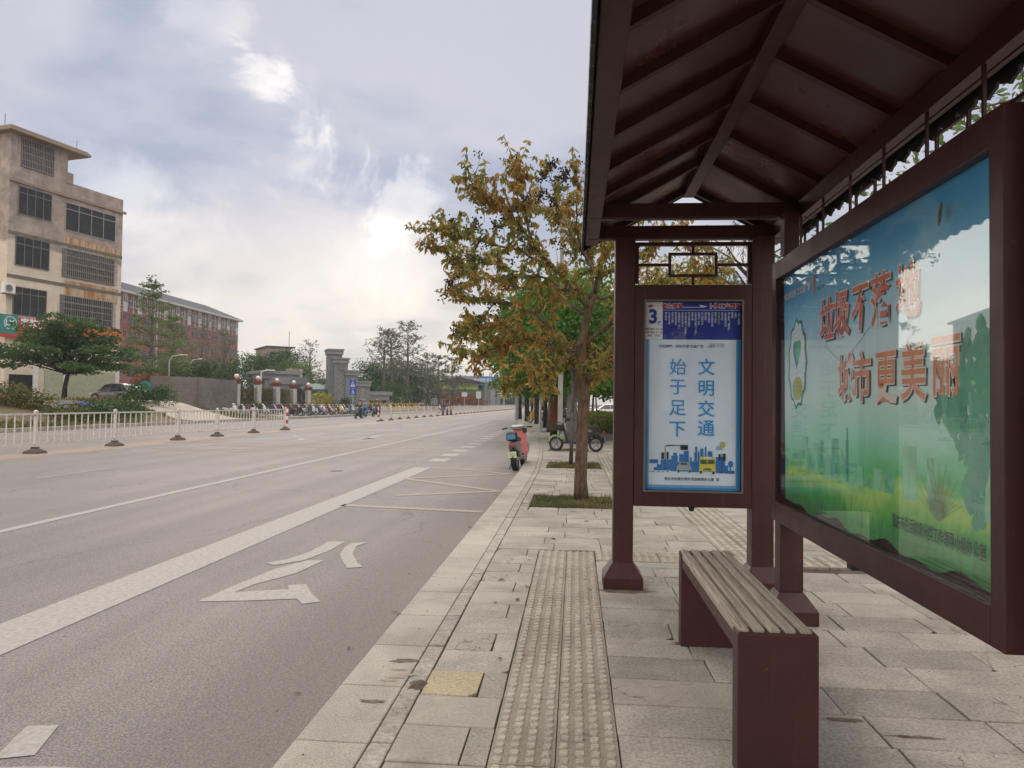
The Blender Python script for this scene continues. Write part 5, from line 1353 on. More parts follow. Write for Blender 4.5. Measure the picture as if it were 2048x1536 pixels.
def leaf_mesh(name, P_, ax, size, wid, m, parent, fold=.25, seed=0, flat=False):
    """P_ base points, ax axes: pointed leaves folded along the midrib (6 corners), one mesh for the crown"""
    g = np.random.default_rng(seed); n = len(P_); P_ = np.asarray(P_, float); ax = np.asarray(ax, float)
    ax /= np.linalg.norm(ax, axis=1, keepdims=True)+1e-9
    rv = g.normal(size=(n, 3)); sd = np.cross(ax, rv); sd /= np.linalg.norm(sd, axis=1, keepdims=True)+1e-9; nr = np.cross(ax, sd)
    s_ = size*g.uniform(.65, 1.25, (n, 1)); w = s_*wid
    b = P_; t_ = P_+ax*s_; 
    l1 = P_+ax*s_*.30+sd*w*.5+nr*w*fold; r1 = P_+ax*s_*.30-sd*w*.5+nr*w*fold; l2 = P_+ax*s_*.65+sd*w*.42+nr*w*fold; r2_ = P_+ax*s_*.65-sd*w*.42+nr*w*fold
    V = np.stack([b, l1, l2, t_, r2_, r1], 1).reshape(-1, 3)
    if not flat:
        F = np.arange(n)[:, None]*6+np.array([[0, 1, 2, 3, 0, 3, 4, 5]]); loops = F.reshape(-1); nf = n*2
    else:
        F = np.arange(n)[:, None]*6+np.array([[0, 1, 2, 3, 4, 5]]); loops = F.reshape(-1); nf = n
    k = 4 if not flat else 6
    o3 = np.array(root_loc(parent)) if not isrel(parent) else np.zeros(3)
    me = bpy.data.meshes.new(name); me.vertices.add(len(V)); me.vertices.foreach_set('co', (V-o3).astype(np.float32).ravel())
    me.loops.add(len(loops)); me.loops.foreach_set('vertex_index', loops.astype(np.int32))
    me.polygons.add(nf); me.polygons.foreach_set('loop_start', np.arange(nf, dtype=np.int32)*k); me.polygons.foreach_set('loop_total', np.full(nf, k, np.int32))
    me.materials.append(MATS[m]); me.update(calc_edges=True); me.validate()
    o = bpy.data.objects.new(name, me); COL.objects.link(o); o.parent = parent
    return o
def wander(p, d, l, n, q, curl=.25, up=.0):
    pts = [Vector(p)]; d = Vector(d).normalized()
    for i in range(n):
        d = (d+Vector((q.gauss(0, curl), q.gauss(0, curl), q.gauss(0, curl)+up))).normalized(); pts.append(pts[-1]+d*l/n)
    return pts
# ---- the autumn tree beside the shelter (limbs follow the photographed ones, spread in depth)
q = random.Random(42)
TYy = 11.3
ft = thing('autumn_tree', (.12, TYy, 0), 'nearest tree with orange and yellow leaves and dark seed clusters in the first tree pit', 'tree')
def LP(pts, dy0, dy1): 
    n = len(pts)-1; return [A(px, py, TYy+dy0+(dy1-dy0)*i/n) for i, (px, py) in enumerate(pts)]
trunk = [(1163, 1003), (1161, 960), (1163, 900), (1165, 850), (1168, 800), (1163, 765), (1160, 735), (1163, 690), (1172, 640), (1184, 600), (1196, 560)]
tb = MB(); tr_ = [.125, .098, .094, .092, .096, .108, .085, .068, .064, .058, .05]
tb.tube(LP(trunk, 0, 0), tr_, 12)
p = A(1174, 756, TYy); tb.ball((p.x+.03, p.y-.04, p.z), .075, 8); 
limbs = [([(1162, 740), (1120, 705), (1060, 680), (1000, 690), (935, 712)], 0, -.8, .035), ([(1162, 735), (1130, 690), (1075, 630), (1000, 600), (935, 592), (905, 582)], 0, .5, .040),
  ([(1190, 600), (1140, 570), (1100, 530), (1062, 480), (1020, 425), (972, 392), (940, 365)], 0, -.5, .045), ([(1105, 535), (1040, 505), (960, 480), (905, 472), (875, 458)], -.15, .3, .026),
  ([(1064, 482), (1048, 420), (1038, 370), (1030, 335)], -.2, -.4, .022), ([(1196, 560), (1160, 500), (1122, 430), (1098, 345)], 0, .8, .036), ([(1165, 510), (1150, 430), (1152, 350)], .2, -.4, .022),
  ([(1196, 560), (1240, 530), (1290, 500), (1345, 468), (1395, 478)], 0, .4, .038), ([(1170, 690), (1225, 640), (1300, 580), (1380, 552), (1440, 545)], 0, -.5, .036), ([(1170, 735), (1205, 742), (1245, 705)], 0, -.6, .026),
  ([(1175, 630), (1120, 600), (1060, 575), (985, 560), (925, 548)], 0, 1.6, .032), ([(1180, 615), (1150, 590), (1100, 560), (1030, 545), (960, 520)], 0, -1.6, .032), ([(1190, 590), (1180, 520), (1140, 460), (1080, 400)], 0, 1.7, .03),
  ([(1190, 590), (1200, 520), (1230, 470), (1260, 440)], 0, -1.3, .03), ([(1165, 700), (1120, 740), (1060, 760), (1010, 770)], 0, 1.2, .026), ([(1172, 650), (1180, 690), (1190, 720), (1200, 745)], .3, 1.4, .02), ([(1170, 680), (1130, 720), (1100, 735), (1060, 730)], 0, -1.3, .022),
  ([(1190, 590), (1230, 600), (1280, 610), (1330, 560)], 0, 1.3, .026), ([(1000, 600), (960, 640), (925, 660)], .35, .6, .016), ([(960, 480), (930, 520), (880, 500)], .2, .1, .016), ([(1060, 680), (1010, 650), (960, 655)], -.4, -.5, .016), ([(1240, 530), (1260, 590), (1300, 640)], 0, .8, .02)]
LPt, LAx = [], []; seeds = MB(); sticks = []
for pts, d0, d1, r0 in limbs:
    L_ = LP(pts, d0, d1)
    # subdivide and jitter
    fine = [L_[0]]
    for a, b in zip(L_, L_[1:]):
        for k in range(1, 4): pnt = a.lerp(b, k/3)+Vector((q.gauss(0, .018), q.gauss(0, .03), q.gauss(0, .018))); fine.append(pnt)
    n = len(fine); tb.tube(fine, [max(.006, r0*(1-.85*i/(n-1))) for i in range(n)], 7)
    for i in range(2, n):
        f = i/(n-1)
        if f < .22: continue
        for _ in range(4 if f < .6 else 5):
            d = (fine[i]-fine[i-1]).normalized(); d = (d*.7+Vector((q.gauss(0, .55), q.gauss(0, .75), q.gauss(.12, .45)))).normalized()
            l = q.uniform(.20, .52); tw = wander(fine[i], d, l, 5, q, .16, .02); tb.tube(tw, [.006, .005, .0045, .004, .003, .002], 4, cap=False)
            if q.random() < .13: sticks.append(tw[-1]); continue
            for j in range(1, 6):
                for _ in range(5):
                    b_ = tw[j]+Vector((q.gauss(0, .012), q.gauss(0, .012), q.gauss(0, .012))); a_ = Vector((q.gauss(0, .55), q.gauss(0, .55), -.75+q.gauss(0, .4)))
                    LPt.append(b_); LAx.append(a_)
# upright seed heads
for (px, py, dy) in [(1098, 318, .8), (1110, 355, .7), (1090, 380, .6), (1075, 385, .5), (1120, 340, .7), (915, 430, .3), (945, 435, .2), (975, 440, .2), (1000, 430, .1), (1140, 345, -.3), (1025, 405, -.1), (1060, 400, .2), (1085, 345, .7), (960, 400, 0), (1105, 395, .6)]:
    p = A(px, py, TYy+dy); st = wander(p+Vector((q.uniform(-.05, .15), 0, -.35)), p-(p+Vector((0, 0, -.35))), .36, 4, q, .1); tb.tube(st, .004, 4, cap=False)
    for _ in range(34):
        k = q.uniform(0, 1); c = st[-1]+Vector((q.gauss(0, .045), q.gauss(0, .045), -k*.16+q.gauss(0, .02))); seeds.ball(c, q.uniform(.013, .020), 6)
for sp in sticks:
    for _ in range(16):
        c = sp+Vector((q.gauss(0, .04), q.gauss(0, .04), q.gauss(0, .04))); seeds.ball(c, q.uniform(.009, .015), 5)
tb.build('trunk', 'bark_brown', ft, smooth=True)
leaf_mesh('crown', LPt, LAx, .098, .36, 'leaf_autumn', ft, seed=3)
seeds.build('seed_clusters', 'seed_dark', ft)

def dense_tree(name, base, h, cw, label, group=None, leaf='leaf_deep', bark='bark_grey', seed=0, n=4000, ls=.22, trunk_r=.16, crown0=.33, nl=9, flatten=1.0, lean=(0, 0), droop=-.1, cat='tree', wid=.5):
    """tapered trunk, limbs, and leaf clumps round the limb ends with gaps between"""
    q = random.Random(seed); t = thing(name, base, label, cat, group); base = Vector(base); mb = MB(); P_, AX = [], []
    zc = h*crown0; top = base+Vector((lean[0], lean[1], h*.80))
    tk = [base+Vector((q.gauss(0, .03), q.gauss(0, .03), 0)), base+Vector((lean[0]*.2, lean[1]*.2, zc*.5)), base+Vector((lean[0]*.4, lean[1]*.4, zc)), base+Vector((lean[0]*.7, lean[1]*.7, h*.6)), top]
    mb.tube(tk, [trunk_r*1.25, trunk_r, trunk_r*.85, trunk_r*.5, trunk_r*.15], 9)
    cl = []
    for i in range(nl):
        f = i/max(1, nl-1); z0 = zc*.9+(h*.55-zc*.9)*f; a = i*2.4+q.uniform(-.4, .4)
        rr = cw/2*(.95 if f < .6 else 1-.55*(f-.6)/.4)*q.uniform(.72, 1.0); ez = zc+(h-zc)*((.18 if crown0 < .3 else .02)+(.70 if crown0 < .3 else .86)*f)+q.uniform(-.05, .05)*h
        p0 = base+Vector((lean[0]*.5, lean[1]*.5, z0)); p1 = base+Vector((lean[0]+math.cos(a)*rr*.78, lean[1]+math.sin(a)*rr*.78, ez*flatten+(1-flatten)*(zc*1.25)))
        mid = p0.lerp(p1, .5)+Vector((0, 0, .08*h*(1 if f < .5 else .3))); mb.tube([p0, mid, p1], [trunk_r*.42, trunk_r*.26, trunk_r*.08], 6)
        cl.append((p1, q.uniform(.20, .30)*cw)); cl.append((mid.lerp(p1, .4)+Vector((q.gauss(0, .1)*cw, q.gauss(0, .1)*cw, q.uniform(-.02, .10)*h)), q.uniform(.13, .22)*cw))
    cl.append((base+Vector((lean[0], lean[1], h*.86)), cw*.24)); cl.append((base+Vector((lean[0], lean[1], h*.62)), cw*.28))
    tot = sum(r**2 for _, r in cl)
    for c, r in cl:
        m_ = int(n*r*r/tot)
        for _ in range(m_):
            v = Vector((q.gauss(0, 1), q.gauss(0, 1), q.gauss(0, 1))).normalized(); rad = r*(q.random()**.33)*q.uniform(.75, 1.12)
            p = c+Vector((v.x*rad, v.y*rad, v.z*rad*.72*flatten))
            if p.z < base.z+zc*.72: continue
            P_.append(p); AX.append((v.x+q.gauss(0, .5), v.y+q.gauss(0, .5), v.z*.5+droop+q.gauss(0, .5)))
    mb.build('trunk', bark, t, smooth=True)
    leaf_mesh('crown', P_, AX, ls, wid, leaf, t, seed=seed, flat=True)
    return t
def kapok(name, base, h, cw, label, group=None, leaf='leaf_olive', bark='bark_grey', seed=0, tiers=9, ls=.22, tuft=26, z0=.35, r=.2, fork=False):
    """tall straight trunk, tiers of level branches ending in small sparse tufts"""
    q = random.Random(seed); t = thing(name, base, label, 'tree', group); base = Vector(base); mb = MB(); P_, AX = [], []
    top = base+Vector((q.gauss(0, .02)*h, q.gauss(0, .02)*h, h)); tk = [base, base.lerp(top, .4)+Vector((q.gauss(0, .1), 0, 0)), base.lerp(top, .75)+Vector((q.gauss(0, .12), 0, 0)), top]
    mb.tube(tk, [r*1.2, r*.85, r*.45, r*.08], 8)
    for i in range(tiers):
        f = i/(tiers-1); z = z0+(1-z0)*f*.96
        for k in range(5 if not fork else 4):
            a = k*1.256+i*.7+q.uniform(-.35, .35); L_ = cw/2*(1-.62*f)*q.uniform(.65, 1.05)
            k0 = min(2, int(z*3)); p0 = base.lerp(top, z); d = Vector((math.cos(a), math.sin(a), .18+.5*f+(.5 if fork else 0)))
            pts = wander(p0, d, L_, 5, q, .14, .03); rr = r*.24*(1-.6*f)+.015; mb.tube(pts, [rr, rr*.8, rr*.6, rr*.45, rr*.3, rr*.15], 5, cap=False)
            for j in range(2, 6):
                for _ in range(2):
                    d2 = Vector((math.cos(a)+q.gauss(0, .8), math.sin(a)+q.gauss(0, .8), .25+q.gauss(0, .2))); tw = wander(pts[j], d2, L_*.28, 3, q, .2, .04); mb.tube(tw, [rr*.3, rr*.22, rr*.15, .008], 4, cap=False)
                    for _ in range(tuft//4):
                        e = tw[q.choice((2, 3))]; P_.append(e+Vector((q.gauss(0, .16), q.gauss(0, .16), q.gauss(0, .06)))); AX.append((q.gauss(0, 1), q.gauss(0, 1), q.gauss(0, .35)))
    mb.build('trunk', bark, t, smooth=True)
    if P_: leaf_mesh('crown', P_, AX, ls, .5, leaf, t, seed=seed, flat=True)
    return t
# ---- street trees on the near pavement behind the autumn tree
NG = 'evergreen street trees along the near pavement'
for i, (x, y, h, cw, tr2, lab, bk, n_, ls) in enumerate([
    (-.06, 17.6, 4.5, 2.6, .04, 'thin evergreen street tree in the second tree pit right behind the autumn tree', 'bark_grey', 3600, .13),
    (-.12, 28.2, 6.0, 6.0, .20, 'evergreen street tree with a thick pale grey trunk behind the green scooter', 'bark_pale', 16000, .20),
    (-.85, 30.6, 6.3, 6.2, .15, 'evergreen street tree whose trunk is wrapped in red and orange cloth', 'bark_dark', 16000, .20),
    (-1.25, 38.2, 6.6, 5.4, .14, 'evergreen street tree with a slim grey trunk, third beyond the green scooter', 'bark_grey', 9000, .21),
    (-1.78, 44.5, 6.8, 5.2, .14, 'evergreen street tree with a dark trunk just right of the grey pole', 'bark_dark', 6000, .21),
    (-2.68, 52.4, 7.2, 5.6, .20, 'evergreen street tree with a dark trunk just left of the grey pole', 'bark_dark', 6000, .22),
    (-3.9, 60.0, 7.6, 5.4, .18, 'evergreen street tree standing at the kerb behind the yellow scooter', 'bark_dark', 5000, .24)]):
    tt = dense_tree('street_tree', (x, y, 0), h, cw, lab, NG, 'leaf_deep', bk, 50+i, n_, ls, tr2, .38 if i != 0 else .5, 12)
    if i == 2:
        mb = MB(); mb.cyl((x, y, .35), (x, y, 1.75), .185, .178, 16)
        m = bpy.data.materials.new('wrap_cloth'); m.use_nodes = True; MATS['wrap_cloth'] = m; t_ = m.node_tree; b = t_.nodes['Principled BSDF']; c = N(t_, 'ShaderNodeTexCoord').outputs['Object']
        v = N(t_, 'ShaderNodeTexVoronoi'); L(t_, c, v.inputs['Vector']); v.inputs['Scale'].default_value = 7; L(t_, MIX(t_, SMOOTH(t_, v.outputs['Distance'], .15, .5), (.26, .03, .016), (.14, .07, .02)), b.inputs['Base Color']); b.inputs['Roughness'].default_value = .9
        w_ = mb.build('trunk_wrap', 'wrap_cloth', tt)
for i in range(16):
    y = 68+i*7.5; x = -4.9-.02*(y-60) if i % 2 == 0 else -1.5
    dense_tree('street_tree', (x, y, 0), 7.5, 5.6, f'evergreen street tree, {ordn[i]} of the far pavement trees beyond the yellow scooter', NG, 'leaf_deep', 'bark_dark', 80+i, 2000, .34, .17, .34, 8)
# trees and hedge on the right of the pavement
RG = 'trees beyond the hedge on the right'
for i, (x, y, h, cw, lf) in enumerate([(2.6, 40, 6.5, 6, 'leaf_deep'), (5.0, 34, 7, 6.5, 'leaf_deep'), (3.4, 52, 7, 6.5, 'leaf_deep'), (1.5, 66, 7, 6, 'leaf_deep'), (6, 60, 8, 7, 'leaf_broad'), (9.0, 26, 7, 6, 'leaf_broad'), (11, 40, 8, 7, 'leaf_broad'), (2.6, 88, 8, 7, 'leaf_dark')]):
    dense_tree('garden_tree', (x, y, 0), h, cw, f'leaning evergreen tree beyond the hedge, {ordn[i]} counted away from the shelter', RG, lf, 'bark_grey', 110+i, 5500, .21 if y < 45 else .3, .10, .36, 9, lean=(q.uniform(-.7, .7), 0))
# the drooping willow-like tree and another autumn tree seen through the shelter's lattice
def willow(base, h, cw, label, seed):
    q = random.Random(seed); t = thing('weeping_tree', base, label, 'tree'); base = Vector(base); mb = MB(); P_, AX = [], []
    mb.tube([base, base+Vector((.05, 0, h*.5)), base+Vector((0, .1, h*.86))], [.12, .09, .03], 8)
    for i in range(34):
        a = q.uniform(0, 6.28); s_ = base+Vector((0, 0, h*q.uniform(.5, .86))); e = s_+Vector((math.cos(a)*cw*.5*q.uniform(.4, 1), math.sin(a)*cw*.5*q.uniform(.4, 1), h*q.uniform(.05, .16)))
        m_ = s_.lerp(e, .6)+Vector((0, 0, .2)); mb.tube([s_, m_, e], [.025, .015, .006], 5)
        for _ in range(7):
            p = m_.lerp(e, q.uniform(-.2, 1)); L_ = q.uniform(.6, 1.7); st = wander(p, (q.gauss(0, .25), q.gauss(0, .25), -1), L_, 6, q, .08); mb.tube(st, [.004]*7, 3, cap=False)
            for j in range(1, 7):
                for _ in range(7): P_.append(st[j]+Vector((q.gauss(0, .02), q.gauss(0, .02), q.uniform(0, L_/6)))); AX.append((q.gauss(0, .5), q.gauss(0, .5), -1))
    mb.build('trunk', 'bark_brown', t, smooth=True); leaf_mesh('crown', P_, AX, .10, .16, 'leaf_pale', t, seed=seed, flat=True)
willow((3.6, 15.5, 0), 5.2, 3.6, 'weeping tree with hanging narrow leaves seen through the lattice of the route sign', 5)
willow((4.6, 6.2, 0), 4.6, 3.0, 'weeping tree with yellow green leaves seen above the advertising board', 6)
dense_tree('autumn_tree', (1.9, 18.5, 0), 5.0, 4.4, 'smaller orange leaved tree seen through the lattice of the route sign', None, 'leaf_autumn', 'bark_brown', 131, 4200, .13, .08, .4, 9, wid=.4)
dense_tree('garden_tree', (5.2, 9.5, 0), 5.4, 4.0, 'leafy tree standing behind the advertising board', None, 'leaf_pale', 'bark_brown', 133, 3000, .14, .08, .4, 9, wid=.4)
# hedge
def hedge(name, x0, y0, x1, y1, h, n, leaf, label, ls=.07, seed=0):
    q = random.Random(seed); t = thing(name, ((x0+x1)/2, (y0+y1)/2, 0), label, 'hedge'); P_, AX = [], []; mb = MB()
    for _ in range(n):
        x = q.uniform(x0, x1); y = q.uniform(y0, y1); z = h*(.15+.85*q.random()**.5)*(1+.12*math.sin(x*2.1)*math.sin(y*1.3)); P_.append((x, y, z)); AX.append((q.gauss(0, 1), q.gauss(0, 1), q.gauss(.5, .8)))
    for _ in range(260):
        x = q.uniform(x0, x1); y = q.uniform(y0, y1); mb.tube([(x, y, 0), (x+q.gauss(0, .08), y+q.gauss(0, .08), h*.8)], [.012, .006], 4)
    mb.build('stems', 'bark_dark', t); leaf_mesh('foliage', P_, AX, ls, .55, leaf, t, seed=seed, flat=True)
hedge('hedge', .95, 36.0, 3.6, 47.0, .75, 15000, 'leaf_hedge', 'clipped green hedge with yellow tips beside the pavement, nearest one', .085, 1)
hedge('hedge', .75, 48.0, 4.5, 66.0, .8, 9000, 'leaf_hedge', 'clipped hedge further along the pavement behind the nearest one', .12, 2)
mb = MB()
for (a, b, c, d) in [(.9, 30, 4.2, 47), (.7, 47.5, 5, 67)]: mb.quad([(a, b, .006), (c, b, .006), (c, d, .006), (a, d, .006)])
struct(mb, 'planting_bed', 'pit_soil')
# ---- left side trees
p = T(128, 804); p = Vector((A(128, 804, 50).x, 50, 0)); p.z = hgt(p.x, p.y)
def broad(base, h, cw, label, seed):
    q = random.Random(seed); t = thing('broad_tree', base, label, 'tree'); base = Vector(base); mb = MB(); P_, AX = [], []
    mb.tube([base, base+Vector((.05, 0, 1.0)), base+Vector((.25, 0, 1.9))], [.20, .15, .14], 9)
    f0 = base+Vector((.25, 0, 1.85))
    for i in range(30):
        lay = i % 6; a = i*2.399; z = [1.9, 2.5, 3.1, 3.8, 4.4, 4.9][lay]; R__ = cw/2*[1.0, 1.02, .92, .76, .52, .3][lay]*q.uniform(.75, 1.05)
        e = base+Vector((math.cos(a)*R__*.98, math.sin(a)*R__*.9, z*h/5.4+q.uniform(-.15, .15))); m_ = f0.lerp(e, .45)+Vector((0, 0, .45)); mb.tube([f0, m_, e], [.07, .04, .012], 6)
        for k in range(9):
            f = .3+.75*k/8; c = (m_ if f < .5 else m_).lerp(e, (f-.3)/.75)+Vector((q.gauss(0, .35), q.gauss(0, .35), q.gauss(0, .10)))
            rx = q.uniform(.5, .95)
            for _ in range(56):
                r_ = math.sqrt(q.random())*rx; b = q.uniform(0, 6.28); P_.append(c+Vector((math.cos(b)*r_, math.sin(b)*r_, q.gauss(0, .07)-.12*(r_/rx)**2))); AX.append((math.cos(b)+q.gauss(0, .5), math.sin(b)+q.gauss(0, .5), -.25+q.gauss(0, .3)))
    mb.build('trunk', 'bark_dark', t, smooth=True); leaf_mesh('crown', P_, AX, .23, .5, 'leaf_broad', t, seed=seed, flat=True)
broad(p, 6.5, 11.6, 'low broad dark green tree with layered branches standing beside the grey saloon car', 8)
def at(px, Y, dz=0):               # the terrain point seen in a column of the photo at distance Y
    v = A(px, 800, Y); return Vector((v.x, Y, hgt(v.x, Y)+dz))
def H_(py, Y, base, px=None): return A(600 if px is None else px, py, Y).z-base.z
# tree beside it, pale, in front of the dormitory
KG = 'kapok trees with level branches across the road'
for i, (px, Y, py, cw, leaf, lab, tf, tiers, sd, z0) in enumerate([
    (297, 80, 572, 7.0, 'leaf_pale', 'tall sparse pale green tree in front of the left of the red dormitory', 34, 8, 1, .30),
    (345, 95, 640, 7.5, 'leaf_pale', 'sparse pale green tree in front of the middle of the red dormitory', 36, 7, 2, .3),
    (398, 105, 655, 8.0, 'leaf_olive', 'nearly bare tree in front of the dormitory behind the block wall corner', 10, 6, 3, .35),
    (447, 110, 672, 8.5, 'leaf_olive', 'nearly bare tree at the right end of the red dormitory', 14, 6, 4, .4),
    (621, 130, 690, 9.0, 'leaf_olive', 'nearly bare spreading tree between gatehouse and gate tower', 10, 6, 5, .35),
    (767, 125, 668, 9.5, 'leaf_olive', 'forked bare kapok, leftmost of the three tall ones past the gate tower', 20, 7, 6, .5),
    (785, 135, 672, 7.5, 'leaf_olive', 'slim bare kapok, middle of the three tall ones past the gate tower', 18, 7, 7, .45),
    (813, 125, 650, 9.5, 'leaf_olive', 'tallest bare kapok, rightmost of the three past the gate tower', 20, 9, 8, .42),
    (855, 150, 715, 9, 'leaf_olive', 'small sparse tree left of the green shop sign', 26, 6, 9, .3),
    (878, 165, 715, 8, 'leaf_olive', 'small sparse tree in front of the left end of the green shop', 30, 6, 10, .3),
    (905, 170, 718, 9, 'leaf_olive', 'small sparse tree in front of the green shop sign', 30, 6, 11, .3)]):
    b = at(px, Y); kapok('kapok_tree', b, H_(py, Y, b), cw, lab, KG, leaf, 'bark_grey', 200+sd, tiers, .26+Y*.0005, tf, z0, .22+Y*.0006, fork=(sd in (3, 4, 5, 6)))
FGp = 'green trees and bushes behind the far wall'
for i, (px, Y, py, cw, leaf, lab, n_, ls, c0, fl) in enumerate([
    (400, 75, 722, 5.4, 'leaf_dark', 'round dark green bush above the corner of the block wall', 3000, .24, .15, 1),
    (463, 82, 725, 5.8, 'leaf_dark', 'round dark green bush above the block wall beside the first globe lamp', 3000, .24, .15, 1),
    (340, 78, 715, 5.0, 'leaf_pale', 'pale green bushy tree behind the left stretch of the block wall', 2600, .24, .2, 1),
    (437, 115, 718, 6, 'leaf_pale', 'pale green bush between the two round dark bushes', 1800, .3, .2, 1),
    (505, 120, 703, 8.0, 'leaf_broad', 'umbrella shaped green tree left of the gatehouse', 2800, .34, .5, .8),
    (543, 118, 712, 7.5, 'leaf_dark', 'dark green tree behind the gatehouse on the left', 2500, .34, .2, 1),
    (575, 125, 700, 9.5, 'leaf_dark', 'large dark green tree hiding the foot of the grey building', 5200, .34, .15, 1),
    (603, 112, 722, 7.0, 'leaf_pale', 'bright green tree in front of the large dark one by the grey building', 2600, .32, .15, 1),
    (560, 108, 728, 7, 'leaf_broad', 'broad green tree just above the gatehouse roof', 2600, .3, .15, 1),
    (735, 150, 722, 9, 'leaf_dark', 'dark green tree just right of the gate tower', 3200, .38, .2, 1),
    (757, 160, 726, 10, 'leaf_broad', 'green tree behind the leftmost tall kapok', 2500, .4, .15, 1),
    (778, 150, 735, 9, 'leaf_broad', 'green tree between the tall kapoks', 2500, .38, .15, 1),
    (800, 155, 722, 10, 'leaf_dark', 'dark tree behind the tallest kapok', 3000, .38, .2, 1),
    (830, 155, 723, 10, 'leaf_dark', 'dark green tree just right of the tallest kapok', 3200, .38, .2, 1),
    (846, 165, 745, 8, 'leaf_broad', 'lower green tree beside the notice wall', 2200, .4, .15, 1),
    (725, 140, 755, 6, 'leaf_broad', 'low green tree behind the gate wing beam', 1800, .34, .2, 1),
    (740, 118, 770, 4.5, 'leaf_dark', 'low dark shrub under the gate wing beam', 1500, .3, .1, 1),
    (790, 118, 765, 6, 'leaf_broad', 'low green shrub right of the gate wing beam', 1800, .3, .1, 1),
    (828, 128, 768, 6, 'leaf_dark', 'low dark shrub left of the notice wall', 1800, .3, .1, 1),
    (672, 150, 745, 7, 'leaf_dark', 'dark tree seen behind the gate tower', 1500, .4, .2, 1)]):
    b = at(px, Y); dense_tree('green_tree', b, H_(py, Y, b), cw, lab, FGp, leaf, 'bark_grey', 300+i, n_, ls, .16, c0, 9, fl)
# tree line far down the road and left behind everything
for i, (px, Y, py, cw) in enumerate([(1016, 300, 790, 16), (1045, 420, 797, 22), (1075, 460, 796, 24), (935, 330, 782, 14), (700, 260, 775, 26), (640, 260, 768, 26), (860, 300, 778, 26)]):
    b = at(px, Y) if px < 940 else Vector((A(px, 800, Y).x, Y, RZ)); dense_tree('distant_tree', b, H_(py, Y, b), cw, ['far tree left of the traffic light', 'far trees at the vanishing point of the road', 'far trees behind the street tree trunks', 'far tree behind the blue billboard', 'far trees seen left of the gate tower', 'far trees seen behind the gatehouse', 'far trees behind the green shop'][i], 'trees on the horizon', 'leaf_dark', 'bark_dark', 340+i, 1500, .8, .3, .1, 8)
# shrubs on the bank and flowering bushes
for i, (px, py, h, w, leaf, lab) in enumerate([
    (60, 815, .9, 2.6, 'weeds', 'low weedy bush on the bank at the far left'), (12, 812, 1.2, 2.6, 'weeds', 'leafy weed clump at the left edge of the bank'),
    (275, 806, 1.3, 2.6, 'leaf_broad', 'green shrub just right of the saloon car'), (318, 812, 1.5, 2.2, 'leaf_broad', 'green shrub in front of the left block wall'), (340, 800, 1.6, 2.0, 'leaf_dark', 'dark shrub against the left block wall'),
    (387, 806, 2.0, 1.6, 'leaf_broad', 'upright green shrub at the corner of the block wall'), (440, 812, 2.2, 3.2, 'leaf_broad', 'large green shrub in front of the block wall by the driveway'), (462, 818, 1.5, 2.6, 'leaf_dark', 'dark green shrub right of the driveway'),
    (500, 826, 1.1, 2.4, 'leaf_broad', 'low green shrub behind the railing right of the driveway'), (530, 828, 1.0, 2.2, 'leaf_dark', 'low dark shrub behind the end of the nearest railing'),
    (175, 836, .6, 3.4, 'leaf_dark', 'low dark ground shrub under the edge of the blue tarpaulin'), (215, 832, .7, 3.0, 'leaf_broad', 'low green shrub on the bank right of the blue tarpaulin'), (255, 830, .7, 3.0, 'leaf_dark', 'low dark shrub on the bank left of the driveway'), (130, 838, .5, 2.6, 'weeds', 'dry weed clump on the bank below the broad tree')]):
    p = T(px, py); dense_tree('shrub', p-Vector((0, 0, .1)), h, w, lab, 'shrubs on the far bank', leaf, 'bark_dark', 400+i, 900, .17, .03, .08, 7, cat='shrub')
for i, (px, Y, z, w, h, lab) in enumerate([(292, 70, 2.6, 3.0, 2.2, 'red flowering bush hanging over the left block wall'), (318, 72, 2.6, 3.0, 2.0, 'red flowering bush above the middle of the block wall'), (884, 185, .5, 8, 2.6, 'red flowering bushes by the railings before the green shop'), (915, 190, .5, 9, 2.8, 'red flowering bushes right of the first ones before the green shop'), (945, 200, .5, 8, 2.4, 'red flowering bushes nearest the corner of the green shop'), (868, 175, .5, 7, 2.6, 'red flowering bushes beside the notice wall')]):
    b = at(px, Y); dense_tree('flowering_bush', b, h+z*.6, w, lab, 'red flowering bushes', 'leaf_red', 'bark_dark', 430+i, 1300, .2 if Y < 100 else .5, .06, .35, 7, cat='bush')
for i, (px, Y, w, h, lf, lab) in enumerate([(640, 98, 3.2, 2.2, 'leaf_yellow', 'yellow green clipped bush beside the gate canopy'), (654, 100, 3.0, 1.9, 'leaf_yellow', 'second yellow green bush touching the gate tower'), (690, 97, 2.4, 1.7, 'leaf_dark', 'small dark palm like shrub at the foot of the gate tower'), (722, 104, 4.0, 2.0, 'leaf_yellow', 'yellow green bush right of the tower steps'), (760, 106, 3.6, 2.1, 'leaf_yellow', 'pale yellow bush under the gate wing beam')]):
    b = at(px, Y); dense_tree('clipped_bush', b, h, w, lab, 'clipped bushes by the gate', lf, 'bark_dark', 450+i, 900, .2, .04, .1, 7, cat='bush')
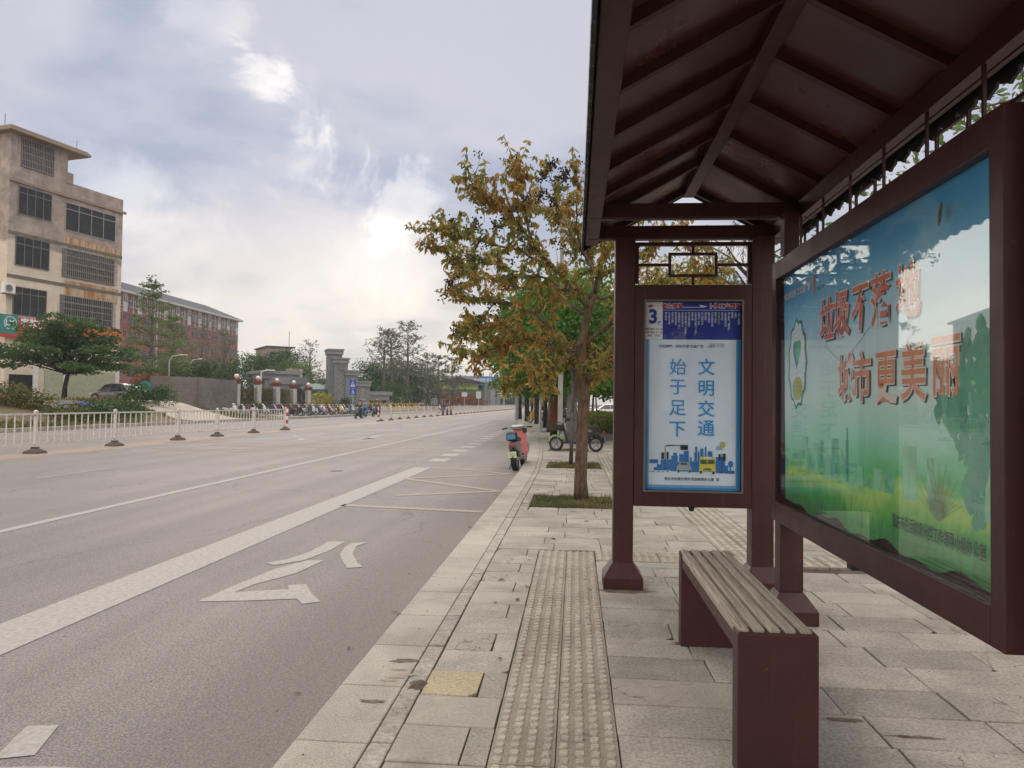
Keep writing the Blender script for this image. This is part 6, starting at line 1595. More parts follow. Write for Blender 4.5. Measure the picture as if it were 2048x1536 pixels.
# weeds on the bank
g_ = MB(); q8 = random.Random(77)
PW, AW = [], []
for _ in range(15000):
    y = q8.uniform(26, 62); x = FK(y)-.5-q8.random()**1.2*9
    if math.sin(x*.9+y*.35)+math.sin(y*.8-x*.5)+q8.gauss(0, .5) < .2: continue
    if 46.5 < y-(.22/.55)*(FK(y)-x) < 53.5: continue
    PW.append((x, y, hgt(x, y)-.02)); AW.append((q8.gauss(0, .7), q8.gauss(0, .7), 1))
wd = thing('bank_weeds', (-28, 45, 0), None, None); tag(leaf_mesh('bank_weeds', PW, AW, .26, .3, 'weeds', wd, flat=True), 'weeds and dry grass covering the bank across the road', 'weeds', kind='stuff')
ch = [c for c in bpy.data.objects if c.parent == wd][0]; ch.parent = None; ch.location = wd.location; bpy.data.objects.remove(wd)
# fallen leaves on the pavement and along the kerb
mb = MB(); q9 = random.Random(31)
mat('litter_leaf', (.20, .12, .05), .8, 30, .3, isl=.4)
for i in range(46):
    y = 2.2+q9.random()**1.0*15; x = q9.choice((q9.uniform(-1.5, -1.2), q9.uniform(-.7, 1.4), q9.uniform(-.65, .6))); z = RZ+.006 if x < -1.19 else .004; 
    if .3 < x and y < 7: x = q9.uniform(-.7, .3)
    s_ = q9.uniform(.02, .045); a = q9.uniform(0, 6.28); c, s = math.cos(a), math.sin(a)
    L6 = [(0, -1), (.28, -.4), (.30, .2), (0, 1), (-.30, .2), (-.28, -.4)]
    vs = [(x+(u_*c-v_*s)*s_, y+(u_*s+v_*c)*s_, z+abs(u_)*s_*.5+q9.uniform(0, .004)) for u_, v_ in L6]; mb.add(vs, [(0, 1, 2, 3), (0, 3, 4, 5)])
tag(mb.build('fallen_leaves', 'litter_leaf'), 'small dry brown leaves fallen on the slabs and by the kerb', 'leaves', kind='stuff')
# ================================================================== BUILDINGS
def facade(px0, Y0_, px1, Y1_):
    """origin at the near end, unit vector along the wall; local x runs along it, local -y faces the road"""
    a = A(px0, 800, Y0_); b = A(px1, 800, Y1_); a.z = b.z = 0; d = (b-a); L_ = d.length; d.normalize()
    return a, math.atan2(d.y, d.x), L_, d
class Fac:
    def __init__(s, px0, Y0_, px1, Y1_, z0):
        s.o, s.rz, s.L, s.d = facade(px0, Y0_, px1, Y1_); s.z0 = z0; s.n = Vector((s.d.y, -s.d.x, 0))
    def q(s, px, py, off=0):       # photo point -> (along, height) on the wall plane
        r = ray(px, py); o = s.o+s.n*off; t = o.dot(s.n)/r.dot(s.n); p = r*t; return ((p-o).dot(s.d), CH+p.z*1.0-s.z0)
mat('render_cream', (.52, .425, .31), .85, .55, .12, bump=.006, bscale=6, col2=(.42, .33, .24)); mat('cement_grey', (.25, .215, .185), .9, .7, .3, bump=.01, bscale=5, col2=(.33, .24, .17)); mat('band_grey', (.19, .17, .14), .9, 2, .2)
mat('brick_wall_grey', (.24, .22, .20), .9, 2, .25, bump=.01); mat('window_dark', (.028, .032, .036), .12, 1.2, .3, spec=.35); mat('alu_bar', (.36, .35, .34), .4, 8, .2); mat('alu_dark', (.19, .19, .18), .5, 8, .2); mat('curtain', (.10, .075, .06), .8, 3, .3)
def rust():
    m = bpy.data.materials.new('render_rusty'); m.use_nodes = True; MATS['render_rusty'] = m; t = m.node_tree; b = t.nodes['Principled BSDF']; c = N(t, 'ShaderNodeTexCoord').outputs['Object']
    mp = N(t, 'ShaderNodeMapping'); L(t, c, mp.inputs[0]); mp.inputs['Scale'].default_value = (2.2, 2, .35); f = SMOOTH(t, NOISE(t, mp.outputs[0], 1.0, 6, .65, .5), .40, .62)
    L(t, MIX(t, f, (.50, .40, .285), (.36, .17, .06)), b.inputs['Base Color']); b.inputs['Roughness'].default_value = .9
rust()
def house_mat():
    m = bpy.data.materials.new('house_wall'); m.use_nodes = True; MATS['house_wall'] = m; t = m.node_tree; b = t.nodes['Principled BSDF']; c = N(t, 'ShaderNodeTexCoord').outputs['Object']
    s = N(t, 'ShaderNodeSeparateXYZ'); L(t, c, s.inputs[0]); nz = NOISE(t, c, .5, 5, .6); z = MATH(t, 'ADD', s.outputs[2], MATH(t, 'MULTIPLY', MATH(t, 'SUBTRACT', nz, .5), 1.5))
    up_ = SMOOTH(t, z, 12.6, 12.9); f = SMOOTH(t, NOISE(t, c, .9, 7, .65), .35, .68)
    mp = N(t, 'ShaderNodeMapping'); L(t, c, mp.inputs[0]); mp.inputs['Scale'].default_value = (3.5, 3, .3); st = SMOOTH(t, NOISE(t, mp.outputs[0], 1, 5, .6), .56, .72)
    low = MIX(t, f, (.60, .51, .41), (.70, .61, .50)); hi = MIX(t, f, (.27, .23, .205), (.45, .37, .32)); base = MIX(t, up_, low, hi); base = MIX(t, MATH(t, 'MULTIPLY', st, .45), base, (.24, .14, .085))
    L(t, base, b.inputs['Base Color']); b.inputs['Roughness'].default_value = .9
    bn = N(t, 'ShaderNodeBump'); bn.inputs['Distance'].default_value = .02; L(t, NOISE(t, c, 3, 6, .7), bn.inputs['Height']); L(t, bn.outputs[0], b.inputs['Normal'])
house_mat()
# ---- the tall old house on the left
Z0 = hgt(-39, 57)
fa = Fac(6, 54.0, 236, 64.5, Z0)
hs = thing('old_house', (fa.o.x, fa.o.y, Z0), 'tall stained cream house with barred windows and shops below, at the left edge', 'house', rz=fa.rz, rel=True)
u = lambda px, py: fa.q(px, py)
def zz_(px, py): return fa.q(px, py)[1]
sR = fa.L; s_step = u(136, 330)[0]                       # the taller part ends here
zt = zz_(10, 250); zl = u(238, 400)[1]; zl0 = u(137, 362)[1]
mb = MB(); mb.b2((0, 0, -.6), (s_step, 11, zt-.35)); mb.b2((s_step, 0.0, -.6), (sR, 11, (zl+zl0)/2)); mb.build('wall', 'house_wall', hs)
mb = MB(); mb.b2((-.6, -.75, zt-.35), (s_step+1.6, 11.4, zt-.12)); mb.b2((-.45, -.6, zt-.12), (s_step+1.45, 11.2, zt+.05)); mb.build('roof_slab', 'cement_grey', hs)
mb = MB()
for px in (12, 157): s_ = u(px, 300)[0]; mb.cyl((s_, .2, zt), (s_, .2, zt+1.0), .03, n=5)
mb.build('lightning_rod', 'alu_dark', hs)
mb = MB(); mb.b2((s_step-.1, -.06, zl-.0), (s_step+.5, 1.2, zl+.95)); mb.build('parapet_stub', 'cement_grey', hs)
zb_ = zz_(100, 380); zband = [zz_(5, 344)]
mb = MB(); z_ = (u(5, 346)[1]+u(237, 429)[1])/2; mb.b2((-.12, -.16, z_-.12), (sR+.25, .0, z_+.10)); mb.build('cornice', 'cement_grey', hs)
for (pa, pb) in (((5, 453), (229, 518)), ((5, 543), (229, 592))):
    z_ = (u(*pa)[1]+u(*pb)[1])/2; mb = MB(); mb.b2((-.02, -.035, z_-.14), (sR+.02, -.004, z_+.14)); mb.build('string_course', 'band_grey', hs)
def win(p00, p11, kind, cols_=4, rows_=(.32,), bars=0, cage=0.0):
    """p00 top left, p11 bottom right photo points of the opening"""
    s0, z1 = u(*p00); s1, _ = u(p11[0], p00[1]); _, z0 = u(*p11)
    z1 = u(p00[0], p00[1])[1]
    mb = MB(); mb.b2((s0, -.012, z0), (s1, .18, z1)); w = mb.build('window', 'window_dark' if kind != 'dark' else 'curtain', hs)
    mb = MB(); fw = .06; ya_, yb2 = -.07, -.014
    mb.b2((s0-fw, ya_, z0-fw), (s0, yb2, z1+fw)); mb.b2((s1, ya_, z0-fw), (s1+fw, yb2, z1+fw)); mb.b2((s0, ya_, z0-fw), (s1, yb2, z0)); mb.b2((s0, ya_, z1), (s1, yb2, z1+fw))
    for k in range(1, cols_): x = s0+(s1-s0)*k/cols_; mb.b2((x-.025, ya_+.01, z0), (x+.025, yb2-.003, z1))
    for f in rows_: z = z1-(z1-z0)*f; mb.b2((s0, ya_+.004, z-.03), (s1, yb2-.006, z+.03))
    mb.build('window_frame', 'alu_bar' if kind == 'bright' else 'alu_dark', w)
    if bars:
        mb = MB(); yo = -.10-cage; k0 = 0
        for k in range(bars+1): x = s0+(s1-s0)*k/bars; mb.b2((x-.014, yo, z0-.05), (x+.014, yo+.02, z1+.05))
        for k in range(5): z = z0+(z1-z0)*k/4; mb.b2((s0-.03, yo-.012, z-.018), (s1+.03, yo-.002, z+.018))
        if cage:
            for x in (s0-.02, s1+.02):
                for k in range(4): yy = yo+(cage+.03)*k/3.5; mb.b2((x-.012, yy, z0-.05), (x+.012, yy+.02, z1+.05))
                for k in range(5): z = z0+(z1-z0)*k/4; mb.b2((x-.014, yo, z-.015), (x+.014, -.02, z+.015))
        mb.build('window_bars', 'alu_bar', w)
    return w
win((44, 276), (108, 352), 'dark', 3, (.0,), 19)
win((38, 372), (103, 443), 'n', 4, (.22,)); win((32, 472), (98, 541), 'n', 4, (.25,)); win((27, 573), (92, 636), 'n', 4, (.22,))
win((132, 405), (231, 484), 'bright', 4, (.22,)); win((126, 497), (228, 571), 'dark', 3, (.5,), 26, .35); win((121, 590), (224, 656), 'n', 5, (.25,), 24, .35)
mb = MB(); s0, z1 = u(128, 574)[0], u(128, 574)[1]; mb.b2((s0, -.008, u(126, 592)[1]+.0), (sR-.3, -.001, u(128, 560)[1])); mb.build('rust_stain', 'render_rusty', hs)
mb = MB(); mb.b2((u(130, 492)[0], -.008, u(130, 497)[1]+.05), (sR-.25, -.001, u(134, 474)[1])); mb.build('stained_render', 'render_rusty', hs)
mb = MB(); sA, zA = u(10, 577); mb.b2((sA-.45, -.55, zA-.38), (sA+.45, -.20, zA+.38)); ac = mb.build('air_conditioner', 'white', hs, bevel=.02)
mb = MB(); mb.cyl((sA-.08, -.552, zA), (sA-.08, -.575, zA), .28, n=20); mb.build('fan_grille', 'alu_dark', ac)
mb = MB(); mb.b2((sA-.5, -.6, zA-.46), (sA+.6, -.02, zA-.41)); mb.bar((sA+.3, -.55, zA-.44), (sA+.3, -.05, zA-.8), .03, .03); mb.build('bracket', 'cement_grey', hs)
# shop signs, shutters, doorway
zs0, zs1 = u(20, 668)[1], u(20, 630)[1]
sB = u(31, 650)[0]
mat('sign_teal', (.05, .25, .22), .5, 4, .1); mat('sign_red', (.52, .06, .03), .5, 4, .1); mat('sign_orange', (.62, .16, .03), .5, 4, .1); mat('shutter_green', (.44, .47, .33), .6, 3, .1)
mb = MB(); mb.b2((-1.2, -.32, zs0), (sB, -.02, zs1)); sg1 = mb.build('shop_sign', 'sign_teal', hs)
mb = MB(); mb.b2((sB+.01, -.30, zs0+.05), (s_step*.9, -.02, zs1-.12)); sg2 = mb.build('shop_sign', 'sign_red', hs)
mb = MB(); mb.b2((s_step*.9+.01, -.30, zs0+.05), (sR-.1, -.02, zs1-.12)); sg3 = mb.build('shop_sign', 'sign_orange', hs)
mb = MB(); mb.b2((-1.2, -.34, zs0-.28), (s_step, -.02, zs0-.01)); mb.build('sign_strip', 'sign_red', hs)
def htext(s_, px, py, size, m, **k): s0, z0 = u(px, py); return text(s_, size, m, hs, (s0, -.325, z0), (1, 0, 0), (0, 0, 1), **k)
htext('LX', 14, 646, .62, 'print_white', off=.01)
mb = MB(); s0, z0 = u(15, 646)
for k in range(28): a, b = 2*math.pi*k/28, 2*math.pi*(k+1)/28; mb.quad([(s0+math.cos(a)*.52, -.324, z0+math.sin(a)*.52), (s0+math.cos(b)*.52, -.324, z0+math.sin(b)*.52), (s0+math.cos(b)*.47, -.324, z0+math.sin(b)*.47), (s0+math.cos(a)*.47, -.324, z0+math.sin(a)*.47)])
mb.build('logo_ring', 'print_white', hs)
htext('家装建材', 70, 650, .75, 'print_white', off=.02); 
zsh = u(60, 740)[1]
mb = MB(); mb.b2((.4, -.05, -.3), (u(64, 760)[0], -.02, zsh-.4)); mb.build('doorway', 'black', hs)
mb = MB()
s0_, s1_ = u(88, 760)[0], s_step*1.0; n_ = 34; zt_ = zsh+.1
for k in range(n_): z = -.3+(zt_+.3)*k/n_; mb.b2((s0_, -.06, z), (s1_, -.035, z+(zt_+.3)/n_*.8)); mb.b2((s0_, -.05, z), (s1_, -.03, z+(zt_+.3)/n_))
mb.build('roller_shutter', 'shutter_green', hs)
mb = MB()
for k in range(n_): z = -.3+(zt_+.3)*k/n_; mb.b2((s1_+.5, -.06, z), (sR-.5, -.035, z+(zt_+.3)/n_*.8)); mb.b2((s1_+.5, -.05, z), (sR-.5, -.03, z+(zt_+.3)/n_))
mb.build('roller_shutter', 'shutter_green', hs)
mb = MB()
for s_ in (u(68, 760)[0]+.05, s1_+.25, sR-.25): mb.b2((s_-.2, -.14, -.5), (s_+.2, -.0, zt_+.4))
mb.build('shop_pier', 'white_paint', hs)
# ---- red dormitory
Z1 = 2.0
fb = Fac(150, 131.0, 473, 200.0, Z1)
dm = thing('dormitory', (fb.o.x, fb.o.y, Z1), 'long red brick dormitory block with a grey roof behind the old house', 'dormitory', rz=fb.rz, rel=True)
def brickm(name, c1, c2, mo, bw, rh, ms=.012, sc_=1.0, bump=.01):
    m = bpy.data.materials.new(name); m.use_nodes = True; MATS[name] = m; t = m.node_tree; b = t.nodes['Principled BSDF']; c = N(t, 'ShaderNodeTexCoord').outputs['Object']
    s = N(t, 'ShaderNodeSeparateXYZ'); L(t, c, s.inputs[0]); cm = N(t, 'ShaderNodeCombineXYZ'); L(t, MATH(t, 'ADD', s.outputs[0], s.outputs[1]), cm.inputs[0]); L(t, s.outputs[2], cm.inputs[1])
    br = N(t, 'ShaderNodeTexBrick'); L(t, cm.outputs[0], br.inputs['Vector']); br.inputs['Scale'].default_value = sc_; br.inputs['Brick Width'].default_value = bw; br.inputs['Row Height'].default_value = rh; br.inputs['Mortar Size'].default_value = ms
    for k, v in (('Color1', c1), ('Color2', c2), ('Mortar', mo)): br.inputs[k].default_value = (*v, 1)
    base = MIX(t, SMOOTH(t, NOISE(t, c, .35, 6, .65), .35, .7), br.outputs[0], MIX(t, 1.0, br.outputs[0], (.72, .70, .68), 'MULTIPLY'))
    L(t, base, b.inputs['Base Color']); b.inputs['Roughness'].default_value = .88
    bn = N(t, 'ShaderNodeBump'); bn.inputs['Distance'].default_value = bump; bn.invert = True; L(t, br.outputs['Fac'], bn.inputs['Height']); L(t, bn.outputs[0], b.inputs['Normal'])
brickm('brick_red', (.34, .13, .105), (.29, .105, .09), (.34, .20, .17), .5, .16)
brickm('block_grey', (.24, .215, .19), (.18, .165, .15), (.13, .12, .11), .40, .20, .015)
ze = (fb.q(232, 572)[1]+fb.q(473, 643)[1])/2; Lb = fb.L; fh = (ze)/6.0
D = 15.0
mb = MB(); mb.b2((0, 0, -2), (Lb, D, ze)); mb.build('wall', 'brick_red', dm)
mat('roof_slate', (.045, .05, .062), .85, 2, .15); mat('panel_white', (.56, .57, .57), .7, 2, .08)
mb = MB(); o_ = 1.0; rh = 3.6
mb.add([(-o_, -o_, ze), (Lb+o_, -o_, ze), (Lb+o_, D+o_, ze), (-o_, D+o_, ze), (-o_, D/2, ze+rh), (Lb-4.0, D/2, ze+rh)], [(0, 1, 5, 4), (1, 2, 5), (2, 3, 4, 5), (3, 0, 4), (0, 3, 2, 1)]); mb.build('roof', 'roof_slate', dm)
mb = MB(); mb.b2((-o_, -o_-.05, ze-.45), (Lb+o_+.05, -.0, ze-.02)); mb.b2((Lb+.003, -.0, ze-.45), (Lb+o_+.05, D, ze-.02)); mb.build('eave_trim', 'panel_white', dm)
nbay = 13; bw_ = Lb/nbay
wm = {}
def dw(x0, x1, z0, z1, m='window_dark', name='window', y0=-.03): mb = MB(); mb.b2((x0, y0, z0), (x1, .2, z1)); return mb.build(name, m, dm)
protoW = None; cnt = 0
allw = MB(); 
for f in range(6):
    z = ze-.5-(f+1)*fh+.0
    for b in range(nbay):
        x = b*bw_
        # two balcony windows and one lavatory pair in each bay
        if cnt < 98:
            for k, (a, w) in enumerate(((.10, .24), (.40, .24))):
                mb = MB(); mb.b2((x+bw_*a, -.02, z+fh*.25), (x+bw_*(a+w), .15, z+fh*.86)); w_ = mb.build('window', 'window_dark', dm); cnt += 1
                mb = MB(); xm = x+bw_*(a+w/2); mb.b2((xm-.05, -.06, z+fh*.25), (xm+.05, -.021, z+fh*.86)); mb.b2((x+bw_*a, -.055, z+fh*.62), (xm-.051, -.021, z+fh*.66)); mb.b2((x+bw_*a, -.35, z+fh*.25), (x+bw_*(a+w), -.021, z+fh*.28))
                mb.build('window_frame', 'panel_white' if f == 0 else 'alu_dark', w_)
        else:
            for k, (a, w) in enumerate(((.10, .24), (.40, .24))): allw.b2((x+bw_*a, -.02, z+fh*.25), (x+bw_*(a+w), .15, z+fh*.86))
        for a in (.74, .87): allw.b2((x+bw_*a, -.075 if f == 0 else -.02, z+fh*.52), (x+bw_*(a+.08), .15, z+fh*.86))
tag(allw.build('small_windows', 'window_dark', dm), kind='stuff')
for b in range(nbay):
    x = b*bw_; z = ze-.5-fh
    mb = MB(); mb.b2((x+bw_*.70, -.07, z-.15), (x+bw_*.985, -.0, ze-.46)); mb.build('white_panel', 'panel_white', dm)
    mb = MB(); mb.b2((x+bw_*.355, -.10, z-.5), (x+bw_*.39, -.0, ze-.46)); mb.build('white_pier', 'panel_white', dm)
mb = MB()
for k in range(1, 6): mb.b2((0, -.05, ze-.5-k*fh-.06), (Lb, -.0, ze-.5-k*fh+.06))
mb.build('floor_band', 'brick_red', dm)
mb = MB(); s_ = fb.q(311, 700)[0]; mb.cyl((s_, -.2, 0), (s_, -.2, ze-.5), .14, n=6); mb.build('drain_pipe', 'panel_white', dm)
# ---- grey building behind the trees
fc = Fac(533, 215, 580, 219, 2.0)
gb = thing('grey_building', (fc.o.x, fc.o.y, 2.0), 'grey flat roofed concrete building rising behind the large dark tree', 'building', rz=fc.rz, rel=True)
zt = fc.q(535, 692)[1]
mb = MB(); mb.b2((0, 0, -2), (fc.L, 17, zt-.3)); mb.build('wall', 'cement_grey', gb); mb = MB(); mb.b2((-.5, -.5, zt-.3), (fc.L+1.2, 17.5, zt+.1)); mb.build('roof_slab', 'roof_slate', gb)
for a, b in ((.08, .4), (.55, .9)):
    for z in (zt-3.3, zt-6.8): mb = MB(); mb.b2((fc.L*a, -.03, z), (fc.L*b, .2, z+1.7)); w_ = mb.build('window', 'window_dark', gb); mb = MB(); [mb.b2((fc.L*(a+(b-a)*k/4)-.05, -.07, z), (fc.L*(a+(b-a)*k/4)+.05, -.032, z+1.7)) for k in range(5)]; mb.build('window_frame', 'alu_bar', w_)
mb = MB(); mb.cyl((fc.L*.98, 2, zt), (fc.L*.98, 2, zt+5), .09, n=5); mb.build('antenna', 'alu_dark', gb)
mb = MB()
for y in (2.5, 6.5, 10.5): mb.b2((fc.L-.1, y, zt-3.4), (fc.L+.04, y+2, zt-1.8))
mb.build('side_windows', 'window_dark', gb)
# ---- block wall with its corner
def zY(px, py, Y): return A(px, py, Y).z
bl = thing('block_wall', (-33, 64, .5), 'grey concrete block boundary wall with a corner, right of the saloon car', 'wall')
pA = A(395.5, 800, 62); pB = A(472, 800, 74.0); pC = A(300, 800, 60.5); mb = MB()
zt = zY(395, 754, 62)
mb.bar(Vector((pA.x, pA.y, zt/2-.3)), Vector((pB.x, pB.y, zt/2-.3)), .22, zt+.6); mb.bar(Vector((pC.x, pC.y, zt/2-.3)), Vector((pA.x-.11, pA.y, zt/2-.3)), .22, zt+.597); mb.build('blockwork', 'block_grey', bl)
mat('net_teal', (.03, .16, .14), .9, 5, .3)
# ---- railings with red and white pillars and globe lamps
gfence = thing('pillar_fence', (-34, 80, .3), 'dark railings on a red brick footing between white pillars, behind the parked scooters', 'fence')
mat('globe', (.72, .66, .56), .3, coat=.3); mat('pillar_white', (.56, .55, .52), .8, 2, .12); mat('tile_red', (.22, .05, .04), .6, 8, .2); mat('iron_rail', (.05, .03, .028), .6)
PL = [(472, 74.3, 760), (515, 80.0, 763), (553, 85.5, 767), (587, 91.0, 771), (616, 96.0, 775)]
pv = None; pp_ = []
for i, (px, Y, pt) in enumerate(PL):
    b = A(px, 800, Y); zt = zY(px, pt, Y)
    t = thing('gate_pillar', (b.x, b.y, 0.2), f'white pillar with a red tiled cap, {ordn[i]} from the block wall', 'pillar', 'white pillars with red caps', rel=True); zt -= .2
    mb = MB(); mb.box((0, 0, (zt-.4)/2-.1), (.62, .62, zt-.2)); mb.build('shaft', 'pillar_white', t)
    mb = MB(); mb.box((0, 0, zt-.22), (.78, .78, .16)); mb.box((0, 0, zt-.06), (.92, .92, .16)); mb.box((0, 0, zt+.07), (.66, .66, .10)); mb.build('cap', 'tile_red', t)
    mb = MB(); mb.ball((0, 0, zt+.40), .25, 14); mb.cyl((0, 0, zt+.1), (0, 0, zt+.2), .1, n=8); mb.build('globe_lamp', 'globe', t, smooth=True)
    pp_.append(Vector((b.x, b.y, 0)))
for a, b in zip(pp_[:-1], pp_[1:]):
    d = (b-a).normalized(); l = (b-a).length
    mb = MB(); mb.bar(a+d*.32+Vector((0, 0, .45)), b-d*.32+Vector((0, 0, .45)), .35, 1.0); mb.build('footing', 'tile_red', gfence)
    mb = MB()
    for z in (1.2, 2.6): mb.bar(a+d*.32+Vector((0, 0, z)), b-d*.32+Vector((0, 0, z)), .06, .06)
    n_ = int(l/.32)
    for k in range(1, n_): p = a+d*(l*k/n_); mb.bar(p+Vector((0, 0, .95)), p+Vector((0, 0, 2.85 if k % 8 else 3.0)), .04, .04)
    mb.build('railing_panel', 'iron_rail', gfence)
mb = MB(); a = Vector((pA.x-.4, pA.y-1, 0))
brf = thing('brick_footing', (-31.5, 68, .3), 'low red brick footing in front of the block wall and railings', 'low wall')
mb.bar(Vector((pA.x+2.6, 66.5, .55)), Vector((pp_[0].x+.8, pp_[0].y, .55)), .3, .9); mb.bar(Vector((pp_[0].x+.8, pp_[0].y, .5)), Vector((pp_[-1].x+.7, pp_[-1].y, .5)), .3, .9); mb.build('brickwork', 'tile_red', brf)
# hedge behind the railings (yellow green)
for i in range(3):
    a, b = pp_[i], pp_[i+1]; q = random.Random(500+i); t = thing('clipped_hedge', ((a.x+b.x)/2-.9, (a.y+b.y)/2, .2), f'clipped hedge with yellowish top behind the railings, {ordn[i]} bay from the block wall', 'hedge', 'hedge bays behind the railings'); P_, AX = [], []
    for _ in range(1500): f = q.random(); p = a.lerp(b, f); P_.append((p.x-.9+q.gauss(0, .3), p.y, .4+2.3*q.random()**.6)); AX.append((q.gauss(0, 1), q.gauss(0, 1), q.gauss(.3, 1)))
    leaf_mesh('foliage', P_, AX, .22, .5, 'leaf_hedge', t, seed=i, flat=True)
# ---- gatehouse
mat('tower_grey', (.185, .20, .225), .75, 1.2, .10, bump=.004); mat('tower_trim', (.225, .235, .25), .75, 2, .1); mat('tower_pattern', (.34, .33, .28), .8); mat('stone_tan', (.36, .29, .20), .85, 2, .25)
fg = Fac(520, 100, 588, 103, .3)
gh = thing('gatehouse', (fg.o.x, fg.o.y, .3), 'grey gatehouse with a heavy flat roof edge behind the railings', 'gatehouse', rz=fg.rz, rel=True)
zr = fg.q(520, 741)[1]; zr2 = fg.q(524, 757)[1]
mb = MB(); mb.b2((0.2, 0, -1), (fg.L, 8, zr2)); mb.build('wall', 'tower_grey', gh)
mb = MB(); mb.b2((-.3, -.8, zr2), (fg.L+.4, 8.4, zr-.45)); mb.b2((-.6, -1.1, zr-.45), (fg.L+.7, 8.6, zr)); mb.build('roof_edge', 'tower_trim', gh)
for s_ in (0.1, .32, .62, .93): mb = MB(); mb.b2((fg.L*s_, -.5, -1), (fg.L*s_+.7, -.02, zr2-.02)); mb.build('pier', 'tower_trim', gh)
mb = MB(); mb.b2((fg.L*.42, -.04, .3), (fg.L*.60, .1, zr2-.4)); mb.b2((fg.L*.70, -.04, .8), (fg.L*.9, .1, zr2-.8)); mb.build('window', 'window_dark', gh)
mb = MB(); mb.tube([(-.25, -1.3, -.5), (-.25, -1.3, zr-.2), (.4, -1.3, zr+.0), (1.6, -1.3, zr)], .12, 6); mb.build('drain_pipe', 'panel_white', gh)
f2 = Fac(586, 104, 603, 105, .3); 
gt = thing('rough_pier', (f2.o.x, f2.o.y, .3), 'rough tan stone pier standing against the right end of the gatehouse', 'stone pier', rz=f2.rz, rel=True); zq = f2.q(590, 737)[1]
mb = MB(); mb.b2((0, 0, -1), (f2.L*.72, 2.5, zq)); mb.build('core', 'stone_tan', gt); mb = MB(); mb.b2((f2.L*.72+.002, -.1, -1), (f2.L, 2.6, zq-.05)); mb.build('edge_strip', 'pillar_white', gt)
f3 = Fac(578, 99, 618, 103, .3)
ga = thing('gate_wing', (f3.o.x, f3.o.y, .3), 'low grey flat roofed side wing in front of the tan pier', 'gate wing', rz=f3.rz, rel=True); zq = f3.q(600, 755)[1]
mb = MB(); mb.b2((0, 0, zq-1.0), (f3.L, 5, zq)); mb.build('roof_edge', 'tower_trim', ga); mb = MB()
for s_ in (0.05, .5, .93): mb.b2((f3.L*s_, .2, -1), (f3.L*s_+.35, 4.6, zq-1.0))
mb.build('pier', 'tower_grey', ga); mb = MB(); mb.b2((f3.L*.15, .5, -1), (f3.L*.48, .6, zq-1.2)); mb.build('gate_leaf', 'tile_red', ga)
# green canopy
f4 = Fac(603, 99, 664, 102, .3); gc_ = thing('green_canopy', (f4.o.x, f4.o.y, .3), 'dark green pitched canopy roof between the gatehouse and the gate tower', 'canopy', rz=f4.rz, rel=True); z4 = f4.q(630, 779)[1]; z5 = f4.q(630, 769)[1]
mat('canopy_green', (.03, .10, .085), .5, 3, .2)
mb = MB(); mb.add([(0, 0, z4), (f4.L, 0, z4), (f4.L, 7, z4), (0, 7, z4), (.6, 3.5, z5+.2), (f4.L-.6, 3.5, z5+.2)], [(0, 1, 5, 4), (1, 2, 5), (2, 3, 4, 5), (3, 0, 4), (0, 3, 2, 1)]); mb.b2((0, -.05, z4-.5), (f4.L, .05, z4+.03)); mb.build('roof', 'canopy_green', gc_)
mb = MB()
for s_ in (.03, .5, .97): mb.cyl((f4.L*s_, .3, -.5), (f4.L*s_, .3, z4), .09, n=6)
mb.build('support', 'alu_dark', gc_)
# ---- gate tower: stepped slabs
f5 = Fac(657.5, 100, 742, 102.5, .2)
tw = thing('gate_tower', (f5.o.x, f5.o.y, .2), 'stepped grey concrete gate tower with diamond reliefs and four stepped tops', 'gate tower', rz=f5.rz, rel=True)
def tq(px, py): return f5.q(px, py)
steps_ = [((657.8, 694), (688.5, 700), 1.8), ((667.5, 713), (699.5, 717), .9), ((690.5, 738), (719, 742), .45), ((712.5, 760), (741.5, 764), 0.0)]
for i, (a, b, dpt) in enumerate(steps_):
    s0, z1 = tq(*a); s1 = tq(b[0], a[1])[0]; z1 = (z1+tq(*b)[1])/2
    y0 = [.9, .6, .3, 0.0][i]
    mb = MB(); mb.b2((s0+.12, y0, -1), (s1-.12, y0+3.2+.4*i, z1-.75)); mb.build('slab', 'tower_grey', tw)
    mb = MB(); mb.b2((s0-.02, y0-.22, z1-.75), (s1+.02, y0+3.5+.4*i, z1-.22)); mb.b2((s0-.12, y0-.36, z1-.22), (s1+.12, y0+3.7+.4*i, z1)); mb.build('capping', 'tower_trim', tw)
def relief(px, pa, pb, y0):
    s_, za_ = tq(px, pa); zb_ = tq(px, pb)[1]; n_ = 5; h = (za_-zb_)/n_
    mb = MB()
    for k in range(n_):
        z = zb_+h*k; w = .42
        for s__ in (-1, 1): mb.bar((s_, y0-.04, z), (s_+s__*w, y0-.04, z+h/2), .06, .09, up=(0, 1, 0)); mb.bar((s_+s__*w, y0-.04, z+h/2), (s_, y0-.04, z+h), .06, .09, up=(0, 1, 0))
        mb.box((s_, y0-.03, z+h/2), (.10, .05, .2))
    mb.build('diamond_relief', 'tower_pattern', tw)
relief(683, 750, 800, .6); relief(724.5, 778, 800, 0); relief(703, 790, 806, .3)
mb = MB(); s_, z_ = tq(673, 722); z2 = tq(673, 738)[1]
for k in range(7): z = z_-(z_-z2)*k/6; mb.b2((s_+.25, .50, z-.08), (s_+1.3, .599, z+.08))
mb.build('louvres', 'alu_dark', tw)
mb = MB(); s_ = tq(666, 760)[0]; zt = tq(666, 718)[1]; z_ = 0.6
while z_ < zt-.4: mb.b2((s_-.22, .48, z_), (s_+.10, .6, z_+.20)); z_ += .34
mb.build('notched_edge', 'alu_dark', tw)
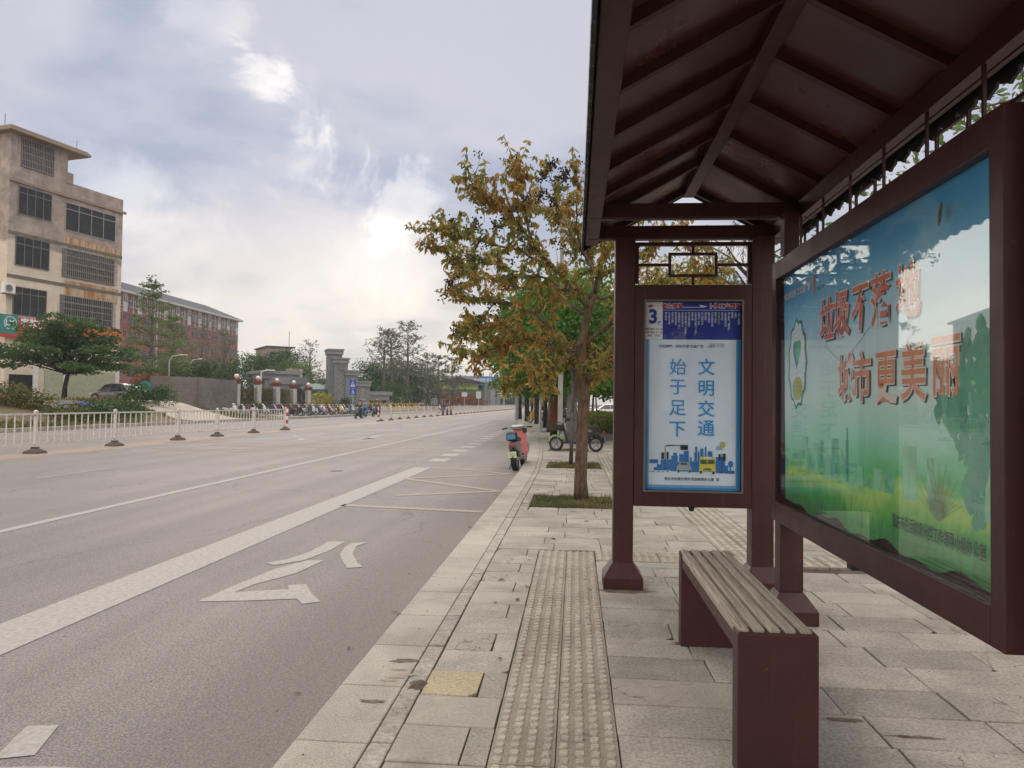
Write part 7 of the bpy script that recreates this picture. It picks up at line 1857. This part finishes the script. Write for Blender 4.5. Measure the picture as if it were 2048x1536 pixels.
f6 = Fac(733, 102.5, 783, 105, .2); gw = thing('gate_beam', (f6.o.x, f6.o.y, .2), 'low grey post and beam wing joined to the right of the gate tower', 'gate wing', rz=f6.rz, rel=True)
z6 = f6.q(760, 783)[1]; mb = MB(); mb.b2((0, -.3, z6-.55), (f6.L, 1.5, z6)); mb.b2((0.3, -.1, z6-1.25), (f6.L-.4, 1.3, z6-.55)); mb.build('beam', 'tower_trim', gw)
mb = MB(); mb.b2((f6.L*.78, 0, -1), (f6.L*.97, 1.2, z6-1.25)); mb.build('post', 'tower_grey', gw)
# pale far flyover/wall behind the trees
fw_ = thing('pale_long_building', (-80, 255, 2), 'long pale low building seen through the trees behind the gate tower', 'building'); mat('pale_wall', (.55, .56, .56), .8, 1, .1)
mb = MB(); a = A(640, 800, 250); b = A(860, 800, 262); za = zY(700, 758, 255); mb.bar(Vector((a.x, a.y, za/2)), Vector((b.x, b.y, za/2)), 8, za); mb.build('wall', 'pale_wall', fw_)
mb = MB(); mb.bar(Vector((a.x+.5, a.y-4.2, za-1.2)), Vector((b.x, b.y-4.2, za-1.2)), .3, 1.6); mb.build('window_strip', 'window_dark', fw_)
# ---- road signs (pedestrian crossing / disabled) on one post
def ground_at(px, Y): return at(px, Y)
Ys = 88.0; sp = A(705, 800, Ys); zg = .05
sn = thing('road_sign', (sp.x, sp.y, zg), 'blue pedestrian crossing and wheelchair signs on one post before the gate tower', 'road sign')
mat('sign_blue', (.015, .07, .42), .35, 8, .05); mat('sign_whitefilm', (.62, .64, .66), .4)
mb = MB(); mb.cyl((sp.x, sp.y+.06, zg), (sp.x, sp.y+.06, zY(705, 757, Ys)), .055, n=8); mb.build('pole', 'silver', sn)
def sq(py0, py1, name):
    z1, z0 = zY(705, py0, Ys), zY(705, py1, Ys); mb = MB(); mb.b2((sp.x-.37, sp.y-.02, z0), (sp.x+.40, sp.y, z1)); return mb.build(name, 'sign_blue', sn), z0, z1
s1o, z0, z1 = sq(760, 776, 'crossing_panel'); fnS = lambda a, b, h: (sp.x+.015+a, sp.y-.022-h, b)
zc_ = (z0+z1)/2
polys([('sign_whitefilm', [(-.28, z0+.14), (.28, z0+.14), (0, z1-.10)]), ('sign_blue', disc(.02, zc_+.14, .05, 10)), ('sign_blue', [(-.05, zc_+.08), (.08, zc_+.08), (.06, zc_-.10), (.13, z0+.17), (.06, z0+.17), (0, zc_-.14), (-.10, z0+.17), (-.16, z0+.17), (-.05, zc_-.08)])], sn, 'crossing_symbol', fnS, dz=.004)
s2o, z0, z1 = sq(778, 790, 'wheelchair_panel'); zc_ = (z0+z1)/2
ringp = []
for k in range(15): a = -2.6+k*.30; ringp.append((-.02+.19*math.cos(a), zc_-.06+.19*math.sin(a)))
for k in range(14, -1, -1): a = -2.6+k*.30; ringp.append((-.02+.135*math.cos(a), zc_-.06+.135*math.sin(a)))
mbx = MB()
nr = 15
for k in range(14): mbx.quad([fnS(*ringp[k], .003), fnS(*ringp[k+1], .003), fnS(*ringp[28-k], .003), fnS(*ringp[29-k], .003)])
for pl2 in ([(-.06, zc_+.16), (.0, zc_+.17), (.03, zc_+.02), (.14, zc_+.02), (.20, zc_-.16), (.14, zc_-.16), (.10, zc_-.03), (-.05, zc_-.03)], disc(-.04, zc_+.22, .045, 10)): mbx.quad([fnS(a, b, .006) for a, b in pl2])
mbx.build('wheelchair_symbol', 'sign_whitefilm', sn)
mb = MB(); zx0, zx1 = zY(705, 777.6, Ys), zY(705, 774.6, Ys)
# ---- green shop far along the far side
fs_ = Fac(862, 196, 967, 206, .0)
shp = thing('green_shop', (fs_.o.x, fs_.o.y, 0), 'green fronted shop with a yellow green sign band far along the far side', 'shop', rz=fs_.rz, rel=True)
mat('shop_green', (.03, .13, .05), .5, 3, .15); mat('shop_lime', (.36, .44, .06), .5, 3, .12); mat('steel_grey', (.24, .24, .27), .5, 2, .1)
zt = fs_.q(900, 766)[1]; zm = fs_.q(900, 777.5)[1]; zl = fs_.q(900, 790)[1]; za_ = fs_.q(915, 758)[1]
mb = MB(); mb.b2((0, 0.02, -.5), (fs_.L, 30, zl)); mb.build('wall', 'steel_grey', shp)
mb = MB(); mb.b2((0, -.6, zl), (fs_.L, -.0, zm)); mb.build('green_band', 'shop_green', shp)
mb = MB(); mb.b2((.5, -.75, zm), (fs_.L-2.2, -.0, zt)); mb.build('sign_band', 'shop_lime', shp)
text('百果园水果生鲜超市', 1.15, 'shop_green', shp, (fs_.L*.55, -.77, (zt+zm)/2), (1, 0, 0), (0, 0, 1), off=.02)
mb = MB(); mb.add([(-1, -1.6, zt), (fs_.L+1, -1.6, zt), (fs_.L+1, 31, zt-.2), (-1, 31, zt-.2), (fs_.L*.45, -1.6, za_+.6), (fs_.L*.45, 31, za_+.6)], [(0, 1, 4), (1, 2, 5, 4), (3, 5, 2), (0, 4, 5, 3), (0, 3, 2, 1)]); mb.build('roof', 'roof_tile', shp)
for k in range(5): mb = MB(); mb.b2((fs_.L*(.05+.19*k), -.03, .2), (fs_.L*(.05+.19*k)+3.0, .1, zl-.4)); mb.build('shop_window', 'window_dark' if k % 2 else 'shop_green', shp)
for k in range(7): mb = MB(); mb.b2((fs_.L-.02, 1.5+4*k, .3), (fs_.L+.06, 4.5+4*k, zl-.3)); mb.build('shop_window', 'window_dark' if k % 3 else 'shop_lime', shp)
mb = MB(); mb.b2((fs_.L, .0, zl), (fs_.L+.6, 30, zt-.3)); mb.build('side_fascia', 'steel_grey', shp)
# building behind with blue billboard and arched roof
fk_ = Fac(940, 262, 1000, 262, .0)
bb = thing('factory_building', (fk_.o.x, fk_.o.y, 0), 'grey building behind the green shop with an arched rooftop shelter', 'building', rz=fk_.rz, rel=True)
zt = fk_.q(960, 770)[1]; mb = MB(); mb.b2((-14, 0, -.5), (fk_.L*.72, 30, fk_.q(930, 752)[1])); mb.build('wall', 'steel_grey', bb)
z_a = fk_.q(965, 752)[1]; z_b = fk_.q(965, 743)[1]; mb = MB(); n_ = 12; s0 = fk_.q(953, 750)[0]; s1 = fk_.q(996, 750)[0]
for k in range(n_): 
    f0, f1 = k/n_, (k+1)/n_; h = lambda f: z_a+1.0+(z_b-z_a)*math.sin(math.pi*f); mb.quad([(s0+(s1-s0)*f0, -2, h(f0)), (s0+(s1-s0)*f1, -2, h(f1)), (s0+(s1-s0)*f1, 6, h(f1)), (s0+(s1-s0)*f0, 6, h(f0))]); mb.quad([(s0+(s1-s0)*f0, -2, h(f0)-.5), (s0+(s1-s0)*f1, -2, h(f1)-.5), (s0+(s1-s0)*f1, -2, h(f1)), (s0+(s1-s0)*f0, -2, h(f0))])
mb.build('arched_roof', 'alu_dark', bb)
mb = MB()
for f in (.02, .35, .65, .98): mb.cyl((s0+(s1-s0)*f, -1.8, 0), (s0+(s1-s0)*f, -1.8, z_a+1.2), .18, n=5)
mb.build('roof_post', 'alu_dark', bb)
fl_ = Fac(953, 255, 995, 255, 0)
blb = thing('blue_billboard', (fl_.o.x, fl_.o.y, 0), 'large blue billboard raised on posts behind the green shop', 'billboard', rz=fl_.rz, rel=True)
zt, zb_ = fl_.q(970, 753.5)[1], fl_.q(970, 776)[1]; mat('billboard_blue', (.05, .24, .60), .5, .3, .3)
mb = MB(); mb.b2((0, 0, zb_), (fl_.L, .5, zt)); mb.build('panel', 'billboard_blue', blb)
text('移动网络 畅享生活\n全城热线', 1.05, 'sign_whitefilm', blb, (fl_.L*.45, -.03, (zt+zb_)/2+.3), off=.01); mb = MB()
mb.box((fl_.L*.84, -.06, (zt+zb_)/2), (.9, .04, 2.6)); mb.build('printed_phone', 'print_black', blb); mb = MB()
for f in (.1, .5, .9): mb.cyl((fl_.L*f, .7, 0), (fl_.L*f, .7, zt-.2), .2, n=6)
mb.build('post', 'alu_dark', blb)
# notice wall
fn = Fac(836, 150, 874, 172, .1); nw = thing('notice_wall', (fn.o.x, fn.o.y, .1), 'long notice wall with raised characters along its top, left of the red bushes', 'notice wall', rz=fn.rz, rel=True)
zt = fn.q(850, 788)[1]; mb = MB(); mb.b2((0, 0, -.3), (fn.L, .5, zt)); mb.build('wall', 'pillar_white', nw); mb = MB(); mb.b2((-.5, -.3, zt-.15), (fn.L+.5, .7, zt+.12)); mb.b2((-.9, -.2, -.3), (-.02, .7, zt+.4)); mb.build('coping', 'tile_red', nw)
text('社会主义核心价值观宣传栏', 1.55, 'print_white', nw, (fn.L/2, .2, zt+.95), off=.02, ext=.05, xs=1.05)
for k in range(7): mb = MB(); mb.b2((fn.L*(.03+.137*k), -.05, .5), (fn.L*(.03+.137*k)+fn.L*.11, -.002, zt-.5)); mb.build('display_panel', 'stone_tan' if k % 3 else 'panel_white', nw)
# yellow barriers along the far pavement
mb = MB()
# lamps and poles
def lamp(px, Y, pt, label, arm=1.2, side=1, r=.07):
    b = at(px, Y); b.z -= .1; zt = zY(px, pt, Y); t = thing('street_lamp', b, label, 'street lamp', 'small street lamps across the road')
    mb = MB(); mb.tube([b, (b.x, b.y, zt-.6), (b.x+side*arm*.3, b.y, zt-.1), (b.x+side*arm, b.y, zt)], [r*1.2, r, r*.8, r*.6], 7); mb.build('pole', 'panel_white', t, smooth=True)
    mb = MB(); mb.box((b.x+side*(arm+.35), b.y, zt+.02), (.8, .28, .12)); mb.build('lamp_head', 'globe', t, bevel=.03)
lamp(337, 75, 710, 'white street lamp above the left part of the block wall'); lamp(379, 90, 718, 'white street lamp between the dark bush and the bare tree')
def pole(name, x, y, z0, h, r, label, m='silver', cat='pole'):
    t = thing(name, (x, y, z0), label, cat, rel=True); mb = MB(); mb.cyl((0, 0, 0), (0, 0, h), r*1.1, r*.75, 8); mb.build('shaft', m, t); return t
pg = G(1080, 860); t = pole('grey_pole', pg.x, pg.y, 0, 6.0, .075, 'plain light grey metal pole on the pavement among the street trees'); mb = MB(); mb.box((0, -.09, 5.0), (.6, .02, .6)); mb.build('sign_back', 'silver', t)
# power poles and wires
PP = []
for i, (px, Y, pt, lab) in enumerate([(1008, 230, 744, 'tall concrete power pole with cross arms right of the blue billboard'), (1017, 300, 770, 'smaller power pole beyond the tall one'), (1033, 330, 768, 'power pole carrying the traffic light far down the road')]):
    v = A(px, 800, Y); h = zY(px, pt, Y)-RZ; t = pole('power_pole', v.x, v.y, RZ, h, .22, lab, 'concrete', 'power pole'); t['group'] = 'power poles down the road'
    mb = MB(); 
    for k, w in ((.3, 3.2), (1.4, 2.6), (3.0, 2.4)): mb.box((0, 0, h-k), (w, .15, .15))
    mb.build('cross_arm', 'alu_dark', t); PP.append((v, h))
wr_ = thing('overhead_wires', (PP[0][0].x, PP[0][0].y, 5), 'thin overhead wires strung between the far power poles', 'wires'); mb = MB()
for (v0, h0), (v1, h1) in ((PP[0], PP[1]), (PP[1], PP[2])):
    for dx_ in (-1.5, 0, 1.5):
        for k in (.3, 3.0):
            a = Vector((v0.x+dx_, v0.y, RZ+h0-k)); b = Vector((v1.x+dx_, v1.y, RZ+h1-k)); mb.tube([a, a.lerp(b, .5)-Vector((0, 0, .8)), b], .035, 4)
for k in range(4): a = Vector((PP[0][0].x, PP[0][0].y, RZ+PP[0][1]-.3-k*1.0)); b = Vector((PP[0][0].x+16, PP[0][0].y-10, RZ+PP[0][1]-1-k*1.1)); mb.tube([a, a.lerp(b, .5)-Vector((0, 0, .5)), b], .035, 4)
mb.build('wire', 'black', wr_)
v = A(1033, 800, 325); tl = thing('traffic_light', (v.x, v.y, RZ), 'small dark traffic light far down the road beside the palm', 'traffic light'); mb = MB(); mb.box((v.x, v.y, zY(1033, 795, 325)), (.9, .6, 2.4)); mb.build('signal_box', 'black', tl); mb = MB(); mb.cyl((v.x, v.y, RZ), (v.x, v.y, zY(1033, 800, 325)), .15, n=6); mb.build('pole', 'black', tl)
# brown tourist sign high over the pavement
Yq = 62.0; a, b = A(962, 696, Yq), A(1016, 720, Yq)
ts = thing('tourist_sign', (-3.9, Yq, 0), 'dark brown overhead sign with white characters half hidden by the autumn tree', 'road sign'); mat('sign_brown', (.075, .03, .028), .5, 3, .15)
mb = MB(); mb.b2((a.x, Yq-.05, b.z), (b.x, Yq+.05, a.z)); mb.build('panel', 'sign_brown', ts)
mb = MB(); mb.cyl((-4.9, Yq+.3, 0), (-4.9, Yq+.3, a.z+.6), .15, .11, 10); mb.bar((-4.9, Yq+.3, b.z+.3), (a.x+.4, Yq+.3, b.z+.3), .12, .12); mb.bar((-4.9, Yq+.3, a.z-.3), (a.x+.4, Yq+.3, a.z-.3), .12, .12); mb.build('pole', 'silver', ts)
text('有花山景区', .56, 'print_white', ts, (a.x+.05, Yq-.06, (a.z+b.z)/2+.08), (1, 0, 0), (0, 0, 1), off=.004, align='LEFT'); text('Youhua Mountain', .16, 'print_white', ts, (a.x+.15, Yq-.06, b.z+.13), align='LEFT')
polys([('print_white', rect(a.x+.05, b.z+.04, b.x-.05, b.z+.07)), ('print_white', rect(a.x+.05, a.z-.07, b.x-.05, a.z-.04))], ts, 'border', lambda u_, v_, h: (u_, Yq-.055-h, v_))
# street lamp whose arm shows through the autumn tree
lp = thing('street_lamp', (.40, 24.5, 0), 'tall street lamp whose flat head shows through the top of the autumn tree', 'street lamp'); z_ = A(1010, 418, 24.5).z; x0_ = A(1012, 418, 24.5).x; x1_ = A(1095, 418, 24.5).x; xp = A(1124, 500, 24.5).x
mb = MB(); mb.cyl((xp, 24.5, 0), (xp, 24.5, z_+.2), .09, .06, 10); mb.bar((xp, 24.5, z_-.02), (x1_-.2, 24.5, z_+.02), .06, .06); mb.build('pole', 'concrete', lp)
mb = MB(); mb.prism([(x0_, z_+.09), (x0_+.1, z_-.09), (x1_, z_-.06), (x1_+.2, z_+.05)], lambda u_, v_, t_: (u_, t_, v_), 24.35, 24.65); mb.build('lamp_head', 'steel_grey', lp, bevel=.01)
# information signs near the green shop
for i, (px, py0, py1, Y, m, lab) in enumerate([(929, 785, 793, 150, 'silver', 'pale square road sign on a post before the red bushes'), (957, 783, 797, 165, 'silver', 'white triangular topped road sign before the green shop'), (982, 764, 800, 185, 'alu_dark', 'slim grey lamp post in front of the shop corner')]):
    v = A(px, 800, Y); t = thing('road_post', (v.x, v.y, 0), lab, 'sign post'); mb = MB(); mb.cyl((v.x, v.y, 0), (v.x, v.y, zY(px, py0, Y)), .1, n=6); mb.build('pole', 'silver', t)
    if i < 2: mb = MB(); mb.box((v.x, v.y-.12, zY(px, (py0+py1)/2, Y)), (1.1, .05, zY(px, py0, Y)-zY(px, py1, Y))); mb.build('panel', 'panel_white', t)
# blue tarpaulin, cone by the car, low stumps on the bank
mat('tarp_blue', (.035, .075, .30), .5, 4, .2, bump=.02, bscale=6); mat('slate_sheet', (.12, .12, .13), .7, 3, .2)
cs_ = [T(150, 806), T(185, 808), T(228, 821), T(172, 822)]; c0 = sum(cs_, Vector())/4
mb = MB(); n_ = 10
for j in range(n_+1):
    for i in range(n_+1):
        f, g = i/n_, j/n_; p = (cs_[0]*(1-f)+cs_[1]*f)*(1-g)+(cs_[3]*(1-f)+cs_[2]*f)*g; mb.v.append((p.x, p.y, hgt(p.x, p.y)+.10+.04*math.sin(i*1.9+j)+.03*math.sin(j*2.3)))
for j in range(n_):
    for i in range(n_): a = j*(n_+1)+i; mb.f.append((a, a+1, a+n_+2, a+n_+1)); mb.m.append(0)
tag(mb.build('tarpaulin', 'tarp_blue', loc=c0, smooth=True), 'blue tarpaulin spread on the bank in front of the saloon car', 'tarpaulin')
for (w4, lab) in (([(92, 811), (122, 812), (165, 823), (108, 820)], 'dark grey sheet lying on the bank left of the blue tarpaulin'), ([(105, 806), (140, 806), (150, 811), (112, 812)], 'second grey sheet lying on the bank behind the first')):
    cs_ = [T(*w) for w in w4]; c0 = sum(cs_, Vector())/4; mb = MB(); mb.add([tuple(c+Vector((0, 0, .10))) for c in cs_]+[tuple(c+Vector((0, 0, .0))) for c in cs_], [(0, 1, 2, 3), (7, 6, 5, 4), (0, 4, 5, 1), (1, 5, 6, 2), (2, 6, 7, 3), (3, 7, 4, 0)]); tag(mb.build('grey_sheet', 'slate_sheet', loc=c0), lab, 'sheet', 'sheets on the bank')
p = at(262, 57); t = thing('traffic_cone', p, 'small orange and white cone beside the rear of the saloon car', 'traffic cone', rel=True); mb = MB(); mb.lathe([(.16, .05), (.03, .75)], n=12); mb.build('cone', 'white', t); mb = MB(); mb.box((0, 0, .03), (.4, .4, .05)); mb.lathe([(.12, .25), (.085, .42)], n=12); mb.build('base', 'sign_orange', t)
p = at(316, 62); t = thing('netted_bundle', (p.x, p.y-2.2, p.z), 'teal netting heaped over the left stretch of the block wall', 'netting'); mb = MB(); mb.ball((p.x, p.y-2.0, p.z+1.5), .75, 12, sq=(1.0, .5, 1.5)); mb.build('net', 'net_teal', t, smooth=True)
# yellow fence of hire scooters' rack along the far pavement
yr_ = thing('yellow_rack', (FK(100)-4.2, 96, .2), 'low yellow metal rack rail behind the hire scooters beyond the tower', 'rack'); mb = MB()
for z in (.7, 1.2): mb.bar((FK(92)-4.2, 92, z), (FK(125)-4.2, 125, z), .08, .08)
for k in range(17): mb.bar((FK(100)-4.2, 92+2*k, .1), (FK(100)-4.2, 92+2*k, 1.25), .07, .07)
mb.build('rail', 'paint_yellow', yr_)
# railings beyond, with red footing toward the shop
t = thing('far_railing', (-36, 130, .3), 'low dark railing with white posts running behind the red bushes', 'fence'); mb = MB()
for k in range(26): y = 120+3.2*k; mb.box((FK(110)-9.5, y, 1.1), (.3, .3, 2.4))
mb.build('posts', 'pillar_white', t); mb = MB(); mb.bar((FK(110)-9.5, 120, .5), (FK(110)-9.5, 200, .5), .3, .8); mb.build('footing', 'tile_red', t)
mb = MB(); mb.bar((FK(110)-9.5, 120, 1.9), (FK(110)-9.5, 200, 1.9), .06, .06); mb.bar((FK(110)-9.5, 120, 1.1), (FK(110)-9.5, 200, 1.1), .06, .06); mb.build('rails', 'iron_rail', t)
# ================================================================== HAZE
mb = MB(); mb.b2((-420, -30, -1.6), (300, 520, 32)); m = bpy.data.materials.new('haze'); m.use_nodes = True; t = m.node_tree; t.nodes.remove(t.nodes['Principled BSDF']); MATS['haze'] = m
pv_ = N(t, 'ShaderNodeVolumePrincipled'); pv_.inputs['Color'].default_value = (.93, .93, .95, 1); pv_.inputs['Density'].default_value = .0004; pv_.inputs['Anisotropy'].default_value = .3; L(t, pv_.outputs[0], t.nodes['Material Output'].inputs['Volume'])
hz = mb.build('haze', 'haze'); tag(hz, kind='stuff')
